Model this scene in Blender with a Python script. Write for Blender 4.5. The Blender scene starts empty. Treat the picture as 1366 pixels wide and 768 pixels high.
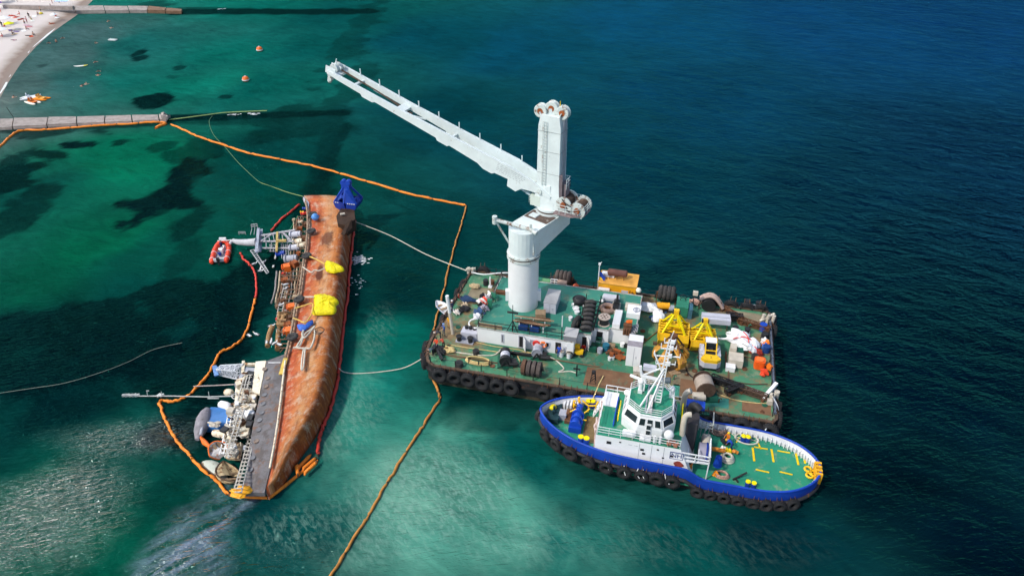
import bpy, bmesh, math, random
import numpy as np
from mathutils import Vector, Matrix
random.seed(7)
R = math.radians
sc = bpy.context.scene
COL = sc.collection

# ------------------------------------------------------------------ camera
CAM_H, PITCH, HFOV = 58.0, R(34), R(69)
cam_d = bpy.data.cameras.new('camera'); cam = bpy.data.objects.new('camera', cam_d)
COL.objects.link(cam)
cam.location = (0, 0, CAM_H); cam.rotation_euler = (R(90) - PITCH, 0, 0)
cam_d.angle = HFOV; cam_d.clip_end = 20000; cam_d.clip_start = 0.5
sc.camera = cam
# ------------------------------------------------------------------ light
GLINT_PATCH = 420.0
SUN_EL, SUN_AZ = R(47), R(-122)
w = bpy.data.worlds.new('World'); sc.world = w; w.use_nodes = True
nt = w.node_tree
bg = nt.nodes['Background']; bg.inputs[1].default_value = 0.15
sky = nt.nodes.new('ShaderNodeTexSky'); sky.sky_type = 'NISHITA'; sky.sun_disc = False
sky.sun_elevation = SUN_EL; sky.sun_rotation = SUN_AZ; sky.dust_density = 1.2; sky.air_density = 1.0; sky.ozone_density = 1.0
# added bright sky patch high ahead left, put in for the water glints
tcw = nt.nodes.new('ShaderNodeTexCoord'); nzw = nt.nodes.new('ShaderNodeTexNoise'); nzw.inputs['Scale'].default_value = 9; nzw.inputs['Detail'].default_value = 5
nt.links.new(tcw.outputs['Generated'], nzw.inputs['Vector'])
rpw = nt.nodes.new('ShaderNodeValToRGB'); rpw.color_ramp.elements[0].position = .3; rpw.color_ramp.elements[1].position = .62; nt.links.new(nzw.outputs['Fac'], rpw.inputs[0])
sxw = nt.nodes.new('ShaderNodeVectorMath'); sxw.operation = 'DOT_PRODUCT'; sxw.inputs[1].default_value = (-.51, .53, .677); nt.links.new(tcw.outputs['Generated'], sxw.inputs[0])
mrw = nt.nodes.new('ShaderNodeMapRange'); mrw.inputs['From Min'].default_value = .99; mrw.inputs['From Max'].default_value = .997; nt.links.new(sxw.outputs['Value'], mrw.inputs['Value'])
muw = nt.nodes.new('ShaderNodeMath'); muw.operation = 'MULTIPLY'; nt.links.new(rpw.outputs[0], muw.inputs[0]); nt.links.new(mrw.outputs[0], muw.inputs[1])
mxw = nt.nodes.new('ShaderNodeMixRGB'); nt.links.new(muw.outputs[0], mxw.inputs[0]); nt.links.new(sky.outputs[0], mxw.inputs[1]); mxw.inputs[2].default_value = (GLINT_PATCH, GLINT_PATCH, GLINT_PATCH, 1)
nt.links.new(mxw.outputs[0], bg.inputs[0])
sun_d = bpy.data.lights.new('sun', 'SUN'); sun_d.energy = 2.8; sun_d.angle = R(3.0); sun_d.color = (1.0, .95, .86)
sun = bpy.data.objects.new('sun', sun_d); COL.objects.link(sun)
sdir = Vector((math.sin(SUN_AZ) * math.cos(SUN_EL), math.cos(SUN_AZ) * math.cos(SUN_EL), math.sin(SUN_EL)))
sun.rotation_euler = sdir.to_track_quat('Z', 'Y').to_euler(); sun.location = (-150, -100, 180)
sc.view_settings.view_transform = 'Standard'; sc.view_settings.look = 'None'
sc.view_settings.exposure = 0.1; sc.view_settings.gamma = 1.0
sc.cycles.max_bounces = 5

# ------------------------------------------------------------------ survey helper: pixel of the 1366 px photo + height -> world point
FPX = 683 / math.tan(HFOV / 2)
def P(px, py, z=0.0):
    X = (px - 683) / FPX; Y = -(py - 384) / FPX
    d = Vector((X, math.cos(PITCH) + Y * math.sin(PITCH), -math.sin(PITCH) + Y * math.cos(PITCH)))
    t = (CAM_H - z) / -d.z
    return Vector((d.x * t, d.y * t, z))
def HT(base, py):
    Y = -(py - 384) / FPX
    return CAM_H + base[1] * (-math.sin(PITCH) + Y * math.cos(PITCH)) / (math.cos(PITCH) + Y * math.sin(PITCH))
def lin(c): return c / 12.92 if c <= .04045 else ((c + .055) / 1.055) ** 2.4
def S(h):
    h = h.lstrip('#'); return tuple(lin(int(h[i:i + 2], 16) / 255) for i in (0, 2, 4))

# ------------------------------------------------------------------ materials
MATS = {}
def M(name, c=None, rough=.55, metal=0., var=.3, scale=1.2, rust=0., rustc=(.17, .065, .025), rscale=None, bump=0., grime=0., grimec=(.06, .055, .045), emit=0):
    if name in MATS: return MATS[name]
    if isinstance(c, str): c = S(c)
    m = bpy.data.materials.new(name); m.use_nodes = True
    t = m.node_tree; b = t.nodes['Principled BSDF']; L = t.links.new
    tc = t.nodes.new('ShaderNodeTexCoord')
    n = t.nodes.new('ShaderNodeTexNoise'); n.inputs['Scale'].default_value = scale; n.inputs['Detail'].default_value = 6; n.inputs['Roughness'].default_value = .65
    L(tc.outputs['Object'], n.inputs['Vector'])
    r = t.nodes.new('ShaderNodeValToRGB'); r.color_ramp.elements[0].position = .3; r.color_ramp.elements[1].position = .72
    r.color_ramp.elements[0].color = tuple(x * (1 - var) for x in c) + (1,); r.color_ramp.elements[1].color = tuple(min(1, x * (1 + var * .5)) for x in c) + (1,)
    L(n.outputs['Fac'], r.inputs[0]); out = r.outputs[0]
    def layer(amount, colr, sc_, seed):
        nonlocal out
        mp = t.nodes.new('ShaderNodeMapping'); mp.inputs['Location'].default_value = (seed, seed * 1.7, seed * .4)
        L(tc.outputs['Object'], mp.inputs[0])
        q = t.nodes.new('ShaderNodeTexNoise'); q.inputs['Scale'].default_value = sc_; q.inputs['Detail'].default_value = 9; q.inputs['Roughness'].default_value = .7
        L(mp.outputs[0], q.inputs['Vector'])
        rr = t.nodes.new('ShaderNodeValToRGB'); th = .68 - .36 * amount
        rr.color_ramp.elements[0].position = th; rr.color_ramp.elements[1].position = min(1, th + .09)
        L(q.outputs['Fac'], rr.inputs[0])
        mx = t.nodes.new('ShaderNodeMixRGB'); L(rr.outputs[0], mx.inputs[0]); L(out, mx.inputs[1]); mx.inputs[2].default_value = colr + (1,)
        out = mx.outputs[0]
    if grime: layer(grime, grimec, scale * .8, 9.1)
    if rust: layer(rust, rustc, rscale or scale * 1.6, 3.3)
    L(out, b.inputs['Base Color'])
    b.inputs['Roughness'].default_value = rough; b.inputs['Metallic'].default_value = metal
    b.inputs['Specular IOR Level'].default_value = .35
    if bump:
        bp = t.nodes.new('ShaderNodeBump'); bp.inputs['Strength'].default_value = bump; bp.inputs['Distance'].default_value = .05
        L(n.outputs['Fac'], bp.inputs['Height']); L(bp.outputs[0], b.inputs['Normal'])
    if emit:
        b.inputs['Emission Color'].default_value = c + (1,); b.inputs['Emission Strength'].default_value = emit
    MATS[name] = m
    return m

# ------------------------------------------------------------------ mesh builder
def perp(d):
    d = d.normalized(); a = Vector((0, 0, 1)) if abs(d.z) < .9 else Vector((0, 1, 0))
    x = d.cross(a).normalized(); return x, d.cross(x).normalized()
class MB:
    def __init__(s): s.v = []; s.f = []; s.mi = []; s.sm = []; s.cur = 0; s.X = None
    def add(s, vs, fs, smooth=False):
        o = len(s.v)
        for p in vs:
            p = Vector(p); s.v.append(s.X @ p if s.X else p)
        for f in fs: s.f.append([i + o for i in f]); s.mi.append(s.cur); s.sm.append(smooth)
        return s
    def box(s, c, d, rz=0, rot=None, taper=1.0):
        x, y, z = d[0] / 2, d[1] / 2, d[2] / 2
        vs = [Vector((i * x * (taper if k > 0 else 1), j * y * (taper if k > 0 else 1), k * z)) for k in (-1, 1) for j in (-1, 1) for i in (-1, 1)]
        m = rot if rot is not None else Matrix.Rotation(rz, 3, 'Z')
        return s.add([m @ p + Vector(c) for p in vs], [(0, 2, 3, 1), (4, 5, 7, 6), (0, 1, 5, 4), (2, 6, 7, 3), (0, 4, 6, 2), (1, 3, 7, 5)])
    def bbox(s, x0, x1, y0, y1, z0, z1): return s.box(((x0 + x1) / 2, (y0 + y1) / 2, (z0 + z1) / 2), (x1 - x0, y1 - y0, z1 - z0))
    def bar(s, p, q, w, h=None, up=None):
        p, q = Vector(p), Vector(q); d = (q - p)
        if d.length < 1e-6: return s
        d.normalize(); u = Vector(up) if up is not None else (Vector((0, 0, 1)) if abs(d.z) < .95 else Vector((0, 1, 0)))
        x = d.cross(u).normalized(); y = x.cross(d).normalized(); h = h or w
        vs = [b + x * i * w / 2 + y * j * h / 2 for b in (p, q) for j in (-1, 1) for i in (-1, 1)]
        return s.add(vs, [(0, 1, 3, 2), (4, 6, 7, 5), (0, 4, 5, 1), (2, 3, 7, 6), (0, 2, 6, 4), (1, 5, 7, 3)])
    def cyl(s, p, q, r, r2=None, n=14, caps=True, smooth=True):
        p, q = Vector(p), Vector(q); r2 = r if r2 is None else r2; x, y = perp(q - p)
        vs = []
        for b, rr in ((p, r), (q, r2)):
            for i in range(n):
                a = 2 * math.pi * i / n; vs.append(b + x * rr * math.cos(a) + y * rr * math.sin(a))
        s.add(vs, [(i, (i + 1) % n, n + (i + 1) % n, n + i) for i in range(n)], smooth)
        if caps: s.add(vs, [tuple(reversed(range(n))), tuple(range(n, 2 * n))])
        return s
    def tube(s, pts, r, n=6):
        pts = [Vector(p) for p in pts]; k = len(pts); vs = []; px = None
        for i, p in enumerate(pts):
            d = (pts[min(i + 1, k - 1)] - pts[max(i - 1, 0)])
            if d.length < 1e-6: d = Vector((1, 0, 0))
            x, y = perp(d)
            if px is not None and abs(d.normalized().dot(px)) < .98:
                x = (px - d.normalized() * px.dot(d.normalized())).normalized(); y = d.normalized().cross(x)
            px = x; rr = r[i] if hasattr(r, '__len__') else r
            for j in range(n):
                a = 2 * math.pi * j / n; vs.append(p + x * rr * math.cos(a) + y * rr * math.sin(a))
        fs = [(i * n + j, i * n + (j + 1) % n, (i + 1) * n + (j + 1) % n, (i + 1) * n + j) for i in range(k - 1) for j in range(n)]
        s.add(vs, fs, True); s.add(vs, [tuple(reversed(range(n))), tuple(range((k - 1) * n, k * n))]); return s
    def tor(s, c, ax, Rr, r, n=22, k=9, flat=1.0):
        ax = Vector(ax).normalized(); x, y = perp(ax); c = Vector(c); vs = []
        for i in range(n):
            a = 2 * math.pi * i / n; o = x * math.cos(a) + y * math.sin(a)
            for j in range(k):
                b = 2 * math.pi * j / k; vs.append(c + o * (Rr + r * math.cos(b)) + ax * r * flat * math.sin(b))
        return s.add(vs, [(i * k + j, i * k + (j + 1) % k, ((i + 1) % n) * k + (j + 1) % k, ((i + 1) % n) * k + j) for i in range(n) for j in range(k)], True)
    def sph(s, c, r, n=12, k=7):
        r = (r, r, r) if not hasattr(r, '__len__') else r; vs = [(c[0], c[1], c[2] - r[2])]
        for i in range(1, k):
            t = math.pi * i / k
            for j in range(n):
                a = 2 * math.pi * j / n; vs.append((c[0] + r[0] * math.sin(t) * math.cos(a), c[1] + r[1] * math.sin(t) * math.sin(a), c[2] - r[2] * math.cos(t)))
        vs.append((c[0], c[1], c[2] + r[2])); L = len(vs) - 1
        fs = [(0, 1 + (j + 1) % n, 1 + j) for j in range(n)]
        for i in range(k - 2):
            o = 1 + i * n; fs += [(o + j, o + (j + 1) % n, o + n + (j + 1) % n, o + n + j) for j in range(n)]
        o = 1 + (k - 2) * n; fs += [(o + j, o + (j + 1) % n, L) for j in range(n)]
        return s.add(vs, fs, True)
    def prism(s, poly, z0, z1):
        n = len(poly); g = lambda z, p: z(p) if callable(z) else z
        vs = [(p[0], p[1], g(z0, p)) for p in poly] + [(p[0], p[1], g(z1, p)) for p in poly]
        return s.add(vs, [tuple(reversed(range(n))), tuple(range(n, 2 * n))] + [(i, (i + 1) % n, n + (i + 1) % n, n + i) for i in range(n)])
    def slab(s, poly, thick):   # poly of 3-D points extruded along normal
        poly = [Vector(p) for p in poly]; nrm = (poly[1] - poly[0]).cross(poly[2] - poly[1]).normalized() * thick; n = len(poly)
        return s.add(poly + [p + nrm for p in poly], [tuple(reversed(range(n))), tuple(range(n, 2 * n))] + [(i, (i + 1) % n, n + (i + 1) % n, n + i) for i in range(n)])
    def loft(s, rings, closed=True, caps=True, smooth=True):
        n = len(rings[0]); vs = [p for r_ in rings for p in r_]; m = n if closed else n - 1
        s.add(vs, [(i * n + j, i * n + (j + 1) % n, (i + 1) * n + (j + 1) % n, (i + 1) * n + j) for i in range(len(rings) - 1) for j in range(m)], smooth)
        if caps: s.add(vs, [tuple(reversed(range(n))), tuple(range((len(rings) - 1) * n, len(rings) * n))])
        return s
    def build(s, name, mat, parent=None, world=False, loc=None):
        me = bpy.data.meshes.new(name)
        vs = s.v
        if world and parent is not None:
            inv = parent.matrix_basis.inverted(); p = parent.parent
            while p is not None: inv = inv @ p.matrix_basis.inverted(); p = p.parent
            vs = [inv @ v for v in vs]
        if loc is not None: vs = [v - Vector(loc) for v in vs]
        me.from_pydata([tuple(v) for v in vs], [], s.f)
        bm = bmesh.new(); bm.from_mesh(me); bmesh.ops.recalc_face_normals(bm, faces=bm.faces); bm.to_mesh(me); bm.free()
        me.polygons.foreach_set('use_smooth', s.sm); me.polygons.foreach_set('material_index', s.mi)
        for m in (mat if isinstance(mat, (list, tuple)) else [mat]): me.materials.append(m)
        o = bpy.data.objects.new(name, me); COL.objects.link(o)
        if parent is not None: o.parent = parent
        if loc is not None: o.location = loc
        return o
def rail(mb, pts, h=1.0, levels=2, step=1.5, r=.025, closed=False):
    pts = [Vector(p) for p in pts]; segs = list(zip(pts, pts[1:])) + ([(pts[-1], pts[0])] if closed else [])
    for a, b in segs:
        n = max(1, round((b - a).length / step))
        for i in range(n + 1):
            q = a.lerp(b, i / n); mb.bar(q, q + Vector((0, 0, h)), r * 2)
        for l in range(levels):
            z = Vector((0, 0, h * (l + 1) / levels)); mb.bar(a + z, b + z, r * 2)
    return mb
def blob(mb, c, r, seed=0, n=18, k=11, amp=.25, flat=True):
    """crumpled heap"""
    rnd = random.Random(seed); ph = [(rnd.uniform(1, 4), rnd.uniform(1, 4), rnd.uniform(0, 6)) for _ in range(5)]
    m2 = MB(); m2.sph((0, 0, 0), 1, n, k); vs = []
    for v in m2.v:
        f = 1 + amp * sum(math.sin(a * v.x * 2 + b * v.y * 2 + c_ + v.z * a) for a, b, c_ in ph) / 2.2 + rnd.uniform(-.05, .05)
        vs.append((c[0] + v.x * r[0] * f, c[1] + v.y * r[1] * f, c[2] + (max(v.z, -.02) if flat else v.z) * r[2] * f))
    mb.add(vs, m2.f, False); return mb

# ------------------------------------------------------------------ scene objects
def tag(o, label, cat, group=None):
    o['label'] = label; o['category'] = cat
    if group: o['group'] = group
    return o
def T(name, label, cat, loc=(0, 0, 0), rz=0., group=None):
    o = bpy.data.objects.new(name, None); COL.objects.link(o); o.location = loc; o.rotation_euler = (0, 0, rz); o.empty_display_size = .3
    o.matrix_basis = Matrix.Translation(Vector(loc)) @ Matrix.Rotation(rz, 4, 'Z')
    return tag(o, label, cat, group)
def solo(mb, name, mat, label, cat, loc=(0, 0, 0), rz=0., group=None, world=False):
    if world: o = mb.build(name, mat, None, loc=loc)
    else:
        o = mb.build(name, mat); o.location = loc; o.rotation_euler = (0, 0, rz)
    return tag(o, label, cat, group)
def dup(o, loc, rz, label, group=None):
    r = o.copy(); COL.objects.link(r); r.location = loc; r.rotation_euler = (0, 0, rz); r['label'] = label
    if group: r['group'] = group
    for ch in list(o.children):
        c = ch.copy(); COL.objects.link(c); c.parent = r
        for g in list(ch.children):
            d = g.copy(); COL.objects.link(d); d.parent = c
    return r
def struct(o): o['kind'] = 'structure'; return o
def text_mesh(body, size, name, mat, parent, mtx, ext=.004):
    cu = bpy.data.curves.new(name, 'FONT'); cu.body = body; cu.size = size; cu.align_x = 'CENTER'; cu.align_y = 'CENTER'; cu.extrude = ext
    to = bpy.data.objects.new(name, cu); COL.objects.link(to)
    dg = bpy.context.evaluated_depsgraph_get(); me = bpy.data.meshes.new_from_object(to.evaluated_get(dg))
    bpy.data.objects.remove(to); me.materials.clear(); me.materials.append(mat)
    o = bpy.data.objects.new(name, me); COL.objects.link(o); o.parent = parent; o.matrix_local = mtx
    return o
ORD = ['first', 'second', 'third', 'fourth', 'fifth', 'sixth', 'seventh', 'eighth', 'ninth', 'tenth', 'eleventh', 'twelfth', 'thirteenth', 'fourteenth', 'fifteenth', 'sixteenth', 'seventeenth', 'eighteenth', 'nineteenth', 'twentieth', 'twenty-first', 'twenty-second', 'twenty-third', 'twenty-fourth']

# palette
white = M('white_paint', (.82, .82, .82), .45, var=.06, rust=.12, scale=.7, rscale=1.6)
cwhite = M('clean_white_paint', (.8, .8, .8), .4, var=.07, scale=.8, rust=.04, rustc=(.35, .25, .18), rscale=2.5)
craneP = M('crane_paint', (.7, .77, .76), .45, var=.12, rust=.14, rustc=(.32, .25, .19), scale=.5, rscale=2.2)
craneT = M('crane_worn_paint', (.6, .66, .63), .55, var=.12, rust=.42, scale=.8, rscale=1.8)
greyP = M('grey_paint', (.36, .37, .42), .5, var=.15)
lilac = M('pale_grey_steel', (.5, .5, .56), .5, var=.12, rust=.08)
dark = M('black_steel', (.022, .022, .024), .55, var=.4)
rubber = M('black_rubber', (.022, .022, .024), .8, var=.55, scale=2.5, grime=.2, grimec=(.075, .068, .062))
rubber2 = M('greyed_rubber', (.045, .043, .042), .85, var=.5, scale=2.5, grime=.35, grimec=(.11, .1, .09))
rustM = M('rusty_steel', (.15, .065, .03), .8, var=.5, scale=2.2, grime=.3)
rustO = M('orange_rust', (.33, .09, .025), .8, var=.5, scale=2.0, grime=.25, grimec=(.1, .04, .02))
brownM = M('brown_steel', (.1, .06, .04), .75, var=.45, scale=2)
wood = M('weathered_wood', (.36, .25, .15), .8, var=.4, scale=3)
yellowM = M('yellow_paint', (.84, .5, .015), .45, var=.18, scale=1.2, rust=.12)
yellowB = M('bright_yellow_paint', (.86, .7, .0), .45, var=.12)
amber = M('amber_paint', (.85, .38, .012), .5, var=.15, rust=.1)
orangeP = M('orange_paint', (.85, .17, .02), .5, var=.2)
redP = M('red_paint', (.7, .03, .02), .45, var=.2)
blueP = M('blue_paint', (.01, .06, .42), .45, var=.3, scale=.7, grime=.12, grimec=(.05, .09, .22), rust=.03)
blueD = M('deep_blue_paint', (.01, .04, .3), .45, var=.35)
greenP = M('green_paint', (.03, .2, .12), .5, var=.25, scale=.8)
greenD = M('dark_green_paint', (.01, .09, .055), .5, var=.4)
glassM = M('dark_window_glass', (.02, .03, .035), .08, var=.3)
ropeW = M('pale_rope', (.6, .56, .46), .85, var=.3, scale=4)
ropeY = M('yellow_rope', (.6, .45, .2), .85, var=.3, scale=4)
ropeG = M('green_rope', (.25, .34, .12), .85, var=.3, scale=4)
cream = M('stained_cream_paint', (.74, .66, .5), .6, var=.15, scale=.8, rust=.42, rustc=(.36, .17, .06), rscale=1.6)
beige = M('beige_paint', (.55, .49, .4), .6, var=.2, rust=.12)
tarpW = M('white_tarpaulin', (.8, .81, .82), .6, var=.18, scale=2.5, bump=.4)
skinM = M('skin', (.45, .24, .16), .6, var=.1)
# ------------------------------------------------------------------ the sea
def coords(lo, hi, step, far, grow=1.25):
    a = list(np.arange(lo, hi + step, step)); q = step
    while a[-1] < far: q *= grow; a.append(a[-1] + q)
    q = step; b = [lo]
    while b[-1] > (-far if lo < -50 else -300): q *= grow; b.append(b[-1] - q)
    return np.array(sorted(set(b + a)))
gx = coords(-190, 190, .75, 6000); gy = coords(18, 300, .75, 6000)
NX, NY = len(gx), len(gy)
XX, YY = np.meshgrid(gx, gy)
def fbm(x, y, seed, base, octs=4):
    rs = np.random.RandomState(seed); o = np.zeros_like(x); amp = 1.; tot = 0
    for k in range(octs):
        for _ in range(4):
            a = rs.uniform(0, 6.283); f = base * 2 ** k * rs.uniform(.7, 1.4)
            o += amp * np.sin((x * math.cos(a) + y * math.sin(a)) * f + rs.uniform(0, 6.283) + 1.3 * np.sin((x * math.sin(a) - y * math.cos(a)) * f * .6 + rs.uniform(0, 6.28)))
        tot += amp * 2; amp *= .58
    return o / tot
wx = XX + 6 * fbm(XX, YY, 1, .09); wy = YY + 6 * fbm(XX, YY, 2, .09)
# seabed / depth colour seen through the water, surveyed at places of the bay
ANCH = [(0, 140, '8a9a94'), (40, 110, '627f7c'), (70, 80, '5a807e'), (110, 45, '5b8180'), (130, 20, '3c8078'), (170, 0, '1f8f7d'), (300, 2, '11927e'), (30, 255, '0a5c52'), (130, 230, '048a64'), (170, 215, '058a66'), (150, 330, '058058'), (80, 370, '056448'), (230, 330, '055a4a'),
        (300, 70, '0b8676'), (100, 110, '3e7f7c'), (180, 100, '138475'), (250, 110, '0e8a74'), (350, 120, '087569'), (200, 60, '1f7d76'), (400, 60, '066a66'), (450, 20, '05605f'), (350, 10, '077e70'),
        (560, 50, '055567'), (700, 60, '06587a'), (900, 30, '075f92'), (1100, 30, '0a5c9c'), (1300, 30, '08488c'), (1340, 200, '011a40'), (1130, 250, '022848'), (900, 250, '033c54'), (950, 130, '044a76'), (600, 150, '044a58'), (800, 200, '044660'),
        (60, 480, '011e26'), (150, 440, '01242a'), (500, 400, '023a3e'), (300, 230, '04554e'), (380, 200, '044a48'), (350, 260, '045a50'), (550, 320, '034648'), (540, 430, '04504c'), (490, 450, '0a8a78'), (1200, 450, '011a30'), (1340, 420, '011226'), (1340, 310, '01102a'), (1250, 330, '01142c'), (1300, 720, '021a2c'), (1150, 600, '021c2a'), (1000, 735, '053c44'), (850, 720, '0b6660'), (700, 720, '2a8a7c'),
        (620, 580, '35b098'), (560, 650, '82cdb2'), (520, 735, '66bca4'), (620, 720, '52ab94'), (450, 600, '48b8a0'), (480, 540, '22a390'), (425, 720, '0a5f5a'), (600, 660, '6cc2a8'), (700, 620, '076a62'), (640, 520, '055a54'), (420, 640, '1a7a6c'),
        (300, 610, '034048'), (260, 450, '023436'), (120, 450, '012428'), (60, 400, '022e32'), (100, 540, '01242a'), (180, 620, '045a4c'), (60, 680, '06654e'), (220, 740, '056050'), (20, 560, '03423f'), (350, 700, '04484c'), (30, 450, '022a2c'), (200, 380, '03524a'), (120, 745, '076a52')]
num = np.zeros(XX.shape + (3,)); den = np.zeros(XX.shape)
for px, py, h in ANCH:
    p = P(px, py); s = .35 * math.hypot(p.x, p.y) + 1
    d2 = ((wx - p.x) ** 2 + (wy - p.y) ** 2) / (s * s) + .004
    wgt = 1 / d2 ** 1.7
    num += wgt[..., None] * np.array(S(h)); den += wgt
base = num / den[..., None]
# weed beds, rock and sunken breakwaters on the seabed, plus painted-in hull darkness: (px, py, half length px, half height px, turn, strength)
WEED_SHADE = [(232, 250, 30, 42, 0, 1), (215, 272, 44, 12, 0, 1), (250, 300, 22, 22, 0, .7), (262, 200, 34, 18, 0, .6), (206, 132, 21, 10, 0, 1), (188, 70, 9, 7, 0, .9), (190, 77, 14, 6, 0, .9), (302, 129, 11, 4, 0, .8), (238, 91, 10, 3, 0, .7), (229, 103, 8, 2, 0, .4),
        (100, 193, 26, 8, 0, 1), (62, 206, 24, 7, 0, .9), (20, 215, 24, 16, 0, .8), (15, 235, 34, 22, 0, .9), (60, 262, 20, 8, 0, .6), (20, 290, 34, 40, 0, .75), (160, 190, 11, 5, 0, .8), (222, 194, 18, 6, 0, .6), (56, 89, 8, 3, 0, .5),
        (70, 176, 70, 8, 0, .75), (400, 165, 70, 22, 0, .5), (440, 210, 12, 55, 0, .75), (418, 270, 18, 30, 0, .6), (465, 120, 26, 60, 0, .45), (210, 5, 22, 4, 0, .5), (478, 40, 20, 60, 0, .4),
        (130, 430, 90, 34, 0, .88), (240, 400, 64, 34, 0, .88), (40, 440, 70, 28, 0, .85), (180, 475, 140, 28, 0, .85), (60, 500, 90, 30, 0, .6), (250, 500, 60, 40, 0, .6), (240, 345, 26, 30, 0, .45), (60, 330, 30, 22, 0, .0), (330, 560, 60, 40, 0, .5), (250, 660, 50, 30, 0, .35), (305, 420, 54, 95, 0, .85), (590, 560, 20, 6, 0, .3),
        (500, 620, 26, 9, 0, -.0), (690, 550, 70, 28, 0, .5), (800, 632, 90, 20, 0, .35), (760, 690, 30, 20, 0, .3), (560, 520, 22, 12, 0, .25)]  # entries beside barge and tug paint in the dark hull reflection
wz = np.zeros(XX.shape); fine = fbm(XX, YY, 5, .55, 4); mid = fbm(XX, YY, 6, .2, 4)
for px, py, rx, ry, tr, st in WEED_SHADE:
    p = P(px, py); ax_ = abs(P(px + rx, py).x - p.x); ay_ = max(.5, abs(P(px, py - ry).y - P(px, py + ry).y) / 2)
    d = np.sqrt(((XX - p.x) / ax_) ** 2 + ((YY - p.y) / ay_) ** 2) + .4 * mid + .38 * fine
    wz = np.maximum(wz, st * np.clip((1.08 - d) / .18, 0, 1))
for a, b, wd, st in [((222, 158), (455, 151), 2.0, .95), ((225, 161), (400, 158), 2.6, .6), ((243, 16), (490, 15.5), 3.4, .97), ((240, 12), (330, 13), 2.0, .6), ((446, 150), (432, 215), 1.8, .6), ((432, 215), (412, 290), 2.6, .6), ((20, 174), (222, 164), 1.6, .75)]:
    A, B = P(*a), P(*b); ab = B - A; t = np.clip(((XX - A.x) * ab.x + (YY - A.y) * ab.y) / ab.xy.length_squared, 0, 1)
    d = np.hypot(XX - A.x - ab.x * t, YY - A.y - ab.y * t) / wd + .25 * fine
    wz = np.maximum(wz, st * np.clip((1.3 - d) / .5, 0, 1))
# pale submerged silt streaks
silt = np.zeros(XX.shape)
for px, py, rx, ry, st in [(545, 660, 90, 60, .5), (600, 590, 60, 40, .35), (440, 590, 40, 70, .3), (700, 730, 140, 60, .3), (520, 740, 100, 40, .3), (480, 500, 30, 50, .25)]:
    p = P(px, py); ax_ = abs(P(px + rx, py).x - p.x); ay_ = abs(P(px, py - ry).y - P(px, py + ry).y) / 2
    d = np.sqrt(((XX - p.x) / ax_) ** 2 + ((YY - p.y) / ay_) ** 2)
    silt = np.maximum(silt, st * np.clip(1.3 - d, 0, 1))
silt = .55 * silt * np.clip(.6 + 1.1 * fbm(XX * .8 + YY * .5, YY * .35 - XX * .25, 8, 1.3, 5), 0, 1.6)
slick = np.zeros(XX.shape)
for a, b, wd, st in [((345, 655), (190, 790), 34, 1.0), ((300, 650), (270, 770), 40, .55), ((255, 690), (200, 760), 30, .5)]:
    A, B = P(*a), P(*b); ab = B - A; t = np.clip(((XX - A.x) * ab.x + (YY - A.y) * ab.y) / ab.xy.length_squared, 0, 1)
    d = np.hypot(XX - A.x - ab.x * t, YY - A.y - ab.y * t) / (wd / 15.5)
    slick = np.maximum(slick, st * np.clip(1.25 - d - .5 * mid, 0, 1))
# zones with gloss raised so the added sky patch glints in them
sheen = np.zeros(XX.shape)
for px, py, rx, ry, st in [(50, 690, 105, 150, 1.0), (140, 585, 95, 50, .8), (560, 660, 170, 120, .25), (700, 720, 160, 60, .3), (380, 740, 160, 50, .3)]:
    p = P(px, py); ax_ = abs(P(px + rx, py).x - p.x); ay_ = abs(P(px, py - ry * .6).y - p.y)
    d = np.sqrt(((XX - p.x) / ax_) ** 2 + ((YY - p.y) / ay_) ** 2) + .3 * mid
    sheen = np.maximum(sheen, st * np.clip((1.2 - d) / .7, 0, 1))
streak_mask = np.zeros(XX.shape)  # where pale sky-reflection streaks are painted into the water colour
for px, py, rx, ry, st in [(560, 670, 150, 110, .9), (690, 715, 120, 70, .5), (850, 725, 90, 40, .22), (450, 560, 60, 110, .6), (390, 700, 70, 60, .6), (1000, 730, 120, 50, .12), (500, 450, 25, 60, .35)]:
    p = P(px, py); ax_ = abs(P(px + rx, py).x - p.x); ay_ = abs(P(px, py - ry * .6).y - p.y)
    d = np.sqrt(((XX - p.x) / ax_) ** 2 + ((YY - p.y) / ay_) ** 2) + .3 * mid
    streak_mask = np.maximum(streak_mask, st * np.clip((1.2 - d) / .7, 0, 1))
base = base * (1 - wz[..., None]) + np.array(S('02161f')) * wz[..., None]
right = np.clip((XX + 10) / 90, 0, 1) * np.clip((YY - 40) / 60, 0, 1)
base = base * (.42 - .17 * right)[..., None] * (1 + .16 * mid + .08 * fine)[..., None]
base = base * (1 - silt[..., None]) + np.array(S('79ad97')) * silt[..., None]
shore = np.clip((XX * -.9 - 35) / 50, 0, 1)
verts = np.stack([XX, YY, np.zeros_like(XX)], -1).reshape(-1, 3)
me = bpy.data.meshes.new('sea_water')
idx = np.arange(NX * NY).reshape(NY, NX)
quads = np.stack([idx[:-1, :-1], idx[:-1, 1:], idx[1:, 1:], idx[1:, :-1]], -1).reshape(-1, 4)
me.vertices.add(len(verts)); me.vertices.foreach_set('co', verts.ravel().astype(np.float32))
me.loops.add(quads.size); me.loops.foreach_set('vertex_index', quads.ravel().astype(np.int32))
me.polygons.add(len(quads)); me.polygons.foreach_set('loop_start', np.arange(0, quads.size, 4, dtype=np.int32)); me.polygons.foreach_set('loop_total', np.full(len(quads), 4, dtype=np.int32))
me.update(); me.validate()
ca = me.attributes.new('seabed', 'FLOAT_COLOR', 'POINT'); ca.data.foreach_set('color', np.concatenate([np.clip(base, 0, 1).reshape(-1, 3), np.ones((NX * NY, 1))], 1).ravel().astype(np.float32))
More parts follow.
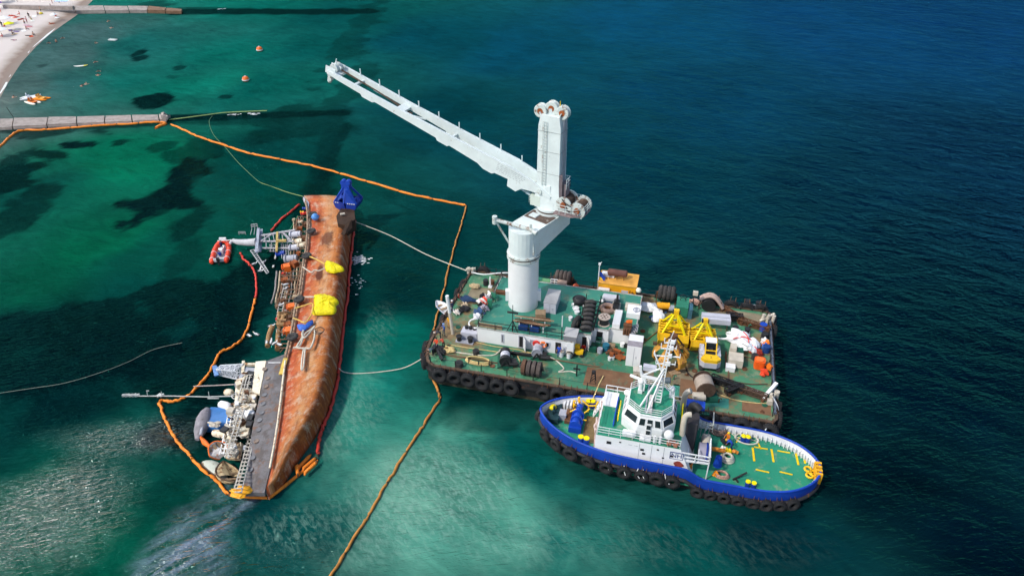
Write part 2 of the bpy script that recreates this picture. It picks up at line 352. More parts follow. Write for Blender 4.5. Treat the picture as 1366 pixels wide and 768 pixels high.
cb = me.attributes.new('state', 'FLOAT_COLOR', 'POINT'); cb.data.foreach_set('color', np.stack([slick, right, np.clip(streak_mask, 0, 1), np.clip(sheen, 0, 1)], -1).ravel().astype(np.float32))
sea = struct(bpy.data.objects.new('sea_water', me)); COL.objects.link(sea)

WAVE_H, GLOSS = 1.0, .22
def sea_material():
    m = bpy.data.materials.new('sea_water'); m.use_nodes = True; t = m.node_tree; L = t.links.new; b = t.nodes['Principled BSDF']
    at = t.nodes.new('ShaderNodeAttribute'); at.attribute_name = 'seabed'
    st = t.nodes.new('ShaderNodeAttribute'); st.attribute_name = 'state'
    sep = t.nodes.new('ShaderNodeSeparateColor'); L(st.outputs['Color'], sep.inputs[0])
    tc = t.nodes.new('ShaderNodeTexCoord')
    def wave(ang, sx, sy, scale, detail, seed, dist=.6):
        mp = t.nodes.new('ShaderNodeMapping'); mp.vector_type = 'TEXTURE'; mp.inputs['Rotation'].default_value = (0, 0, R(ang)); mp.inputs['Scale'].default_value = (sx, sy, 1); mp.inputs['Location'].default_value = (seed, seed * 2, 0)
        L(tc.outputs['Object'], mp.inputs[0]); n = t.nodes.new('ShaderNodeTexNoise'); n.inputs['Scale'].default_value = scale; n.inputs['Detail'].default_value = detail; n.inputs['Roughness'].default_value = .6; n.inputs['Distortion'].default_value = dist
        L(mp.outputs[0], n.inputs['Vector']); return n.outputs['Fac']
    def op(k, a, b_, c=None):
        n = t.nodes.new('ShaderNodeMath'); n.operation = k
        for i, x in enumerate((a, b_, c)):
            if x is None: continue
            if isinstance(x, (int, float)): n.inputs[i].default_value = x
            else: L(x, n.inputs[i])
        return n.outputs[0]
    wa = wave(-24, 1.9, 1, .4, 5, 3, .8)         # open water
    wb = wave(10, 3.2, 1, 2.2, 2, 11, .4)          # by the shore
    wc = wave(-60, 2.2, 1, .5, 4, 23)
    fine = wave(-8, 2.6, 1, 3.0, 3, 31, .3)
    swell = wave(-35, 2.5, 1, .11, 2, 41)
    mixw = op('ADD', op('MULTIPLY', wa, op('MULTIPLY_ADD', sep.outputs['Green'], .75, .6)), op('MULTIPLY', wb, op('MULTIPLY_ADD', sep.outputs['Green'], -.25, .42)))
    h = op('ADD', op('ADD', mixw, op('MULTIPLY', wc, op('MULTIPLY_ADD', sep.outputs['Green'], .25, .12))), op('ADD', op('MULTIPLY', fine, .1), op('MULTIPLY', swell, 1.4)))
    bp = t.nodes.new('ShaderNodeBump'); bp.inputs['Strength'].default_value = 1.0; bp.inputs['Distance'].default_value = WAVE_H
    L(h, bp.inputs['Height']); # patchiness of the water body itself
    pat = wave(-25, 2.0, 1, .3, 5, 57, 1.5)
    r = t.nodes.new('ShaderNodeValToRGB'); r.color_ramp.elements[0].position = .3; r.color_ramp.elements[1].position = .75
    r.color_ramp.elements[0].color = (.72, .74, .76, 1); r.color_ramp.elements[1].color = (1.25, 1.22, 1.2, 1); L(pat, r.inputs[0])
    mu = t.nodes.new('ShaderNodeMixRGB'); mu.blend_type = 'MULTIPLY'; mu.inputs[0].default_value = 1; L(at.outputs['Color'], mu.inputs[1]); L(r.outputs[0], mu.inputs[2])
    def band(x, lo, hi):
        r_ = t.nodes.new('ShaderNodeMapRange'); r_.inputs['From Min'].default_value = lo; r_.inputs['From Max'].default_value = hi; L(x, r_.inputs['Value']); return r_.outputs[0]
    sky_streak = band(wave(-55, 2.4, 1, 2.4, 5, 71, .6), .44, .66); ripple = band(wave(40, 3.4, 1, .9, 6, 81, .5), .4, .66)
    m0 = t.nodes.new('ShaderNodeMixRGB'); L(op('MULTIPLY', op('MULTIPLY', sky_streak, sep.outputs['Blue']), .5), m0.inputs[0]); L(mu.outputs[0], m0.inputs[1]); m0.inputs[2].default_value = S('86a698') + (1,); mu = m0
    mx = t.nodes.new('ShaderNodeMixRGB'); L(op('MULTIPLY', sep.outputs['Red'], op('MULTIPLY', ripple, .85)), mx.inputs[0]); L(mu.outputs[0], mx.inputs[1]); mx.inputs[2].default_value = S('75839a') + (1,)  # oil slick: its blue-grey sky sheen is mixed into the base colour
    t.nodes.remove(b); out = t.nodes['Material Output']
    b2 = t.nodes.new('ShaderNodeBump'); b2.inputs['Strength'].default_value = 1.0; b2.inputs['Distance'].default_value = WAVE_H * .34; L(h, b2.inputs['Height'])
    df = t.nodes.new('ShaderNodeBsdfDiffuse'); L(mx.outputs[0], df.inputs['Color']); L(b2.outputs[0], df.inputs['Normal'])
    hue = t.nodes.new('ShaderNodeMixRGB'); L(sep.outputs['Green'], hue.inputs[0]); hue.inputs[1].default_value = (.05, .5, .42, 1); hue.inputs[2].default_value = (.03, .25, .5, 1)
    tint = t.nodes.new('ShaderNodeMixRGB'); L(op('MAXIMUM', st.outputs['Alpha'], sep.outputs['Red']), tint.inputs[0]); L(hue.outputs[0], tint.inputs[1]); tint.inputs[2].default_value = (1, 1, 1, 1)
    gl = t.nodes.new('ShaderNodeBsdfGlossy'); L(tint.outputs[0], gl.inputs['Color']); L(op('MULTIPLY_ADD', sep.outputs['Red'], .08, .04), gl.inputs['Roughness']); L(bp.outputs[0], gl.inputs['Normal'])
    fr_ = t.nodes.new('ShaderNodeFresnel'); fr_.inputs['IOR'].default_value = 1.33; L(bp.outputs[0], fr_.inputs['Normal'])
    ms = t.nodes.new('ShaderNodeMixShader'); L(op('MULTIPLY', fr_.outputs[0], op('ADD', op('MULTIPLY_ADD', sep.outputs['Red'], 1.2, GLOSS), op('ADD', op('MULTIPLY', st.outputs['Alpha'], 1.1), op('MULTIPLY', sep.outputs['Green'], .7)))), ms.inputs[0]); L(df.outputs[0], ms.inputs[1]); L(gl.outputs[0], ms.inputs[2]); L(ms.outputs[0], out.inputs['Surface'])
    return m

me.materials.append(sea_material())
me.polygons.foreach_set('use_smooth', np.ones(len(quads), dtype=bool))

# ------------------------------------------------------------------ beach
shore_px = [(-60, 215), (-25, 165), (0, 130), (12, 108), (28, 84), (48, 62), (66, 46), (84, 33), (100, 22), (112, 12), (124, 0), (140, -12), (165, -30)]
sl = [P(*q) for q in shore_px]
sl = [sl[0] + (sl[0] - sl[1]).normalized() * 400] + sl + [sl[-1] + (sl[-1] - sl[-2]).normalized() * 600]
def beach():
    rings = []
    for p in sl:
        d = Vector((-1, .55, 0)).normalized()
        rings.append([p + d * t + Vector((0, 0, z)) for t, z in ((-1.5, -.25), (0, .02), (1.5, .14), (3.5, .3), (7, .7), (14, 1.1), (30, 1.6), (70, 2.2), (200, 3))])
    mb = MB(); mb.loft(rings, closed=False, caps=False)
    m = bpy.data.materials.new('beach_sand'); m.use_nodes = True; t = m.node_tree; L = t.links.new; b = t.nodes['Principled BSDF']
    tc = t.nodes.new('ShaderNodeTexCoord'); sx = t.nodes.new('ShaderNodeSeparateXYZ'); L(tc.outputs['Object'], sx.inputs[0])
    n = t.nodes.new('ShaderNodeTexNoise'); n.inputs['Scale'].default_value = .35; n.inputs['Detail'].default_value = 7; L(tc.outputs['Object'], n.inputs['Vector'])
    ad = t.nodes.new('ShaderNodeMath'); ad.operation = 'MULTIPLY_ADD'; L(n.outputs['Fac'], ad.inputs[0]); ad.inputs[1].default_value = .35; L(sx.outputs['Z'], ad.inputs[2])
    r = t.nodes.new('ShaderNodeValToRGB'); e = r.color_ramp.elements
    e[0].position = .16; e[0].color = S('8d8076') + (1,); e[1].position = .9; e[1].color = S('cfc4bd') + (1,)
    q = e.new(.42); q.color = S('8a7668') + (1,); q = e.new(.66); q.color = S('b9aca2') + (1,)
    L(ad.outputs[0], r.inputs[0]); L(r.outputs[0], b.inputs['Base Color']); b.inputs['Roughness'].default_value = .9
    return struct(mb.build('beach_sand', m))
beach_o = beach()
def beach_z(p):
    best = 1e9; z = 0
    d = Vector((-1, .55, 0)).normalized(); nrm = Vector((.55, 1, 0)).normalized()
    # distance inland measured along d from the shoreline
    for a, b in zip(sl, sl[1:]):
        e = b - a; den_ = e.x * d.y - e.y * d.x
        if abs(den_) < 1e-6: continue
        s = ((p.x - a.x) * d.y - (p.y - a.y) * d.x) / den_
        if -.02 <= s <= 1.02:
            q = a + e * s; t = (p - q).xy.dot(d.xy)
            ks = ((-1.5, -.25), (0, .02), (1.5, .14), (3.5, .3), (7, .7), (14, 1.1), (30, 1.6), (70, 2.2), (200, 3))
            for (t0, z0), (t1, z1) in zip(ks, ks[1:]):
                if t0 <= t <= t1: return z0 + (z1 - z0) * (t - t0) / (t1 - t0)
    return 0.3
foam = M('sea_foam', (.8, .82, .82), .7, var=.2, scale=3)
mb = MB()
fr = random.Random(4)
for pts in ([(73, 38), (66, 44), (58, 50), (50, 56), (43, 62), (38, 66), (36, 71)], [(12, 95), (9, 102), (8, 105)], [(8, 110), (4, 116), (0, 121), (-10, 136)]):
    ps = [P(*q, .03) for q in pts]; l, r_ = [], []
    for i, p in enumerate(ps):
        d = (ps[min(i + 1, len(ps) - 1)] - ps[max(0, i - 1)]).normalized(); s = Vector((-d.y, d.x, 0)); wd = .55 * (0.3 + math.sin(math.pi * (i + .4) / len(ps))) * fr.uniform(.8, 1.3)
        l.append(p + s * wd); r_.append(p - s * wd)
    for i in range(len(ps) - 1):
        mb.add([l[i], l[i + 1], r_[i + 1], r_[i], l[i] + Vector((0, 0, .05)), l[i + 1] + Vector((0, 0, .05)), r_[i + 1] + Vector((0, 0, .05)), r_[i] + Vector((0, 0, .05))], [(0, 1, 2, 3), (4, 5, 6, 7), (0, 4, 7, 3), (0, 1, 5, 4), (3, 2, 6, 7)])
o = mb.build('surf_foam', foam); o['kind'] = 'stuff'
# ------------------------------------------------------------------ people (one skinned mesh per pose; shirts, trousers by region)
STAND = dict(pel=(0, 0, .95), wai=(0, 0, 1.1), che=(0, 0, 1.32), nek=(0, .01, 1.5), hd0=(0, .03, 1.6), hd1=(0, .04, 1.72), shl=(.18, 0, 1.42), ell=(.25, .0, 1.14), wrl=(.27, .1, .9), hal=(.27, .15, .82), shr=(-.18, 0, 1.42), elr=(-.25, 0, 1.14), wrr=(-.27, .1, .9), har=(-.27, .15, .82),
             hpl=(.1, 0, .88), knl=(.11, .03, .48), anl=(.12, -.01, .09), tol=(.13, .15, .04), hpr=(-.1, 0, .88), knr=(-.11, .03, .48), anr=(-.12, -.01, .09), tor=(-.13, .15, .04))
POSES = {'stand': {}, 
 'work': dict(ell=(.26, .2, 1.2), wrl=(.18, .42, 1.12), hal=(.15, .5, 1.1), elr=(-.26, .18, 1.18), wrr=(-.17, .4, 1.05), har=(-.14, .48, 1.03), anl=(.14, .12, .09), tol=(.15, .28, .04), knl=(.13, .15, .5)),
 'bend': dict(wai=(0, .1, 1.08), che=(0, .34, 1.12), nek=(0, .5, 1.1), hd0=(0, .58, 1.07), hd1=(0, .68, 1.02), shl=(.18, .44, 1.1), ell=(.23, .46, .82), wrl=(.2, .55, .58), hal=(.2, .58, .5), shr=(-.18, .44, 1.1), elr=(-.23, .46, .82), wrr=(-.2, .55, .58), har=(-.2, .58, .5)),
 'sit': dict(pel=(0, 0, .2), wai=(0, -.03, .36), che=(0, 0, .58), nek=(0, .04, .76), hd0=(0, .07, .86), hd1=(0, .09, .98), shl=(.18, .02, .68), ell=(.25, .12, .42), wrl=(.2, .32, .36), hal=(.18, .4, .36), shr=(-.18, .02, .68), elr=(-.25, .12, .42), wrr=(-.2, .32, .36), har=(-.18, .4, .36),
             hpl=(.1, .05, .17), knl=(.14, .42, .42), anl=(.13, .62, .1), tol=(.13, .78, .05), hpr=(-.1, .05, .17), knr=(-.14, .42, .42), anr=(-.13, .62, .1), tor=(-.13, .78, .05)),
 'lie': dict(pel=(0, 0, .13), wai=(0, .16, .12), che=(0, .38, .14), nek=(0, .57, .15), hd0=(0, .67, .16), hd1=(0, .79, .17), shl=(.18, .48, .13), ell=(.32, .28, .08), wrl=(.34, .04, .06), hal=(.34, -.05, .05), shr=(-.18, .48, .13), elr=(-.3, .62, .08), wrr=(-.16, .82, .08), har=(-.1, .88, .08),
             hpl=(.1, -.06, .12), knl=(.13, -.47, .14), anl=(.14, -.88, .08), tol=(.17, -.96, .16), hpr=(-.1, -.06, .12), knr=(-.13, -.47, .12), anr=(-.14, -.88, .08), tor=(-.17, -.96, .16)),
 'swim': dict(pel=(0, -.3, -.16), wai=(0, -.15, -.1), che=(0, .06, -.02), nek=(0, .22, .07), hd0=(0, .29, .14), hd1=(0, .34, .25), shl=(.18, .12, .02), ell=(.36, .3, .03), wrl=(.4, .52, .04), hal=(.4, .6, .03), shr=(-.18, .12, .02), elr=(-.38, .26, .05), wrr=(-.46, .46, .05), har=(-.48, .54, .03),
             hpl=(.1, -.36, -.18), knl=(.16, -.7, -.12), anl=(.14, -1.08, -.05), tol=(.14, -1.2, .0), hpr=(-.1, -.36, -.18), knr=(-.16, -.7, -.2), anr=(-.14, -1.08, -.2), tor=(-.14, -1.2, -.15))}
BONES = [('pel', 'wai', 1), ('wai', 'che', 1), ('che', 'nek', 1), ('nek', 'hd0', 0), ('hd0', 'hd1', 0)] + [(a + s if a not in ('che', 'pel') else a, b + s, k) for s in 'lr' for a, b, k in (('che', 'sh', 1), ('sh', 'el', 1), ('el', 'wr', 0), ('wr', 'ha', 0), ('pel', 'hp', 2), ('hp', 'kn', 2), ('kn', 'an', 2), ('an', 'to', 3))]
RAD = dict(pel=.15, wai=.135, che=.16, nek=.06, hd0=.1, hd1=.105, sh=.075, el=.05, wr=.036, ha=.042, hp=.095, kn=.065, an=.045, to=.04)
PM = {}
def person_mesh(pose):
    if pose in PM: return PM[pose]
    J = dict(STAND); J.update(POSES[pose]); names = list(J); ix = {k: i for i, k in enumerate(names)}
    me = bpy.data.meshes.new('person'); me.from_pydata([J[k] for k in names], [(ix[a], ix[b]) for a, b, _ in BONES], [])
    o = bpy.data.objects.new('tmp', me); COL.objects.link(o)
    sk = o.modifiers.new('s', 'SKIN'); sk.use_smooth_shade = True
    for i, k in enumerate(names):
        r = RAD.get(k, RAD.get(k[:2], .05)); dd = me.skin_vertices[0].data[i]; dd.radius = (r, r * (.72 if k in ('pel', 'wai', 'che') else 1)); dd.use_root = (k == 'pel')
    sb = o.modifiers.new('u', 'SUBSURF'); sb.levels = 1; sb.render_levels = 1
    dg = bpy.context.evaluated_depsgraph_get(); m2 = bpy.data.meshes.new_from_object(o.evaluated_get(dg)); bpy.data.objects.remove(o)
    m2.name = 'person'; m2.materials.clear()
    for _ in range(4): m2.materials.append(skinM)
    segs = [(Vector(J[a]), Vector(J[b]), k) for a, b, k in BONES]
    for p in m2.polygons:
        c = p.center; best = (9, 0)
        for a, b, k in segs:
            ab = b - a; t = max(0, min(1, (c - a).dot(ab) / max(1e-9, ab.length_squared))); d = (c - a - ab * t).length
            if d < best[0]: best = (d, k)
        p.material_index = best[1]; p.use_smooth = True
    PM[pose] = (m2, J); return PM[pose]
def cloth(h): return M('cloth_' + h, h, .85, var=.25, scale=6)
SHOE = M('dark_shoes', (.03, .025, .02), .7)
HAIRS = {'dark': M('dark_hair', (.03, .018, .012), .7), 'fair': M('fair_hair', (.3, .19, .09), .7)}
def person(label, loc, rz, pose='stand', shirt=None, trousers=None, shoes=False, hat='dark', scale=1., group=None, vest=None):
    me, J = person_mesh(pose)
    o = bpy.data.objects.new('person', me); COL.objects.link(o); o.location = loc; o.rotation_euler = (0, 0, rz); o.scale = (scale,) * 3
    for i, m in ((1, cloth(shirt) if shirt else skinM), (2, cloth(trousers) if trousers else skinM), (3, SHOE if shoes else skinM)):
        o.material_slots[i].link = 'OBJECT'; o.material_slots[i].material = m
    tag(o, label, 'person', group)
    h0, h1 = Vector(J['hd0']), Vector(J['hd1']); d = (h1 - h0).normalized(); c = h1 + d * .02
    b = MB()
    if hat in HAIRS:
        b.sph(c - Vector((0, .02, 0)), (.112, .118, .1), 10, 6); b.build('hair', HAIRS[hat], o)
    else:
        b.sph(c + d * .01, (.13, .13, .095), 10, 6); b.cyl(c - d * .01, c + d * .01, .155, n=12); b.build('hard_hat', M('hat_' + hat, hat, .4, var=.05), o)
    n = MB(); f = Vector((0, .1, 0)) if abs(d.y) < .6 else Vector((0, .04, -.1)); n.sph(h0 + f + d * .04, (.02, .03, .02), 6, 4); n.build('nose', skinM, o)
    return o

# ------------------------------------------------------------------ concrete jetties
conc = M('weathered_concrete', (.36, .31, .28), .9, var=.35, scale=.9, grime=.25, grimec=(.2, .17, .15), bump=.5)
concB = M('brown_wet_concrete', (.22, .13, .08), .9, var=.4, scale=1.2)
def jetty(pts, name, label, ztop=1.1, gaps=(), endmat=None):
    r = T(name, label, 'jetty', P(*pts[0][0]))
    for i, ((f0, b0), (f1, b1)) in enumerate(zip(zip([p[0] for p in pts], [p[1] for p in pts]), zip([p[0] for p in pts[1:]], [p[1] for p in pts[1:]]))):
        a, b, c, d = P(*f0, ztop), P(*f1, ztop), P(*b1, ztop), P(*b0, ztop); e = (b - a).normalized() * .12
        dz = random.uniform(-.08, .06); tilt = random.uniform(-.1, .1); mb = MB(); off = Vector((0, 0, dz)); o2 = Vector((0, 0, dz + tilt))
        top = [a + e + off, b - e + o2, c - e + o2, d + e + off]; mb.add([q - Vector((0, 0, 2)) for q in top] + top, [(3, 2, 1, 0), (4, 5, 6, 7), (0, 1, 5, 4), (1, 2, 6, 5), (2, 3, 7, 6), (3, 0, 4, 7)])
        # lower step along the seaward face
        s = (a - d).normalized() * .25; st = [a + e, b - e, b - e + s, a + e + s]; mb.add([q - Vector((0, 0, 2)) for q in st] + [q + Vector((0, 0, -.35)) for q in st], [(3, 2, 1, 0), (4, 5, 6, 7), (0, 1, 5, 4), (1, 2, 6, 5), (2, 3, 7, 6), (3, 0, 4, 7)])
        mb.build('concrete_slab', endmat if endmat and i >= len(pts) - 3 else conc, r, world=True)
    return r
jet = jetty([((-40, 171), (-36, 159)), ((16, 168.5), (18, 157.5)), ((62, 166), (64, 156)), ((102, 164), (102, 155.2)), ((139, 162.3), (140, 154)), ((176, 160.7), (175, 153)), ((212, 159), (211, 152)), ((222, 159), (220, 153.5))], 'concrete_jetty', 'long grey concrete jetty of cracked slabs with the orange boom lying along it', .65)
mb = MB(); rr = random.Random(3)
for i in range(7): c = P(220 + rr.uniform(-4, 4), 156 + rr.uniform(-3, 2), .7); mb.box(c, (rr.uniform(.5, 1.1), rr.uniform(.4, .9), rr.uniform(.4, .8)), rot=Matrix.Rotation(rr.uniform(0, 3), 3, Vector((rr.uniform(-1, 1), rr.uniform(-1, 1), 1)).normalized()))
mb.build('rubble', conc, jet, world=True)
b0 = P(18, 157, 1.1); solo(MB().cyl(b0, HT(b0, 143) * Vector((0, 0, 1)) + Vector((b0.x - .6, b0.y, 0)), .06, n=6), 'marker_pole', dark, 'thin dark pole standing up from the concrete jetty', 'pole', loc=b0, world=True)
jetty([((60, 14.5), (60, 8)), ((100, 14.5), (100, 8)), ((140, 14), (138, 8)), ((172, 13.6), (170, 8.2)), ((196, 13.6), (198, 8.2)), ((220, 14.2), (222, 10.4)), ((242, 14.6), (243, 11.6))], 'concrete_jetty', 'far pale jetty at the beach with a low brown seaward end', .9, endmat=concB)
solo(MB().bbox(0, 22, -.5, .5, -.3, .8), 'beach_wall', conc, 'low brown concrete wall across the sand near the far jetty', 'wall', loc=P(6, 10.5, 1.6), rz=R(-4))

# ------------------------------------------------------------------ bathers, towels, umbrellas
BEACH = [(24, 5, 'stand', None, '2a3550', 'in dark blue trunks standing alone at the upper edge of the beach'), (70, 5, 'stand', '9a5040', '9a5040', 'in a rust red swimsuit standing on the sand above the low wall'), (69, 13, 'stand', None, '3a2a20', 'in brown trunks standing beside the low wall'),
 (74, 20, 'sit', 'c03a30', 'c03a30', 'in a red swimsuit sitting on a white towel near the wet sand'), (66, 28.5, 'lie', None, '7a4a3a', 'in brown trunks lying alone near the wet sand'), (55, 16.5, 'stand', None, '202020', 'in black trunks standing beside a yellow bag'), (51, 20, 'sit', None, '8a8a90', 'in grey trunks sitting just left of a yellow bag'),
 (39.5, 25, 'stand', '101014', '101014', 'in a black swimsuit standing amid the sunbathers'), (42, 27, 'sit', 'c0b090', 'c0b090', 'in a tan swimsuit sitting beside someone in black'), (16, 22.5, 'lie', None, 'b03022', 'in red trunks lying leftmost on the row of red mats'), (22, 24, 'lie', 'a83a2c', 'a83a2c', 'in a red swimsuit lying in the middle of the row of red mats'), (28, 26.5, 'lie', None, '6a2018', 'in dark red trunks lying rightmost on the row of red mats'), (27, 21, 'sit', 'd06a60', 'd06a60', 'in a pink swimsuit sitting behind the red mats'),
 (33, 31.5, 'sit', None, '303a60', 'in navy trunks sitting behind the pink towels'), (36.5, 30.5, 'stand', 'd0a0a8', '802a40', 'in a pale pink top standing behind the pink towels'), (38, 35, 'lie', 'd08a90', 'd08a90', 'in a pink swimsuit lying on the pink towels'), (35, 39, 'sit', None, '453a55', 'in purple trunks sitting below the pink towels'), (43.5, 44.5, 'sit', None, '20242a', 'in black trunks sitting on the orange mat closest to the water'), (37, 46, 'lie', '2a2a30', '2a2a30', 'in a black swimsuit lying on the orange mat closest to the water'),
 (4, 38, 'stand', '20242c', '20242c', 'in a dark outfit standing beside the yellow umbrella'), (7, 36.5, 'sit', 'd02a20', 'd02a20', 'in bright red sitting behind the yellow umbrella'), (16.5, 45.5, 'sit', None, '4a2a20', 'in brown trunks sitting on a tan mat below the purple mats'), (18, 53, 'lie', 'a06080', '5a3a50', 'in purple lying alone on the sand'), (4, 50, 'sit', 'c04a50', 'c04a50', 'in coral sitting at the left under the white umbrella'), (2, 19, 'stand', None, 'd05a20', 'in orange trunks standing at the left side of the beach'), (79, 4, 'stand', 'c03030', '303030', 'in a red top standing beside the blue awning')]
for i, (px, py, pose, sh, tr, lab) in enumerate(BEACH):
    p = P(px, py, 1); p.z = beach_z(p) - .01
    person('bather ' + lab, p, random.uniform(0, 6.2), pose, sh, tr, hat='fair' if i % 4 == 0 else 'dark', group='bathers on the beach')
TOW = [(16, 23, 'c04030', 'bright red beach mat leftmost of the row of three'), (22, 24.5, 'd85a44', 'light red beach mat in the middle of the row of three'), (28, 27, 'a83a30', 'dark red beach mat rightmost of the row of three'), (38, 35.5, 'e0a0a4', 'pink towel below the person in a pale pink top'), (34, 33.5, 'd8b0c0', 'pale pink towel behind the pink towel'), (40, 46, 'e05018', 'orange beach mat closest to the water'), (74, 21.5, 'f4f4f4', 'white towel near the wet sand by the far jetty'), (14, 41, '6a5a90', 'purple beach mat below the yellow umbrella'), (21, 42, '8a7aa8', 'lilac beach mat beside the purple one'), (19, 45.5, 'd8b890', 'tan beach mat below the purple mats'), (43, 27.5, 'f0f0e8', 'off-white towel beside a person in black'), (46, 22, 'eef2f6', 'white towel left of the person in grey trunks'), (31, 40.5, 'ffffff', 'small white towel below the pink towels'), (67, 29, 'b86a50', 'brown towel under someone lying near the wet sand')]
for px, py, h, lab in TOW:
    p = P(px, py, 1); p.z = beach_z(p) + .015; mb = MB(); n = 6
    for i in range(n):
        for j in range(3): mb.box((-.95 + (i + .5) * 1.9 / n, -.5 + (j + .5) * 1.0 / 3, random.uniform(0, .03)), (1.9 / n + .02, .35, .04))
    solo(mb, 'beach_mat', cloth(h), lab, 'towel', p, random.uniform(0, 3), 'towels and mats on the sand')
def umbrella(px, py, h, lab, r=1.3):
    p = P(px, py, 1.5); p.z = beach_z(p); t = T('beach_umbrella', lab, 'umbrella', p, 0, 'umbrellas on the beach')
    mb = MB(); n = 8; vs = [(0, 0, 2.3)] + [(r * math.cos(i * math.pi / 4), r * math.sin(i * math.pi / 4), 1.75) for i in range(n)] + [(0, 0, 2.22)] + [(r * math.cos(i * math.pi / 4), r * math.sin(i * math.pi / 4), 1.7) for i in range(n)]
    mb.add(vs, [(0, 1 + i, 1 + (i + 1) % n) for i in range(n)] + [(9, 10 + (i + 1) % n, 10 + i) for i in range(n)] + [(1 + i, 10 + i, 10 + (i + 1) % n, 1 + (i + 1) % n) for i in range(n)]); mb.build('canopy', cloth(h), t)
    MB().cyl((0, 0, -.1), (0, 0, 2.35), .025, n=6).build('pole', white, t)
umbrella(14, 38, 'e0e020', 'bright yellow beach umbrella among purple mats', 1.4); umbrella(2, 46, 'f6f8fc', 'large white umbrella at the left side of the beach', 1.8); umbrella(8, 31, 'f4f4f4', 'white umbrella behind the yellow umbrella', 1.6); umbrella(72, 22.5, 'fafafa', 'white umbrella near the wet sand', 1.0); umbrella(3, 4, 'd8e4f4', 'pale blue umbrella at the top corner of the beach', 2.2); umbrella(0, 12, '7a5a9a', 'purple umbrella beside the low beach wall', 1.3)
p = P(84, 4, 2); p.z = beach_z(p); t = T('sun_awning', 'pale blue sun awning on thin poles beside the far jetty', 'awning', p)
MB().slab([(-2, -1.2, 1.9), (2, -1.2, 1.9), (2, 1.2, 2.2), (-2, 1.2, 2.2)], .05).build('canopy', cloth('a8c8f0'), t)
mb = MB(); [mb.cyl((x, y, -.1), (x, y, 2 + y * .1), .03, n=6) for x in (-1.9, 1.9) for y in (-1.1, 1.1)]; mb.build('pole_frame', white, t)
p = P(55, 19, 1); p.z = beach_z(p); solo(blob(MB(), (0, 0, .15), (.5, .35, .4), 3), 'beach_bag', cloth('e0d040'), 'small yellow beach bag on the sand', 'bag', p)
SWIM = [(143, 29, 'swim', 'nearest the far jetty'), (148, 38, 'swim', 'just below the swimmer by the far jetty'), (84, 51, 'swim', 'in brown shallows by the surf line'), (67, 57.5, 'swim', 'in the shallows at the surf, leftmost'), (75.5, 57, 'stand', 'wading in dark shorts off the surf line'), (130, 57.5, 'swim', 'beside the pale airbed'), (126.5, 83, 'swim', 'just right of the white surfboard'), (132.5, 95, 'swim', 'upper of the pair below the white surfboard'), (131, 101, 'swim', 'lower of the pair below the white surfboard'), (114, 113, 'swim', 'right of the pair level with the near moored pedal boats'), (107.5, 115, 'swim', 'left of the pair level with the near moored pedal boats'), (17, 130.5, 'swim', 'alone close to the waterline by the pedal boats')]
for px, py, pose, lab in SWIM:
    p = P(px, py); p.z = -.0 if pose == 'swim' else -.75
    person(('swimmer ' if pose == 'swim' else 'person ') + lab, p, random.uniform(0, 6.2), pose, None, 'a05030' if pose == 'swim' else '30344a', hat='fair' if px in (143, 114) else 'dark', group='swimmers in the bay', scale=1.25 if pose == 'swim' else 1)
def board(px, py, rz, lab, L_=3.2, h='f6f4ea', tip='e8d860'):
    t = T('surfboard', lab, 'surfboard', P(px, py), rz); mb = MB(); rings = []
    for i in range(11):
        x = -L_ / 2 + L_ * i / 10; wd = .42 * (1 - abs(2 * i / 10 - 1) ** 2.6) + .03; rings.append([Vector((x, wd * math.cos(a), .09 + .07 * math.sin(a) + .12 * abs(2 * i / 10 - 1) ** 4)) for a in [k * math.pi / 4 for k in range(8)]])
    mb.loft(rings[:8]); mb.build('deck', cloth(h), t); MB().loft(rings[7:]).build('nose', cloth(tip), t)
board(108, 88.5, R(17), 'white surfboard with a yellow nose afloat off the beach')
p = P(151, 54, 0); mb = MB(); [mb.cyl((-1, y, .14), (1, y, .14), .15, n=10) for y in (-.42, -.14, .14, .42)]; mb.cyl((-1.05, -.5, .2), (-1.05, .5, .2), .17, n=10); solo(mb, 'airbed', cloth('cfd6d4'), 'pale grey ribbed airbed floating far from the beach', 'airbed', p, R(-10))
def pedalo(px, py, rz, lab, h, h2):
    t = T('pedal_boat', lab, 'pedal boat', P(px, py), rz, 'pedal boats moored by the jetty')
    for s in (-1, 1):
        mb = MB(); rings = []
        for i in range(9):
            x = -2.1 + 4.2 * i / 8; k = (1 - abs(2 * i / 8 - 1) ** 3); rings.append([Vector((x, s * .62 + (.1 + .22 * k) * math.cos(a), .12 + .2 * (1 - k) * (x > 0) + (.1 + .16 * k) * math.sin(a))) for a in [q * math.pi / 4 for q in range(8)]])
        mb.loft(rings); mb.build('float', cloth(h), t)
    MB().bbox(-1.2, 1.0, -.55, .55, .3, .42).build('platform', cloth(h2), t)
    for s in (-.28, .28): m2 = MB(); m2.box((-.35, s, .55), (.45, .42, .2)); m2.box((-.62, s, .85), (.12, .42, .6), rot=Matrix.Rotation(-.25, 3, 'Y')); m2.build('seat', cloth(h2), t)
pedalo(41, 131, R(28), 'white pedal boat, leftmost of the three moored together', 'f4f6fa', 'e6eaf0'); pedalo(55, 132.5, R(-14), 'bright orange pedal boat, right of the white one', 'f08a18', 'f4b050'); pedalo(44, 137.5, R(-30), 'white and orange pedal boat, closest to the jetty', 'f0e6d8', 'd8752a')
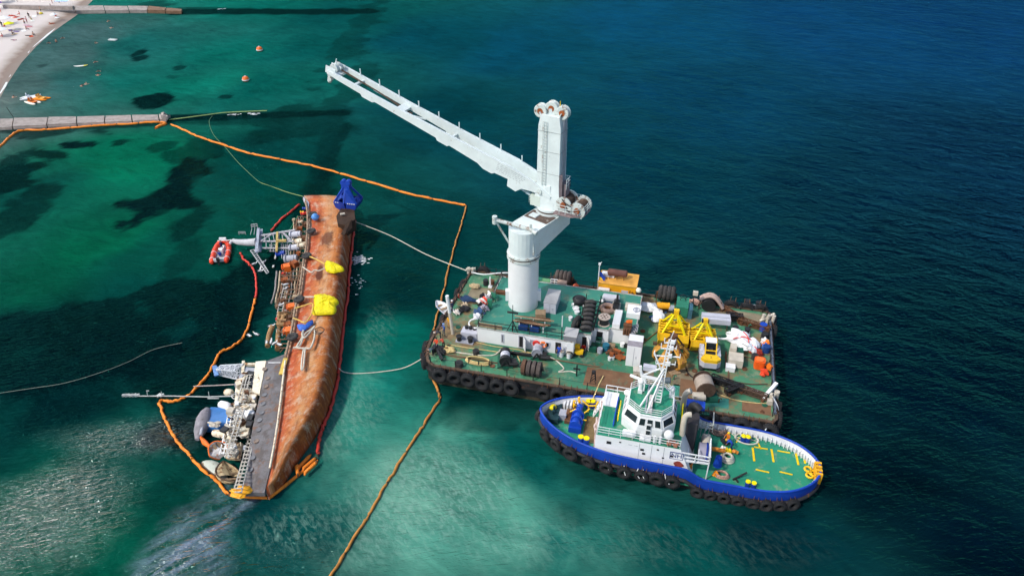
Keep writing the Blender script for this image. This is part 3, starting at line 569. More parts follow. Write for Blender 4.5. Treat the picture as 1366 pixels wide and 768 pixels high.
for px, py, lab in ((346.5, 68, 'orange and white mooring buoy farther from the jetty'), (328, 108, 'orange and white mooring buoy nearer the jetty')):
    t = T('mooring_buoy', lab, 'buoy', P(px, py), 0, 'swim area buoys'); MB().sph((0, 0, .4), (.8, .8, .72), 16, 10).build('float', orangeP, t)
    MB().tor((0, 0, .3), (0, 0, 1), .76, .12).build('collar', cwhite, t); MB().cyl((0, 0, 1.05), (0, 0, 1.2), .2, .16).build('cap', cwhite, t)

# ------------------------------------------------------------------ floating oil booms and lines
def smooth(pts, n=6):
    out = []; k = len(pts)
    for i in range(k - 1):
        p0, p1, p2, p3 = pts[max(0, i - 1)], pts[i], pts[i + 1], pts[min(k - 1, i + 2)]
        for j in range(n):
            t = j / n; out.append(.5 * ((2 * p1) + (p2 - p0) * t + (2 * p0 - 5 * p1 + 4 * p2 - p3) * t * t + (3 * p1 - p0 - 3 * p2 + p3) * t ** 3))
    out.append(pts[-1]); return out
boomO = M('orange_boom_fabric', (.88, .25, .02), .6, var=.3, scale=.8, grime=.25, grimec=(.28, .09, .02)); boomR = M('red_boom_fabric', (.66, .05, .03), .6, var=.3, scale=.8, grime=.1); boomY = M('ochre_boom_fabric', (.5, .21, .04), .7, var=.35, scale=.8, grime=.3, grimec=(.2, .09, .03))
def boom(pts, lab, mat, r=.2, z=.12, seg=4.0, name='oil_boom', group='floating oil booms', rigid=False, zs=None):
    w_ = [P(*q, z) for q in pts]; path = w_ if rigid else smooth(w_, 7); t = T(name, lab, 'oil boom', w_[0], 0, group)
    # split the run into sausage sections with pinched joints
    run = MB(); conn = MB(); acc = 0; cur = [path[0]]
    rs = random.Random(len(pts)); 
    def flush(c):
        if len(c) < 2: return
        q = [Vector(v) for v in c]; d0 = (q[1] - q[0]).normalized(); d1 = (q[-1] - q[-2]).normalized(); L_ = sum((b - a).length for a, b in zip(q, q[1:]))
        e = min(.35, L_ * .2); q2 = [q[0], q[0] + d0 * e] + q[1:-1] + [q[-1] - d1 * e, q[-1]]; k = len(q2)
        run.tube([v + Vector((rs.uniform(-.09, .09), rs.uniform(-.09, .09), rs.uniform(-.05, .05))) for v in q2], [r * .5] + [r * rs.uniform(.85, 1.12) for _ in range(k - 2)] + [r * .5], 8); conn.bar(q[-1] - d1 * .12 - Vector((0, 0, .1)), q[-1] + d1 * .12 - Vector((0, 0, .1)), .1, r * 2.3)
    for a, b in zip(path, path[1:]):
        acc += (b - a).length; cur.append(b)
        if acc > seg: flush(cur); cur = [b]; acc = 0
    flush(cur); run.build('float_tube', mat, t, world=True); conn.build('joint_plate', brownM, t, world=True)
    return t
boom([(-30, 222), (0, 195), (14, 182), (28, 174.5), (62, 173), (100, 170), (140, 167), (176, 165), (205, 163), (222, 163.5)], 'orange boom lying along the foot of the concrete jetty', boomO, .24)
boom([(207, 171.5), (214, 168), (222, 165)], 'short stub of orange boom off the tip of the concrete jetty', boomO, .3)
boom([(228, 166), (245, 173), (262, 181), (300, 194), (335, 205), (380, 214), (420, 222), (480, 239), (540, 257), (590, 268), (622, 274)], 'long orange boom stretching from the jetty tip out past the crane', boomO, .2, seg=6)
boom([(622, 275), (612, 310), (600, 352), (590, 395), (582, 425), (577, 447)], 'ochre boom running down to the left corner of the barge', boomY, .14)
boom([(574, 492), (580, 510), (587, 531)], 'short ochre boom hanging off the barge corner tyres', boomY, .15)
boom([(587, 532), (568, 562), (545, 597), (520, 637), (494, 682), (468, 724), (440, 770), (415, 812)], 'ochre boom trailing from near the barge to the bottom of the picture', boomY, .15)
boom([(474, 294), (470.5, 322), (467, 355), (463.5, 395), (457, 450), (451.5, 500), (445.5, 528), (438, 553), (430, 570), (426, 584), (424, 606)], 'red boom hugging the bilge side of the wrecked hull', boomR, .19, z=.3, seg=9)
boom([(423, 614), (402, 630), (380, 647), (358, 664), (335, 662), (306, 660)], 'orange boom around the stern of the wreck', boomO, .17, rigid=True, seg=6)
boom([(305, 659), (290, 642), (270, 625), (252, 606), (236, 588), (224, 566), (215, 545), (214, 534), (230, 535), (247, 530), (262, 517), (277, 500), (288, 480), (295, 469), (310, 462), (324, 450), (333, 430), (338, 408), (341, 397)], 'orange boom looping round the sunken deck side of the wreck', boomO, .17, seg=3.5)
boom([(341, 397), (342, 382), (340, 365), (334, 354), (325, 345), (320, 337)], 'red boom running on from the orange loop towards the lattice mast', boomR, .16)
boom([(400, 272), (388, 282), (374, 294), (362, 308)], 'short red boom off the bow of the wreck', boomR, .18, z=.15)
for i, (a, b) in enumerate((((397, 627), (414, 606)), ((403, 628), (421, 610)), ((396, 620), (397, 633)), ((405, 634), (422, 616)))):
    boom([a, b], ['upper', 'second', 'crosswise', 'outermost'][i] + ' short orange boom length in the pile beside the stern', boomO, .2, rigid=True, z=.2 + .1 * i, seg=9, group='short boom lengths piled by the stern')
def rope(pts, lab, mat, r=.05, name='rope', cat='rope', n=6, group=None):
    path = smooth([P(*q) if len(q) == 3 else P(*q, .03) for q in pts], n); return solo(MB().tube(path, r, 6), name, mat, lab, cat, loc=path[0], world=True, group=group)
rope([(474, 296, 2.6), (520, 314, 1.7), (570, 340, 1.8), (625, 362, 3.0)], 'pale mooring rope from the bow of the wreck to the barge', ropeW, .07)
rope([(452, 491, 1.0), (459, 496, .3), (475, 498), (505, 496), (540, 490, .5), (568, 475, 2.4)], 'slack pale rope from the wreck to the near barge corner', ropeW, .06)
rope([(348, 244), (368, 251), (385, 257, 1), (404, 262, 3.4)], 'pale green line from the water to the bow of the wreck', ropeG, .06)
rope([(0, 524), (40, 518), (85, 511), (130, 498), (170, 483), (205, 466), (243, 457)], 'long thin line floating left of the wreck', M('grey_green_line', (.22, .24, .2), .9), .035)
rope([(226, 160), (250, 157), (280, 153), (300, 150.5), (330, 149), (356, 148)], 'yellowish rope lying along the sunken breakwater', ropeG, .13)
rope([(283, 155), (279, 163), (285, 180), (300, 196), (318, 217), (340, 238), (348, 244)], 'thin green line trailing from the breakwater towards the wreck', M('dull_green_line', (.1, .2, .1), .9), .06)
rope([(356, 336), (370, 322), (385, 308), (397, 288)], 'bright green line beside the short red boom', M('bright_green_line', (.05, .35, .16), .9), .05)
mb = MB(); fr = random.Random(8)
for (px, py, rx, ry, k) in [(312, 152.5, 10, 1.2, 14), (340, 152, 7, 1.6, 10), (479, 346, 10, 6, 90), (477, 376, 9, 9, 18), (296, 12, 5, 1, 6)]:
    for i in range(k):
        c = P(px + fr.gauss(0, rx * .5), py + fr.gauss(0, ry * .5), .03); a = fr.uniform(.03, .13) * (1 if px > 400 else 1.6); n = 7
        ring = [(c.x + a * fr.uniform(.5, 1.3) * 2.2 * math.cos(q * 2 * math.pi / n), c.y + a * fr.uniform(.4, 1.1) * math.sin(q * 2 * math.pi / n)) for q in range(n)]; mb.prism(ring, .01, .05)
o = mb.build('water_foam', foam); o['kind'] = 'stuff'
# ------------------------------------------------------------------ the capsized tanker
def hull_mat():
    m = bpy.data.materials.new('rusted_hull_plating'); m.use_nodes = True; t = m.node_tree; L = t.links.new; b = t.nodes['Principled BSDF']
    at = t.nodes.new('ShaderNodeAttribute'); at.attribute_name = 'girth'; sp = t.nodes.new('ShaderNodeSeparateColor'); L(at.outputs['Color'], sp.inputs[0])
    tc = t.nodes.new('ShaderNodeTexCoord')
    def noise(sx, sy, s, d, seed, rg=.65):
        mp = t.nodes.new('ShaderNodeMapping'); mp.inputs['Scale'].default_value = (sx, sy, 1); mp.inputs['Location'].default_value = (seed, seed, seed); L(at.outputs['Color'], mp.inputs[0])
        n = t.nodes.new('ShaderNodeTexNoise'); n.inputs['Scale'].default_value = s; n.inputs['Detail'].default_value = d; n.inputs['Roughness'].default_value = rg; L(mp.outputs[0], n.inputs[0]); return n.outputs['Fac']
    def ramp(x, st):
        r = t.nodes.new('ShaderNodeValToRGB'); e = r.color_ramp.elements
        while len(e) < len(st): e.new(.5)
        for q, (p_, c) in zip(e, st): q.position = p_; q.color = (S(c) if isinstance(c, str) else (c,) * 3) + (1,)
        L(x, r.inputs[0]); return r.outputs[0]
    def mix(f, a, c, mode='MIX'):
        n = t.nodes.new('ShaderNodeMixRGB'); n.blend_type = mode
        for i, x in enumerate((f, a, c)):
            if isinstance(x, float): n.inputs[i].default_value = x
            elif isinstance(x, str): n.inputs[i].default_value = S(x) + (1,)
            else: L(x, n.inputs[i])
        return n.outputs[0]
    wob = t.nodes.new('ShaderNodeMath'); wob.operation = 'MULTIPLY_ADD'; L(noise(3, 9, 1, 4, 2), wob.inputs[0]); wob.inputs[1].default_value = .16; L(sp.outputs['Red'], wob.inputs[2])
    # across the girth: pale worn draught strip, old red boot topping, then orange rust with grey bare patches
    c = ramp(wob.outputs[0], [(.06, 'a0978a'), (.12, 'b39478'), (.15, 'b8522f'), (.27, 'b85834'), (.42, 'c47544'), (.62, 'c89463'), (.84, 'c2763a'), (.97, '8e4a22')])
    c = mix(ramp(noise(2.2, 14, 1, 7, 7), [(.46, 0.), (.7, .6)]), c, 'a8481f')
    c = mix(ramp(noise(8, 55, 1, 8, 47), [(.47, 0.), (.68, .65)]), c, '74301a')
    c = mix(ramp(noise(6, 42, 1, 8, 17, .7), [(.5, 0.), (.68, .8)]), c, 'c9b79d')
    c = mix(ramp(noise(9, 90, 1, 6, 27), [(.5, 0.), (.66, .45)]), c, 'cf7a34')
    wv = t.nodes.new('ShaderNodeTexBrick'); mp = t.nodes.new('ShaderNodeMapping'); mp.inputs['Scale'].default_value = (4.2, 9, 1); mp.inputs['Rotation'].default_value = (0, 0, R(90)); L(at.outputs['Color'], mp.inputs[0]); L(mp.outputs[0], wv.inputs[0])
    wv.inputs['Scale'].default_value = 1; wv.inputs['Brick Width'].default_value = 1.0; wv.inputs['Row Height'].default_value = 1.0; wv.inputs['Mortar Size'].default_value = .008; wv.inputs['Color1'].default_value = (1, 1, 1, 1); wv.inputs['Color2'].default_value = (.9, .9, .92, 1); wv.inputs['Mortar'].default_value = (.6, .52, .48, 1)
    c = mix(.6, c, wv.outputs[0], 'MULTIPLY')
    # big dark burnt stains, each with its own edge
    for (u, v, ru, rv, st) in ((.5, .165, .36, .075, .75), (.42, .29, .22, .075, .85), (.3, .47, .25, .09, .25)):
        mp = t.nodes.new('ShaderNodeMapping'); mp.vector_type = 'TEXTURE'; mp.inputs['Location'].default_value = (u, v, 0); mp.inputs['Scale'].default_value = (ru, rv, 1); L(at.outputs['Color'], mp.inputs[0])
        s2 = t.nodes.new('ShaderNodeSeparateXYZ'); L(mp.outputs[0], s2.inputs[0]); cb = t.nodes.new('ShaderNodeCombineXYZ'); L(s2.outputs[0], cb.inputs[0]); L(s2.outputs[1], cb.inputs[1])
        ln = t.nodes.new('ShaderNodeVectorMath'); ln.operation = 'LENGTH'; L(cb.outputs[0], ln.inputs[0])
        ad = t.nodes.new('ShaderNodeMath'); ad.operation = 'MULTIPLY_ADD'; L(noise(6, 40, 1, 6, 31), ad.inputs[0]); ad.inputs[1].default_value = 1.0; L(ln.outputs['Value'], ad.inputs[2])
        c = mix(ramp(ad.outputs[0], [(.8, st), (1.5, 0.)]), c, '4a1c12')
    L(c, b.inputs['Base Color']); b.inputs['Roughness'].default_value = .75; b.inputs['Specular IOR Level'].default_value = .25
    bp = t.nodes.new('ShaderNodeBump'); bp.inputs['Strength'].default_value = .35; bp.inputs['Distance'].default_value = .12; L(noise(5, 40, 1, 6, 3), bp.inputs['Height']); L(bp.outputs[0], b.inputs['Normal'])
    return m
def lerp_tab(tab, y):
    if y <= tab[0][0]: return tab[0][1]
    for (a, b), (c, d) in zip(tab, tab[1:]):
        if y <= c: return b + (d - b) * (y - a) / (c - a)
    return tab[-1][1]
LEFT = [(261, 405), (270, 410), (285, 412), (300, 412), (330, 410), (350, 406), (389, 401), (412, 395), (438, 391), (460, 386), (480, 381), (529, 375), (569, 369.5), (626, 359.5), (657, 352)]
RIGHT = [(261, 446), (275, 459), (290, 471), (321, 468), (350, 464.5), (395, 461), (450, 454.5), (503, 448.5), (530, 442), (555, 434), (582, 419), (607, 401), (630, 386), (647, 376), (661, 360)]
def ZL(y): return lerp_tab([(200, 3.3), (520, 3.3), (600, 2.6), (661, 1.3)], y)
wreck = T('capsized_tanker', 'rusty capsized tanker lying on its side with hull and red boot topping upward', 'ship', P(400, 460))
rows = list(np.linspace(261, 653, 64)); mb = MB(); g = []; n = 17
for i, y in enumerate(rows):
    zl = ZL(y); a = P(lerp_tab(LEFT, y), y, zl)
    # slightly skewed station so the bow plate runs the way it does in the photo
    yr = y + lerp_tab([(261, 22), (300, 14), (400, 0), (660, 0)], y); c = P(lerp_tab(RIGHT, min(yr, 661)), min(yr, 661), .4)
    d = (c - a); d.z = 0; W = d.length; d.normalize(); ring = []
    for k in range(n):
        s = k / (n - 1)
        prof = [(0, 0.), (.2, .1), (.5, .16), (.76, .06), (.86, -.18), (.93, -.65), (.97, -1.25), (1, .4 - zl)]
        q = s * 1.0; z = lerp_tab(prof, q) + zl; ring.append(a + d * W * q + Vector((0, 0, z - zl)))
    dn = [ring[-1] + d * .15 + Vector((0, 0, -3.2))]; base_l = [a + Vector((.4, 0, -4.5))]
    full = ring + dn + base_l + [a + Vector((.25, 0, -2.0))]
    g += [(k / (n - 1), i / 63) for k in range(n)] + [(1, i / 63), (0, i / 63), (0, i / 63)]
    mb.v += full
m_ = n + 3
mb.f = [[i * m_ + j, i * m_ + (j + 1) % m_, (i + 1) * m_ + (j + 1) % m_, (i + 1) * m_ + j] for i in range(63) for j in range(m_)] + [list(range(m_)), [63 * m_ + k for k in range(m_)]]
mb.mi = [0] * len(mb.f); mb.sm = [True] * len(mb.f)
hull = mb.build('hull', hull_mat(), wreck, world=True)
at_ = hull.data.attributes.new('girth', 'FLOAT_COLOR', 'POINT'); at_.data.foreach_set('color', np.array([(a, b, 0, 1) for a, b in g], dtype=np.float32).ravel())
# grey upper strake of the accommodation side with scuppers
greyS = M('grey_ship_side', (.16, .15, .155), .7, var=.4, scale=.8, rust=.4, rustc=(.17, .085, .05), rscale=.7, grime=.5, grimec=(.1, .085, .08))
GL = [(473, 378), (481, 356), (530, 346), (569, 337), (600, 332), (647, 325), (656, 324)]
ring = []
for y in np.linspace(481, 657, 16):
    a = P(lerp_tab(GL, y), y, ZL(y) - .2); c = P(lerp_tab(LEFT, y) + .6, y, ZL(y) + .12); dn = Vector((0, 0, -.5)); ring.append([a, a.lerp(c, .5) + Vector((0, 0, .12)), c, c + dn, a + dn])
tip = P(380, 472, 3.3); ring.insert(0, [tip, tip + Vector((.05, 0, .02)), tip + Vector((.1, 0, 0)), tip + Vector((.1, 0, -.5)), tip + Vector((0, 0, -.5))])
strake = MB().loft(ring, smooth=False).build('side_strake', greyS, wreck, world=True)
for px, py, open_ in ((353, 492, 1), (357, 504, 1), (355, 515, 1), (353, 526, 0), (351, 538, 0), (349, 550, 0), (346, 560, 0), (345, 573, 0), (342, 588, 1), (337, 610, 0), (334, 626, 0)):
    c = P(px, py, ZL(py) + .02); pr = MB(); pr.tor(c, (0, 0, 1), .24, .06, 16, 6); pr.cyl(c - Vector((0, 0, .05)), c + Vector((0, 0, .02)), .2, n=14); pr.build('porthole', M('rusty_brown_rim', (.26, .2, .16), .7, rust=.3) if open_ else M('dull_grey_rim', (.2, .2, .21), .7, rust=.2), wreck, world=True)
MB().tube([P(380.5, 481, 3.65), P(376, 520, 3.62), P(371, 560, 3.3), P(366, 592, 3.0), P(360, 624, 2.4)], .12, 6).build('rubbing_pipe', cream, wreck, world=True)
MB().bar(P(381, 478, 3.6), P(375, 499, 3.6), .5, .15).build('yellow_plank', M('yellow_plank', (.72, .5, .1), .7), wreck, world=True)
mb = MB(); mb.bar(P(358, 483.5, 3.3), P(374, 483.5, 3.4), .1, .06); mb.build('white_streak_bar', white, wreck, world=True)
# bow: grey end plate, dark gash with its torn flap
MB().slab([P(404, 262, 3.55), P(412, 270, 3.6), P(412, 279, 3.6), P(405, 268, 3.55)], .15).build('bow_plate', lilac, wreck, world=True)
gash = M('dark_torn_plating', (.05, .026, .014), .85, var=.6, scale=1.2)
gc = P(458, 293, 3.4); 
gb = MB().prism([P(*q, 3.6)[:2] for q in ((449, 291), (456, 279), (473, 283), (474, 296), (463, 303), (451, 301))], 2.2, lambda p: 3.95 + .02 * (p[0] + 26)); gb.build('bow_gash', gash, wreck, world=True)
MB().slab([P(462, 297, 4.2), P(469, 292, 4.3), P(470, 304, 3.6), P(459, 314, 3.6), P(455, 312, 3.7)], .12).build('torn_flap', gash, wreck, world=True)
MB().tube([P(454, 286, 4.3), P(460, 285, 4.3)], .18).build('gash_bracket', beige, wreck, world=True)
# deck edge rail line, frames, deck pipework standing out sideways over the water
off = lambda y, o, z: P(lerp_tab(LEFT, y) - o, y, z)
mb = MB(); mb.tube([off(y, 1.5, 3.75) for y in range(268, 480, 8)], .16, 6)
for y in range(266, 480, 6): mb.bar(off(y, 3.5, 2.9), off(y, 0, 3.7), .12)
mb.build('gunwale_rail', M('rusty_pale_rail', (.34, .25, .17), .8, rust=.45, scale=2), wreck, world=True)
rr = random.Random(12)
pm = [M('brown_pipe', (.19, .105, .06), .75, var=.4, rust=.3, scale=2), M('cream_pipe', (.45, .36, .24), .7, var=.3, rust=.4, scale=2), M('grey_pipe', (.26, .24, .23), .7, rust=.35, scale=2), rustO]
for k in range(9):
    o0 = 5 + k * 3.6 + rr.uniform(-1, 1); y0 = rr.choice([292, 345, 350]); y1 = rr.choice([402, 440, 452]); mb = MB()
    if k > 4: y0, y1 = 362, 408
    mb.tube([off(y, o0 + rr.uniform(-.8, .8), 2.6 - k * .22) for y in range(y0, y1, 6)], rr.uniform(.09, .17), 6); mb.build('deck_pipe', pm[k % 3], wreck, world=True)
mb = MB()
for y in range(290, 468, 6):
    ln = 14 + rr.uniform(-5, 6) + (10 if 355 < y < 410 else 0); z0 = rr.uniform(1.2, 2.6); mb.bar(off(y, 1, 2.9), off(y + rr.uniform(-1.5, 1.5), ln, z0), .1)
    if rr.random() < .75: mb.bar(off(y, ln, z0), off(y + rr.uniform(2, 6), ln + rr.uniform(-3, 3), z0 - rr.uniform(0, 1)), .09)
    if rr.random() < .6: mb.bar(off(y, ln * .5, 2.2), off(y + 6, ln * .8, 1.6), .09)
mb.build('pipe_bracing', pm[0], wreck, world=True)
mb = MB()
for y0, y1, o_ in ((385, 432, 18), (385, 432, 24), (350, 385, 22)): mb.tube([off(y, o_, 2.0) for y in range(y0, y1, 6)], .06)
for y in range(352, 430, 4): mb.bar(off(y, 16, 2.0), off(y, 25, 2.0), .06)
mb.build('catwalk_grating', M('pale_rail', (.5, .45, .4), .7, rust=.35, scale=2), wreck, world=True)
for px, py, s, z, mt in ((383, 357, .9, 2.4, orangeP), (393, 352, .8, 2.8, rustO), (389, 410, .8, 2.6, orangeP), (386, 442, .9, 2.6, orangeP), (385, 434, .7, 2.5, rustO), (381, 374, .7, 2.2, rustO), (388, 424, .6, 2.8, rustM), (408, 300, .6, 2.8, rustM), (401, 305, .5, 2.4, rustO), (377, 402, .6, 2, rustM), (407, 318, .7, 2.9, rustM)):
    c = P(px, py, z); mb = MB(); mb.box(c, (s, s * 1.1, s), rr.uniform(0, 1)); mb.tor(c + Vector((-s * .7, 0, .1)), (1, 0, 0), s * .42, .06, 14, 5); mb.cyl(c, c + Vector((-s * .75, 0, .1)), .08, n=6); mb.build('deck_valve', mt, wreck, world=True)
for px, py, s, z, mt in ((394, 313, 1.2, 2.6, lilac), (397, 322, 1.0, 2.6, cream), (393, 330, 1.1, 2.4, lilac), (388, 345, 1.3, 2.5, greyP), (402, 327, .8, 2.8, cream), (401, 296, .5, 2.6, cream), (404, 285, .45, 2.8, redP), (403, 283, .4, 2.6, yellowM), (406, 278, .4, 2.8, blueP), (374, 338, .9, 1.8, blueP)):
    c = P(px, py, z); mb = MB(); mb.cyl(c + Vector((-s * .7, 0, -.1)), c + Vector((s * .7, 0, .1)), s * .4, n=12); mb.tor(c + Vector((-s * .5, 0, 0)), (1, 0, .15), s * .42, .09, 14, 5); mb.tor(c + Vector((s * .4, 0, 0)), (1, 0, .15), s * .42, .09, 14, 5); mb.build('winch_housing', mt, wreck, world=True)
# arched frames half way along the deck
fm = M('ochre_steel', (.34, .2, .085), .75, rust=.4, scale=2)
for a, b, c in (((379, 421), (372, 440), (370, 466)), ((364, 434), (359, 447), (357, 462)), ((371, 418), (386, 421), (383, 428))):
    MB().tube(smooth([P(*a, 2.6), P(*b, 1.8), P(*c, 1.4)], 5), .32, 8).build('deck_frame', fm, wreck, world=True)
mb = MB(); [mb.bar(P(x, 419, 2.4), P(x - 2, 434, 2.2), .28) for x in (372, 380)]; [mb.bar(P(370, y, 2.4), P(382, y, 2.5), .28) for y in (421, 427, 433)]; mb.build('pipe_manifold', fm, wreck, world=True)
# the mast lying out to the left
ma = M('pale_mast_paint', (.4, .39, .41), .6, var=.25, rust=.25, scale=1.5)
def lattice(mb, p0, p1, w0, w1, n, r=.07, up=(0, 0, 1)):
    p0, p1 = Vector(p0), Vector(p1); d = (p1 - p0).normalized(); s = d.cross(Vector(up)).normalized(); u = s.cross(d); prev = None
    for i in range(n + 1):
        t = i / n; c = p0.lerp(p1, t); w_ = (w0 + (w1 - w0) * t) / 2; q = [c + s * w_ * a + u * w_ * b for a, b in ((-1, -1), (1, -1), (1, 1), (-1, 1))]
        for k in range(4): mb.bar(q[k], q[(k + 1) % 4], r * 1.4)
        if prev:
            for k in range(4): mb.bar(prev[k], q[k], r * 2); mb.bar(prev[k], q[(k + (1 if i % 2 else 3)) % 4], r * 1.2)
        prev = q
    return mb
mast = MB(); mast.tube([P(394, 307, 3.0), P(370, 311, 2.6), P(346, 315, 2.3)], .2, 8); mast.tube([P(392, 322, 2.8), P(365, 322, 2.4), P(345, 322, 2.2)], .16, 8); mast.bar(P(376, 309, 2.6), P(388, 321, 2.7), .24); mast.bar(P(362, 313, 2.5), P(348, 322, 2.4), .2); mast.bar(P(372, 310, 2.5), P(372, 322, 2.5), .2)
for x in (352, 358, 364, 370, 376, 382, 388): mast.bar(P(x, 312, 2.5), P(x + 2, 322, 2.5), .1)
mast.tube([P(390, 331, 2.3), P(365, 331, 1.9), P(350, 331, 1.7)], .15); [mast.bar(P(x, 322, 2.3), P(x, 332, 1.9), .1) for x in (355, 362, 369, 376, 383)]
mast.build('mast_leg', ma, wreck, world=True)
mb = MB(); mb.bar(P(345, 305, 2.8), P(342, 337, 2.2), .4, .3); mb.bar(P(348, 306, 2.4), P(346, 336, 1.6), .55, .15); mb.build('mast_platform', M('blue_grey_paint', (.36, .39, .46), .6, var=.2, rust=.12), wreck, world=True)
mb = MB(); rail(mb, [P(336, 305, 2.6), P(344, 304, 2.8)], .7, 2, .6, .04); [mb.bar(P(336 + i, 305, 2.2), P(334 + i * 1.2, 313, 2.0), .08) for i in (0, 4, 8)]; rail(mb, [P(319, 313, 2.1), P(328, 313, 2.2)], .5, 2, .8, .03); mb.build('mast_railing', ma, wreck, world=True)
mb = MB(); mb.tube([P(342, 323, 2.3), P(330, 323.5, 2.1), P(318, 323, 2.0), P(311, 321, 1.9)], [.6, .52, .42, .3], 10); mb.tube([P(313, 320, 2.1), P(309, 322, 1.9), P(307, 325, 1.6)], .25); mb.build('topmast', M('pale_topmast', (.5, .5, .52), .6, var=.25, rust=.2), wreck, world=True)
mb = MB(); mb.bar(P(290, 321, 1.2), P(312, 320, 1.8), .08)
for i, x in enumerate((294, 297, 300)): mb.box(P(x, 318.5, 1.5), (.35, .3, .35)); mb.bar(P(x, 321, 1.3), P(x, 318, 1.6), .06)
mb.build('aerial', white, wreck, world=True)
mb = MB()
for (a, b, c, d) in (((334, 334), (356, 365), (339, 333), (358.5, 363)),):
    A, B, C_, D = P(*a, 2), P(*b, .6), P(*c, 2), P(*d, .6); mb.bar(A, B, .11); mb.bar(C_, D, .11)
    for i in range(15): mb.bar(A.lerp(B, i / 14), C_.lerp(D, i / 14), .08)
mb.build('mast_ladder', M('pale_ladder', (.5, .5, .5), .6), wreck, world=True)
mb = MB(); mb.bar(P(370, 310, 2.9), P(369, 336, 2.3), .3); mb.bar(P(369, 321, 2.8), P(382, 321, 2.9), .3); mb.build('yellow_post', M('dull_yellow_post', (.5, .36, .12), .7, rust=.3), wreck, world=True)
mb = MB(); [mb.bar(P(x, 326, 1.9), P(x + 1, 336, 1.7), .08) for x in (360, 364, 367)]; [mb.bar(P(359, y, 1.9), P(368, y, 1.8), .08) for y in (327, 331, 335)]; [mb.bar(P(375 + i * 3, 325, 2), P(376 + i * 3, 345, 1.8), .09) for i in range(4)]; mb.build('mast_cage', ma, wreck, world=True)
# ---- accommodation block turned on its side
def plate(name, mat, poly, z, th=.25):
    q = [P(x, y, z if not isinstance(z, (list, tuple)) else z[i]) for i, (x, y) in enumerate(poly)]
    return MB().slab(q, th).build(name, mat, wreck, world=True)
plate('bridge_front', M('yellowed_white_paint', (.74, .67, .52), .6, var=.12, rust=.3, rustc=(.5, .3, .12), scale=.9), [(341, 482), (355, 480.5), (346, 525), (336, 522)], [2.6, 2.9, 2.9, 2.6], .35)
plate('deck_panel', cream, [(314, 517), (341, 518), (340, 536), (313, 535)], [1.4, 2.5, 2.5, 1.4], .3)
plate('deck_panel', M('patched_white_paint', (.66, .66, .66), .6, var=.15, rust=.35, rustc=(.4, .22, .1), scale=1), [(314, 538), (338, 538), (333, 560), (311, 558)], [1.5, 2.5, 2.5, 1.5], .3)
plate('deck_panel', cream, [(312, 562), (334, 561), (331, 578), (309, 576)], [1.2, 2.4, 2.4, 1.2], .3)
plate('deck_panel', M('rusty_cream_paint', (.5, .38, .24), .7, var=.3, rust=.5, scale=1.2), [(305, 588), (322, 590), (318, 612), (301, 611)], [.9, 2.0, 2.0, .9], .3)
plate('boat_deck', M('tan_deck', (.42, .3, .17), .7, var=.3, rust=.3), [(316, 556), (321, 557), (316, 578), (311, 577)], [2.2, 2.3, 2.3, 2.2], .2)
mb = MB(); q = [(325, 486), (344, 486), (343, 499), (324, 498)]; w_ = [P(x, y, 2.0) for x, y in q]
for a, b in zip(w_, w_[1:] + w_[:1]): mb.bar(a, b, .3)
mb.bar(P(325, 482, 1.9), P(322, 520, 1.7), .3); mb.build('bridge_wing_frame', cream, wreck, world=True)
mb = MB(); mb.box(P(332, 502, 2.1), (.9, 1.4, .5), -.3); mb.cyl(P(330, 510, 2), P(330, 510, 2.6), .35); mb.build('hatch_box', dark, wreck, world=True)
mb = MB(); mb.box(P(334, 505, 1.6), (2.4, 3.0, .8), -.1); mb.build('grey_locker', greyP, wreck, world=True)
mb = MB(); mb.box(P(334, 558, 2.7), (.6, .9, .5)); mb.box(P(333, 566, 2.6), (.6, .8, .5)); mb.build('vent_opening', dark, wreck, world=True)
mb = MB(); mb.cyl(P(321, 553, 2), P(336, 553, 2.7), .5); mb.build('white_tank', white, wreck, world=True)
for a, b, r_ in (((295, 539), (305, 543), .52), ((286, 577), (303, 580), .45), ((302, 523), (308, 523.5), .45), ((300, 547), (307, 546), .3)):
    A, B = P(*a, .9), P(*b, 1.2); mb = MB(); k = (B - A).normalized(); mb.tube([A - k * .25 * r_ * 2, A, A.lerp(B, .5), B, B + k * .2], [r_ * .45, r_ * .85, r_, r_ * .9, r_ * .4], 12); mb.build('ventilator', white if r_ > .5 else cream, wreck, world=True)
# funnel, blue with a grey cap
fb = P(311, 562, .4); ft = P(278, 560, .4); fu = []
for t_ in (0, .35, .7, 1): c = fb.lerp(ft, t_); fu.append([c + Vector((0, 1.55 * max(-.9, min(.9, 1.3 * math.cos(a))), 1.0 * max(-.85, min(.85, 1.3 * math.sin(a))))) for a in [k * math.pi / 6 for k in range(12)]])
MB().loft(fu).build('funnel', M('faded_blue_paint', (.04, .19, .5), .5, var=.3, scale=1, grime=.12), wreck, world=True)
mb = MB(); mb.loft([[c + Vector((w1 * math.cos(q), 0, w2 * math.sin(q))) for q in [k * math.pi / 4 for k in range(8)]] for c, w1, w2 in ((P(277, 545, 1.3), .3, .25), (P(274, 552, 1.2), .6, .6), (P(271, 562, 1.0), .85, .8), (P(267, 574, .7), .7, .6), (P(263, 586, .2), .25, .2))]); mb.build('funnel_cap', M('sooty_grey_paint', (.27, .25, .27), .7, var=.4, grime=.3), wreck, world=True)
MB().tube([P(274, 547, 1.2), P(276, 551, 1.5), P(272, 560, 1.3), P(268, 580, .8)], .2).build('exhaust_pipe', greyP, wreck, world=True)
blob(MB(), P(286, 566, 1.5), (.7, .45, .3), 4).build('torn_canvas', beige, wreck, world=True)
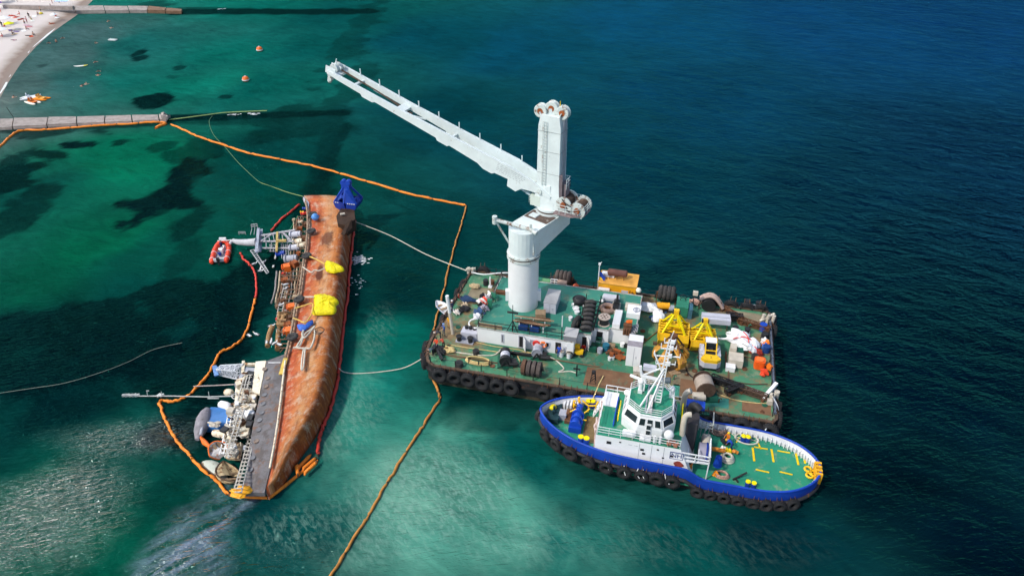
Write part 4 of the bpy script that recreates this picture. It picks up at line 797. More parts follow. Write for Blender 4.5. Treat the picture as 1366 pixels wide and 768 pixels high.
# ladders and rails
mb = MB()
for x0, x1 in ((349, 316), (345, 312)): mb.bar(P(x0 - 12, 580, 1.8), P(x1 - 1 + (0), 657, 1.4), .11)
for y in range(581, 657, 5): t_ = (y - 580) / 77; xa = 333 - 18 * t_; mb.bar(P(xa - 2.5, y, 1.6), P(xa + 5.5, y, 2.5), .1)
mb.bar(P(340, 580, 2.5), P(322, 657, 2.2), .1); mb.build('side_railing', M('pale_side_rail', (.5, .47, .42), .6, rust=.25), wreck, world=True)
mb = MB()
for x in (302, 307, 312): mb.bar(P(x + 3, 550, 1.7), P(x - 9, 606, 1.2), .09)
for y in range(550, 608, 6): t_ = (y - 550) / 56; mb.bar(P(304 - 9 * t_, y, 1.3), P(317 - 12 * t_, y, 1.9), .08)
mb.bar(P(318, 556, 2), P(305, 610, 1.4), .22); mb.build('boat_deck_railing', white, wreck, world=True)
mb = MB()
for k in range(18):
    x, y = rr.uniform(306, 338), rr.uniform(500, 600); x -= (y - 540) * .25; a = P(x, y, rr.uniform(1.8, 2.9)); mb.bar(a, P(x + rr.uniform(-9, 9), y + rr.uniform(-7, 7), rr.uniform(1.5, 3)), .1)
for k in range(14): x, y = rr.uniform(310, 338), rr.uniform(505, 590); x -= (y - 540) * .25; MB().box(P(x, y, 2.3), (rr.uniform(.3, .9), rr.uniform(.3, .8), rr.uniform(.3, .7)), rr.uniform(0, 1)).build('deck_locker', cream, wreck, world=True)
mb.build('deck_fittings', cream, wreck, world=True)
for nm, mt, cnt, sd in (('deck_gear', rustM, 26, 1), ('deck_gear', white, 22, 2), ('deck_gear', beige, 26, 3), ('deck_gear', dark, 12, 4)):
    r4 = random.Random(sd * 17)
    for _ in range(cnt):
        y = r4.uniform(496, 612); x = r4.uniform(306, 340) - (y - 540) * .25; a = P(x, y, r4.uniform(1.0, 2.9)); mb = MB(); k = r4.random()
        if k < .4: mb.bar(a, P(x + r4.uniform(-8, 8), y + r4.uniform(-6, 6), r4.uniform(1.2, 3)), r4.uniform(.06, .16))
        elif k < .75: mb.box(a, (r4.uniform(.25, .8), r4.uniform(.25, .8), r4.uniform(.2, .6)), r4.uniform(0, 1.5))
        else: mb.tor(a, (r4.uniform(-1, 1), r4.uniform(-1, 1), 1), r4.uniform(.15, .35), .05, 12, 5)
        if len(mb.v): mb.build(nm, mt, wreck, world=True)
mb = MB()
for x0, x1, yt, yb in ((330, 319, 500, 545), (334, 322, 500, 548), (325, 312, 505, 552), (321, 300, 545, 610), (326, 306, 545, 610)): mb.bar(P(x0, yt, 2.9), P(x1, yb, 2.4), .1)
for k in range(26): f = k / 25; y = 500 + f * 108; xa = 328 - 26 * f; mb.bar(P(xa - 3, y, 2.4), P(xa + 9, y + r4.uniform(-2, 2), 2.9), .08)
mb.build('bridge_railing', M('pale_side_rail', (.5, .47, .42), .6, rust=.25), wreck, world=True)
r5 = random.Random(77)
for k in range(60):
    y = r5.uniform(284, 466); o_ = r5.uniform(2, 22 + (10 if 355 < y < 410 else 0)); a = off(y, o_, 2.9 - o_ * .04); mb = MB(); q = r5.random()
    if q < .5: mb.bar(a, off(y + r5.uniform(-5, 5), o_ + r5.uniform(-6, 6), 2.9 - o_ * .04 + r5.uniform(-.4, .5)), r5.uniform(.06, .15))
    elif q < .8: mb.box(a, (r5.uniform(.2, .6), r5.uniform(.2, .7), r5.uniform(.2, .5)), r5.uniform(0, 1.5))
    else: mb.tor(a, (1, r5.uniform(-.5, .5), .3), r5.uniform(.15, .3), .05, 12, 5)
    mb.build('deck_gear', (pm + [rustM, cream, redP, rustO])[k % 8], wreck, world=True)
lm = lattice(MB(), P(322, 496, 1.6), P(293, 493.5, .9), 1.3, .8, 8, .05); lm.build('radar_mast', M('white_mast_paint', (.68, .7, .74), .5, rust=.15), wreck, world=True)
mb = MB(); mb.bar(P(286, 488, 1.1), P(289, 501, .9), .5, .2); mb.box(P(292, 493, 1), (.7, .6, .5)); mb.build('radar_scanner', M('light_blue_paint', (.14, .28, .55), .5), wreck, world=True)
MB().tube([P(258, 515, .4), P(285, 514, .9), P(312, 512.5, 1.6)], .07).build('whip_aerial', M('rosy_grey', (.4, .32, .3), .7), wreck, world=True)
mb = MB(); mb.tube([P(186, 528, .1), P(230, 528, .25), P(275, 529, .6), P(312, 528, 1.5)], .07); [mb.bar(P(x, 528, .3), P(x - 1, 522, .8), .06) for x in (197, 279, 216)]; mb.bar(P(195, 521, .8), P(199, 521, .8), .07); mb.bar(P(277, 531, .4), P(292, 531, .5), .12)
for x in (166, 170, 175, 179, 183, 212, 216): mb.box(P(x, 527, .12), (.5, .25, .25), rr.uniform(0, 1))
mb.bar(P(164, 528, .1), P(190, 528, .1), .08); mb.build('sunken_yard', M('dull_white_fittings', (.5, .5, .48), .7), wreck, world=True)
# lifeboats crushed below the boat deck - each hangs loose, a thing of its own
def lifeboat(a, b, wd, z, roll, mat, lab):
    A, B = P(*a, z), P(*b, z); L_ = (B - A).length; rz = math.atan2(B.y - A.y, B.x - A.x); t = T('lifeboat', lab, 'lifeboat', (A + B) / 2, rz, 'crushed lifeboats'); R_ = Matrix.Rotation(roll, 4, 'X')
    rings = []; inner = []
    for i in range(9):
        x = -L_ / 2 + L_ * i / 8; k = (1 - abs(2 * i / 8 - 1) ** 2.4) * .97 + .03; rings.append([R_ @ Vector((x, wd * k * math.sin(q) * .5, .25 * (1 - k) - wd * .42 * k * math.cos(q) * (.9))) for q in [-1.57 + j * 3.14 / 8 for j in range(9)]])
    mb = MB(); mb.loft(rings, closed=False, caps=False); 
    m2 = [[v * .94 + (R_ @ Vector((0, 0, .05))) for v in r_] for r_ in rings]; mb.loft(m2, closed=False, caps=False); mb.build('shell', mat, t)
    m3 = MB(); m3.loft([[v * .97 for v in (r_[0], r_[0].lerp(r_[-1], .25) + (R_ @ Vector((0, 0, .12))), r_[0].lerp(r_[-1], .5) + (R_ @ Vector((0, 0, .05))), r_[0].lerp(r_[-1], .75) + (R_ @ Vector((0, 0, -.18))), r_[-1])] for r_ in rings[:6]], closed=False, caps=False, smooth=False); m3.build('torn_cover', mat, t)
    th = MB()
    for x in (-.25, 0, .25): th.add([R_ @ Vector((x * L_ + dx, dy * wd * .42, dz)) for dz in (-.12, -.05) for dy in (-1, 1) for dx in (-.15, .15)], [(0, 2, 3, 1), (4, 5, 7, 6), (0, 1, 5, 4), (2, 6, 7, 3), (0, 4, 6, 2), (1, 3, 7, 5)])
    th.build('thwart', wood, t)
    g_ = MB(); g_.tube([r_[0] for r_ in rings], .07); g_.tube([r_[-1] for r_ in rings], .07); g_.build('gunwale', orangeP if 'orange' in lab else brownM, t); return t
lifeboat((279, 609), (302, 592), 2.0, .5, .7, M('orange_streaked_white', (.74, .72, .7), .5, var=.15, rust=.4, rustc=(.5, .16, .05), scale=1), 'white lifeboat with orange gunwale, uppermost of the wreck crushed boats')
lifeboat((271, 613), (303, 640), 1.9, .35, 2.4, M('pale_green_white', (.55, .57, .47), .6, var=.25, rust=.25, scale=1), 'pale greenish lifeboat lying bottom up in the water')
lifeboat((297, 617), (312, 645), 2.4, .6, -.5, M('yellowed_lifeboat', (.6, .46, .26), .6, var=.3, rust=.45, rustc=(.22, .1, .04), scale=1), 'yellowed rusty lifeboat nearest the stern of the wreck')
solo(MB().tube([P(267, 581, .3), P(273, 590, .5), P(281, 597, .6)], [.1, .3, .14], 8), 'fender_float', orangeP, 'small orange float on a line beside the crushed lifeboats', 'float', loc=P(273, 590), world=True)
mb = MB(); p = P(323, 655, 1.4); blob(mb, (0, 0, 0), (1.0, .75, .3), 6); solo(mb, 'yellow_tarpaulin', amber, 'amber tarpaulin at the stern of the wreck', 'tarpaulin', p, .3)
# ---- things on the hull
def cushion(poly, z, th, name, lab, mat, cat, seed=1):
    q = [P(x, y, z) for x, y in poly]; c = sum(q, Vector()) / len(q); n = len(q); mb = MB(); rnd = random.Random(seed); rings = []
    sm = smooth(q + [q[0]], 4)[:-1]
    for s, h in ((1, -.15), (1.0, .1), (.9, .6), (.6, .92), (.3, 1.0)): rings.append([c + (v - c) * s + Vector((0, 0, th * h * (1 + rnd.uniform(-.25, .25) * (s < 1)))) for v in sm])
    mb.loft(rings); return solo(mb, name, mat, lab, cat, loc=c, world=True)
yb = M('yellow_salvage_bag', (.82, .68, .0), .6, var=.35, scale=3.5, bump=1.0, grime=.08, grimec=(.4, .3, .02))
cushion([(418, 396), (421, 394), (430, 393.5), (443, 396), (450, 400), (452, 404), (448, 408), (449, 413), (446, 418), (436, 419), (417, 419), (419, 408)], 3.75, .55, 'salvage_bag', 'large bright yellow salvage bag spread on the hull', yb, 'salvage bag', 2)
cushion([(433, 352), (437, 349), (446, 352), (457, 357), (459, 361), (450, 363), (444, 364), (435, 361)], 3.75, .5, 'salvage_bag', 'small yellow salvage bag farther up the hull', yb, 'salvage bag', 3)
TY = [(417, 286, 'nearest the bow, next to the blue ball'), (415, 308, 'second from the bow, below the blue ball'), (409, 341, 'third from the bow by the small bag'), (399, 399, 'fourth from the bow by the large bag'), (390, 449, 'closest to the grey strake')]
for px, py, lab in TY:
    mb = MB(); mb.tor((0, 0, 0), (-.15, 0, 1), .48, .24, 20, 8, .95); mb.cyl((0, 0, -.1), (0, 0, .05), .3, n=14)
    solo(mb, 'hull_tyre', rubber2, 'dark tyre on the wreck deck edge, ' + lab, 'tyre', P(px, py, 3.95), 0, 'tyres along the wreck deck edge')
solo(MB().sph((0, 0, .45), .55, 14, 9).tor((0, 0, .5), (0, 0, 1), .56, .05), 'blue_ball', M('light_blue_float', (.1, .3, .7), .35), 'light blue ball float on the hull near the bow', 'float', P(421, 293, 3.75))
cushion([(396, 434), (399, 440), (406, 441), (413, 436), (418, 431), (417, 427), (414, 430), (410, 436), (404, 437), (400, 434)], 3.75, .25, 'blue_tarpaulin', 'crumpled blue tarpaulin below the large yellow bag', M('blue_tarpaulin', (.04, .14, .55), .6, var=.4, scale=3), 'tarpaulin', 5)
hz = 3.9
rope([(405, 396, hz), (412, 396, hz + .2), (419, 396, hz + .3)], 'cream strap from a hull tyre to the large yellow bag', ropeW, .1)
rope([(394, 411, hz), (404, 408, hz + .2), (416, 404.5, hz + .3), (417, 410, hz + .3), (415, 420, hz + .3), (407, 430, hz + .2), (399, 427, hz), (391, 424, hz)], 'yellow line looped left of the large yellow bag', M('yellow_line', (.72, .5, .12), .8), .08, n=4)
rope([(409, 341, hz), (420, 345, hz + .3), (433, 352, hz + .4)], 'yellow line from a hull tyre to the small yellow bag', M('yellow_line', (.72, .5, .12), .8), .08)
rope([(404, 356, hz), (411, 361, hz + .2), (416, 363, hz + .3), (420, 360, hz + .3), (425, 361, hz + .4), (433, 358, hz + .5)], 'frayed cream line below the small yellow bag', ropeW, .09, n=4)
rope([(391, 464, hz), (400, 461, hz), (404, 451, hz), (408, 444, hz), (414, 440, hz), (420, 435, hz), (407, 450, hz + .1), (403, 445, hz + .1), (405, 441, hz), (402, 452, hz), (396, 463, hz), (408, 464, hz), (414, 464, hz), (419, 452, hz), (420, 440, hz + .1)], 'tangled white rope heaped on the hull', ropeW, .11, n=5)
rope([(405, 465, hz), (403, 478, hz), (402, 491, hz), (403, 493, hz), (405, 488, hz), (406, 478, hz), (407, 466, hz)], 'white rope loop hanging down the red hull', ropeW, .1, n=5)
mb = MB(); mb.tor((0, 0, 0), (0, 0, 1), .65, .04, 24, 5); mb.tor((.12, .1, .05), (.1, 0, 1), .55, .04, 24, 5); solo(mb, 'hose_coil', brownM, 'thin brown hose coil beside the tangled rope', 'hose', P(425, 441, hz + .1))
# ---- blue grab hung at the bow
t = T('blue_grab', 'blue steel clamshell grab standing above the bow of the wreck', 'grab', P(466, 276, 3.6), R(-14))
A = Vector((0, .3, 3.8))
for s in (-1, 1):
    mb = MB(); pr = [(0, 0), (.15, 1.25), (1.0, 1.5), (1.9, 1.15), (1.6, .35), (.75, -.1)]
    mb.slab([Vector((s * x, -1.25, z)) for x, z in pr], .12); mb.slab([Vector((s * x, 1.15, z)) for x, z in pr], .12)
    for (x0, z0), (x1, z1) in zip(pr[2:], pr[3:] + pr[:1]): mb.slab([Vector((s * x0, -1.2, z0)), Vector((s * x0, 1.2, z0)), Vector((s * x1, 1.2, z1)), Vector((s * x1, -1.2, z1))], .1)
    mb.build('bucket_shell', blueD, t)
    ar = MB()
    for y in (-1.2, 1.2): ar.bar((s * 1.8, y, 1.2), (s * .25, y * .3, 3.6), .3); ar.bar((s * .2, y, 1.2), (s * .1, y * .2, 3.6), .26)
    ar.bar((s * 1.8, -1.2, 1.2), (s * 1.8, 1.2, 1.2), .2); ar.build('closing_arm', blueP, t)
mb = MB(); mb.box((0, 0, 3.75), (1.3, 1.0, .8)); mb.slab([Vector(q) for q in ((.2, -1.0, 3.3), (.2, -1.22, 1.3), (1.75, -1.22, 1.3), (.5, -.6, 3.3))], .1); mb.box((0, 0, 1.35), (2.6, .5, .4)); [mb.cyl((x, -.4, 4.2), (x, .4, 4.2), .42, n=16) for x in (-.4, .4)]; mb.build('head_block', blueP, t)
mb = MB(); [mb.box((x, -1.36, 1.3), (.22, .03, .12)) for x in (-1.5, -1.15, .5, .85, 1.2, 1.55)]; mb.build('white_marking', cwhite, t)
# ---- red inflatable with two people
rib = T('inflatable_boat', 'red and white rigid inflatable boat beside the wreck mast', 'boat', P(296, 339), math.atan2(P(300, 325).y - P(293, 352).y, P(300, 325).x - P(293, 352).x))
pts = smooth([Vector(q) for q in ((-2.9, 1.0, .35), (-1.2, 1.05, .35), (.8, 1.0, .4), (2.2, .65, .55), (2.85, 0, .65), (2.2, -.65, .55), (.8, -1.0, .4), (-1.2, -1.05, .35), (-2.9, -1.0, .35))], 4)
MB().tube(pts, [.2] + [.37] * (len(pts) - 2) + [.2], 10).build('tube', M('red_inflatable', (.8, .06, .02), .5, var=.1), rib)
mb = MB(); mb.prism([(-2.5, -.75), (.9, -.75), (2.3, -.2), (2.3, .2), (.9, .75), (-2.5, .75)], .1, .24); mb.build('floor', M('grey_boat_floor', (.35, .36, .4), .7), rib)
mb = MB(); mb.box((-.1, 0, .6), (.7, .6, .75)); mb.box((1.1, 0, .42), (1.1, .55, .36)); mb.box((-2.55, 0, .55), (.15, 1.5, .5)); mb.build('console', cwhite, rib)
mb = MB(); mb.box((-2.95, 0, .85), (.45, .4, .55)); mb.bar((-2.95, 0, .6), (-3.05, 0, -.3), .2); mb.build('outboard_motor', dark, rib)
mb = MB(); [mb.tor((x, s * (1.02 if x < 1 else .8), .38), (1, 0, 0), .38, .05, 14, 6) for x in (-2.0, -.2) for s in (-1, 1)]; mb.build('white_band', cwhite, rib)
for x, y, lab in ((-1.1, .05, 'in blue overalls sitting at the stern of the red boat'), (.5, -.1, 'in dark blue overalls standing at the console of the red boat')):
    q = rib.matrix_basis @ Vector((x, y, .25)); person('person ' + lab, q, rib.rotation_euler.z - R(90) + (0 if x < 0 else .4), 'sit' if x < 0 else 'work', '1c3f9a' if x < 0 else '1a2c66', '1c3f9a' if x < 0 else '202a50', True)
# ---- gulls and debris
gull_w = M('white_plumage', (.8, .8, .78), .8, var=.1); gull_g = M('grey_plumage', (.3, .32, .35), .8)
def gull(px, py, z, lab, rz):
    t = T('gull', lab, 'bird', P(px, py, z), rz, 'gulls resting by the wreck'); mb = MB(); mb.loft([[Vector((x, w_ * math.cos(a), h + w_ * .9 * math.sin(a))) for a in [k * math.pi / 4 for k in range(8)]] for x, w_, h in ((-.42, .03, .2), (-.25, .12, .16), (0, .17, .15), (.2, .13, .18), (.3, .08, .28), (.36, .09, .36), (.45, .06, .38), (.52, .015, .36))]); b = mb.build('body', gull_w, t)
    for s in (-1, 1): MB().loft([[Vector((x, s * (.14 + w_ * .2 * math.cos(a)), .22 + w_ * math.sin(a))) for a in [k * math.pi / 3 for k in range(6)]] for x, w_ in ((-.55, .02), (-.3, .08), (0, .12), (.18, .06))]).build('wing', gull_g, t)
    MB().cyl((.5, 0, .36), (.62, 0, .34), .025, .008, n=6).build('beak', yellowM, t)
for i, (px, py, z, lab) in enumerate([(340, 353, 0, 'on the water left of the mast ladder'), (348, 359.5, 0, 'upper of the two on the water beside the mast ladder foot'), (348.5, 362.5, 0, 'lower of the two on the water beside the mast ladder foot'), (365, 357, 0, 'on the water right of the mast ladder'), (367.5, 345, 0, 'on the water below the yellow mast post'), (352, 351, 0, 'on the water just under the mast ladder'), (342, 447, 0, 'floating alone inside the orange loop of boom'), (333, 449, 0, 'floating beside the orange loop of boom'), (356, 458, 1.6, 'leftmost of the row on the wreck deck frames'), (362, 457, 1.8, 'second of the row on the wreck deck frames'), (367, 459, 1.9, 'third of the row on the wreck deck frames'), (373, 461, 2.1, 'rightmost of the row on the wreck deck frames'), (381, 381, 2.0, 'perched upper on the wreck pipework'), (382, 386, 2.0, 'perched lower on the wreck pipework'), (375, 408, 1.8, 'perched on the outer catwalk rail'), (363, 436, 2.0, 'perched on the arched ochre frame')]):
    gull(px, py, z, 'white gull ' + lab, random.uniform(0, 6.2))
# ------------------------------------------------------------------ crane barge. local frame: u along the near side, v across, z up
BA = R(-14.2); ZD = 2.6; ZR = 4.6
B0 = P(573, 487, ZD); B0.z = 0
BM = Matrix.Translation(B0) @ Matrix.Rotation(BA, 4, 'Z'); BI = BM.inverted()
def bl(px, py, z=ZD): return BI @ P(px, py, z)
def bw(u, v, z=ZD): return BM @ Vector((u, v, z))
deckM = None
def deck_mat(name, g1, g2, rust=.5):
    m = bpy.data.materials.new(name); m.use_nodes = True; t = m.node_tree; L = t.links.new; b = t.nodes['Principled BSDF']
    tc = t.nodes.new('ShaderNodeTexCoord')
    def noise(s, d, seed, rg=.65):
        mp = t.nodes.new('ShaderNodeMapping'); mp.inputs['Location'].default_value = (seed, seed * 1.3, 0); L(tc.outputs['Object'], mp.inputs[0]); n = t.nodes.new('ShaderNodeTexNoise'); n.inputs['Scale'].default_value = s; n.inputs['Detail'].default_value = d; n.inputs['Roughness'].default_value = rg; L(mp.outputs[0], n.inputs[0]); return n.outputs['Fac']
    def ramp(x, lo, hi):
        r = t.nodes.new('ShaderNodeValToRGB'); r.color_ramp.elements[0].position = lo; r.color_ramp.elements[1].position = hi; L(x, r.inputs[0]); return r.outputs[0]
    def mix(f, a, c):
        n = t.nodes.new('ShaderNodeMixRGB'); L(f, n.inputs[0])
        for i, x in ((1, a), (2, c)):
            if isinstance(x, str): n.inputs[i].default_value = S(x) + (1,)
            else: L(x, n.inputs[i])
        return n.outputs[0]
    c = mix(ramp(noise(.25, 6, 1), .35, .65), g1, g2)
    c = mix(ramp(noise(.9, 8, 5), .55, .72), c, '7d8a72')
    if rust:
        c = mix(ramp(noise(.17, 7, 9, .75), .64 - .14 * rust, .74 - .14 * rust), c, '7f6a4c')
        c = mix(ramp(noise(.8, 9, 13, .8), .66 - .08 * rust, .74 - .08 * rust), c, '6b4c36')
    c = mix(ramp(noise(2.2, 6, 17, .7), .62, .74), c, '27473c')
    L(c, b.inputs['Base Color']); b.inputs['Roughness'].default_value = .7; b.inputs['Specular IOR Level'].default_value = .3
    return m
deckG = deck_mat('green_deck', '34705a', '47825f', 1.1); deckR = deck_mat('green_raised_deck', '35796a', '3e8874', .35)
hullK = M('black_hull', (.025, .024, .026), .6, var=.4, scale=.6, rust=.25, rustc=(.12, .05, .03), rscale=.6)
barge = T('crane_barge', 'flat green decked crane barge with black tyre hung sides', 'barge', B0, BA)
LU, LV = 38.4, 20.4
outl = [(0.5, 0), (LU - .4, 0), (LU, .6), (LU, LV - .5), (LU - .6, LV), (-.4, LV), (-1.1, LV - .8), (-1.35, 4.5), (-1.15, 2.4), (-.5, .7)]
mb = MB(); mb.prism(outl, -2.2, ZD - .03); mb.build('hull', hullK, barge)
ins = lambda k: [(LU / 2 + (x - LU / 2) * (1 - k / LU * 2), LV / 2 + (y - LV / 2) * (1 - k / LV * 2)) for x, y in outl]
MB().prism(ins(.02), ZD - .03, ZD).build('deck', deckG, barge)
mb = MB()
o3 = [Vector((x, y, ZD + .09)) for x, y in outl]
for a, b in zip(o3, o3[1:] + o3[:1]): mb.bar(a, b, .3, .18)
mb.build('deck_edge_coaming', M('rusty_dark_coaming', (.12, .075, .05), .8, var=.5, scale=1.5, grime=.3), barge)
MB().prism(ins(-.02), -2.1, .42).build('waterline_band', M('rusty_weedy_band', (.06, .05, .03), .85, var=.6, scale=1.2, grime=.4, grimec=(.03, .05, .025)), barge)
MB().prism(ins(-.22), 1.5, 1.75).build('rubbing_strake', hullK, barge)
# painted work plates and rusty patches that are welded on the deck
for u, v, du, dv, c in ((20.4, 2.6, 5.4, 3.2, 'a'), (28.6, 4.8, 2.4, 2.8, 'b'), (24.2, 3.2, 2.0, 4.0, 'b'), (34.2, 18.6, 7.0, 2.2, 'b'), (28.8, 2.6, 2.6, 2.0, 'g'), (36.4, 1.9, 3.0, 1.7, 'a'), (32.0, 1.8, 3.0, 1.6, 'g'), (1.4, 15.5, 2.6, 2.4, 'b')):
    MB().bbox(u - du / 2, u + du / 2, v - dv / 2, v + dv / 2, ZD, ZD + .03).build('deck_plate', {'a': M('rusty_deck_plate', (.2, .105, .055), .8, var=.35, scale=.8, grime=.3, grimec=(.12, .15, .09)), 'b': M('tan_deck_plate', (.24, .2, .13), .8, var=.35, scale=.7, grime=.3, grimec=(.1, .16, .1)), 'g': M('teal_deck_plate', (.05, .26, .2), .7, var=.35, scale=.8, rust=.25)}[c], barge)
# stanchions along the edges (with chain lines)
def stanchions(name, pts, h, step, mat, lines=1):
    mb = MB()
    for a, b in zip(pts, pts[1:]):
        a, b = Vector(a), Vector(b); n = max(1, round((b - a).length / step)); rs = random.Random(n)
        for i in range(n + 1): q = a.lerp(b, i / n); mb.bar(q, q + Vector((rs.uniform(-.06, .06), rs.uniform(-.06, .06), h)), .09)
        for l in range(lines):
            k = []
            for i in range(n): p, q = a.lerp(b, i / n), a.lerp(b, (i + 1) / n); k += [p + Vector((0, 0, h * .95 - l * .4)), p.lerp(q, .5) + Vector((0, 0, h * .88 - l * .4))]
            mb.tube(k + [b + Vector((0, 0, h * .95 - l * .4))], .025, 4)
    return mb.build(name, mat, barge)
stanchions('edge_stanchions', [(0, .35, ZD), (LU - 8, .35, ZD)], 1.0, 3.0, dark); stanchions('edge_stanchions', [(LU - .4, 1, ZD), (LU - .4, LV - 1, ZD)], 1.1, 2.2, dark, 2); stanchions('edge_stanchions', [(-.2, LV - .3, ZD), (LU - 1, LV - .3, ZD)], 1.1, 2.6, dark); stanchions('edge_stanchions', [(-1.0, 5, ZD), (-.8, LV - 1, ZD)], 1.0, 2.2, dark, 1)
# big beam along the right side
MB().bar((LU - .15, 1.2, ZD + .25), (LU - .15, LV - 1.5, ZD + .25), .28, .3).build('side_beam', M('grey_blue_steel', (.12, .14, .18), .6, var=.3), barge)
r9 = random.Random(31)
for k in range(46):
    u, v = r9.uniform(.6, LU - 1), r9.uniform(.8, LV - 1.2)
    if 3.5 < u < 23 and 5 < v < 17.5: continue
    q = r9.random(); mb = MB()
    if q < .35: mb.cyl((u, v, ZD), (u, v, ZD + .07), .32, n=14); mb.tor((u, v, ZD + .07), (0, 0, 1), .28, .03, 14, 4); mb.build('manhole_cover', rustM if k % 2 else greenD, barge)
    elif q < .65: mb.tube([(u, v, ZD), (u, v, ZD + .55), (u + .12, v, ZD + .68), (u + .26, v, ZD + .55)], .07, 6); mb.build('vent_pipe', greenP if k % 2 else rustM, barge)
    else: mb.tor((u, v, ZD + .12), (r9.uniform(-1, 1), r9.uniform(-1, 1), 0), .16, .05, 12, 5); mb.bbox(u - .25, u + .25, v - .15, v + .15, ZD, ZD + .05); mb.build('pad_eye', rustM, barge)
for pts in ([(1, 2.2), (9, 2.2), (9, 4.4), (19, 4.4)], [(23.4, 1.4), (23.4, 10), (25, 13), (25, 19)], [(33.4, 3.2), (33.4, 10.4), (36.9, 10.4)], [(.2, 13), (3.4, 13), (3.4, 18.6), (15.8, 18.6)]): MB().tube([Vector((u, v, ZD + .1)) for u, v in pts], .07, 6).build('deck_pipe', M('brown_pipe', (.19, .105, .06), .75), barge)
# tyres hung on the side
def tyre_mesh():
    mb = MB(); mb.tor((0, 0, 0), (0, 1, 0), .62, .3, 26, 10, 1.15); mb.tor((0, 0, 0), (0, 1, 0), .36, .1, 22, 6)
    for i in range(26): a = 2 * math.pi * i / 26; mb.box((.91 * math.cos(a), 0, .91 * math.sin(a)), (.06, .5, .1), rot=Matrix.Rotation(-a, 3, 'Y'))
    return mb
ty0 = None
def hang(u, v, rz, z, lab, s=1., group='tyre fenders hung on the barge', base=barge):
    global ty0
    loc = bw(u, v, z)
    if ty0 is None:
        ty0 = T('tyre_fender', lab, 'tyre', loc, BA + rz, group); tyre_mesh().build('tyre', rubber, ty0); mb = MB()
        for s_ in (-.35, .35): mb.tube([(s_, -.05, .5), (s_ * .9, .1, .9), (s_ * .8, .45, 1.25)], .035, 5)
        mb.build('chain', rustM, ty0); o = ty0
    else: o = dup(ty0, loc, BA + rz, lab, group)
    o.scale = (s, s, s); o.rotation_euler = (random.uniform(-.12, .12), random.uniform(-.3, .3), o.rotation_euler.z + random.uniform(-.12, .12)); return o
NEAR = [586, 606, 624, 643, 663, 682, 726, 745, 765, 784, 805]
for i, px in enumerate(NEAR): u = bl(px, 500 + (px - 586) * .155, 1.9).x; hang(u, -.42, 0, 1.72 + random.uniform(-.12, .08), ORD[i] + ' tyre from the left along the near side of the barge', random.uniform(.98, 1.14))
for i, px in enumerate([936, 949, 969, 989, 1007, 1026]): u = bl(px, 552 + (px - 936) * .13, 1.9).x; hang(u, -.42, 0, 1.75 + random.uniform(-.1, .1), ['near side barge tyre closest behind the tug funnel', 'second of the barge tyres right of the tug funnel', 'third of the barge tyres right of the tug funnel', 'fourth of the barge tyres right of the tug funnel', 'fifth of the barge tyres right of the tug funnel', 'last barge tyre before its near right corner'][i], random.uniform(1.0, 1.12))
for i, u in enumerate((22.3, 23.9, 25.5, 27.1)): hang(u, -.42, 0, 1.7, ORD[i] + ' of the barge tyres hidden behind the tug wheelhouse, from the left')
hang(LU + .4, 1.4, R(90), 1.8, 'tyre at the near right corner on the barge end', 1.05); hang(LU + .4, 3.2, R(90), 1.7, 'second tyre round the near right corner of the barge'); hang(LU + .4, 17.2, R(90), 1.9, 'tyre on the barge end near its far right corner', 1.0); hang(LU + .4, 18.8, R(90), 1.9, 'tyre at the far right corner on the barge end', 1.0)
hang(-1.3, 1.6, R(-65), 1.7, 'tyre at the near left corner of the barge', 1.1); hang(-1.7, 3.6, R(-85), 1.8, 'tyre on the barge left end next to its near corner', 1.1); hang(-1.6, 6.0, R(-90), 1.7, 'second tyre up the barge left end', 1.05)
for i, u in enumerate((.6, 10.5, 12.6, 24.8, 31.5, 33.6, 35.6, 37.2)): hang(u, LV + .25, 0, 2.45, ORD[i] + ' tyre from the left along the far side of the barge', 1.05)
for i, v in enumerate((9, 12.5, 15, 17.3)): hang(-1.45, v, R(-90), 2.2, ORD[i] + ' small dark tyre up the barge left end beyond the crew', .9)

# ------------------------------------------------------------------ raised deckhouse
house = T('deckhouse', 'long low white deckhouse with stepped front and green roof deck', 'deckhouse', bw(10, 10), BA)
def hl(u, v, z): return Vector((u - 10, v - 10, z - ZD))
plan = [(4.1, 5.65), (15.8, 5.65), (15.8, 7.5), (17.45, 7.5), (17.45, 8.9), (19.35, 8.9), (19.35, 9.4), (22.4, 9.4), (22.4, 17.0), (4.1, 17.0)]
MB().prism([(u - 10, v - 10) for u, v in plan], 0.004, ZR - ZD).build('wall', cwhite, house)
roof_poly = [(LU_ + (.04 if LU_ > 10 else -.04) - 10, v + (-.04 if v < 12 else .04) - 10) for LU_, v in plan]
MB().prism(roof_poly, ZR - ZD, ZR - ZD + .05).build('roof', deckR, house)
mb = MB()
for a, b in zip(plan, plan[1:] + plan[:1]): mb.bar(hl(*a, ZR + .08), hl(*b, ZR + .08), .1, .12)
mb.build('roof_edge', M('dirty_white_edge', (.5, .5, .47), .6, rust=.4, scale=1.5), house)
def opening(name, mat, u0, u1, v, z0, z1, d=.05, parent=house): return MB().bbox(u0 - 10, u1 - 10, v - 10 - d, v - 10 + .02, z0 - ZD, z1 - ZD).build(name, mat, parent)
def U(px, py=465): return bl(px, py, 3.4).x
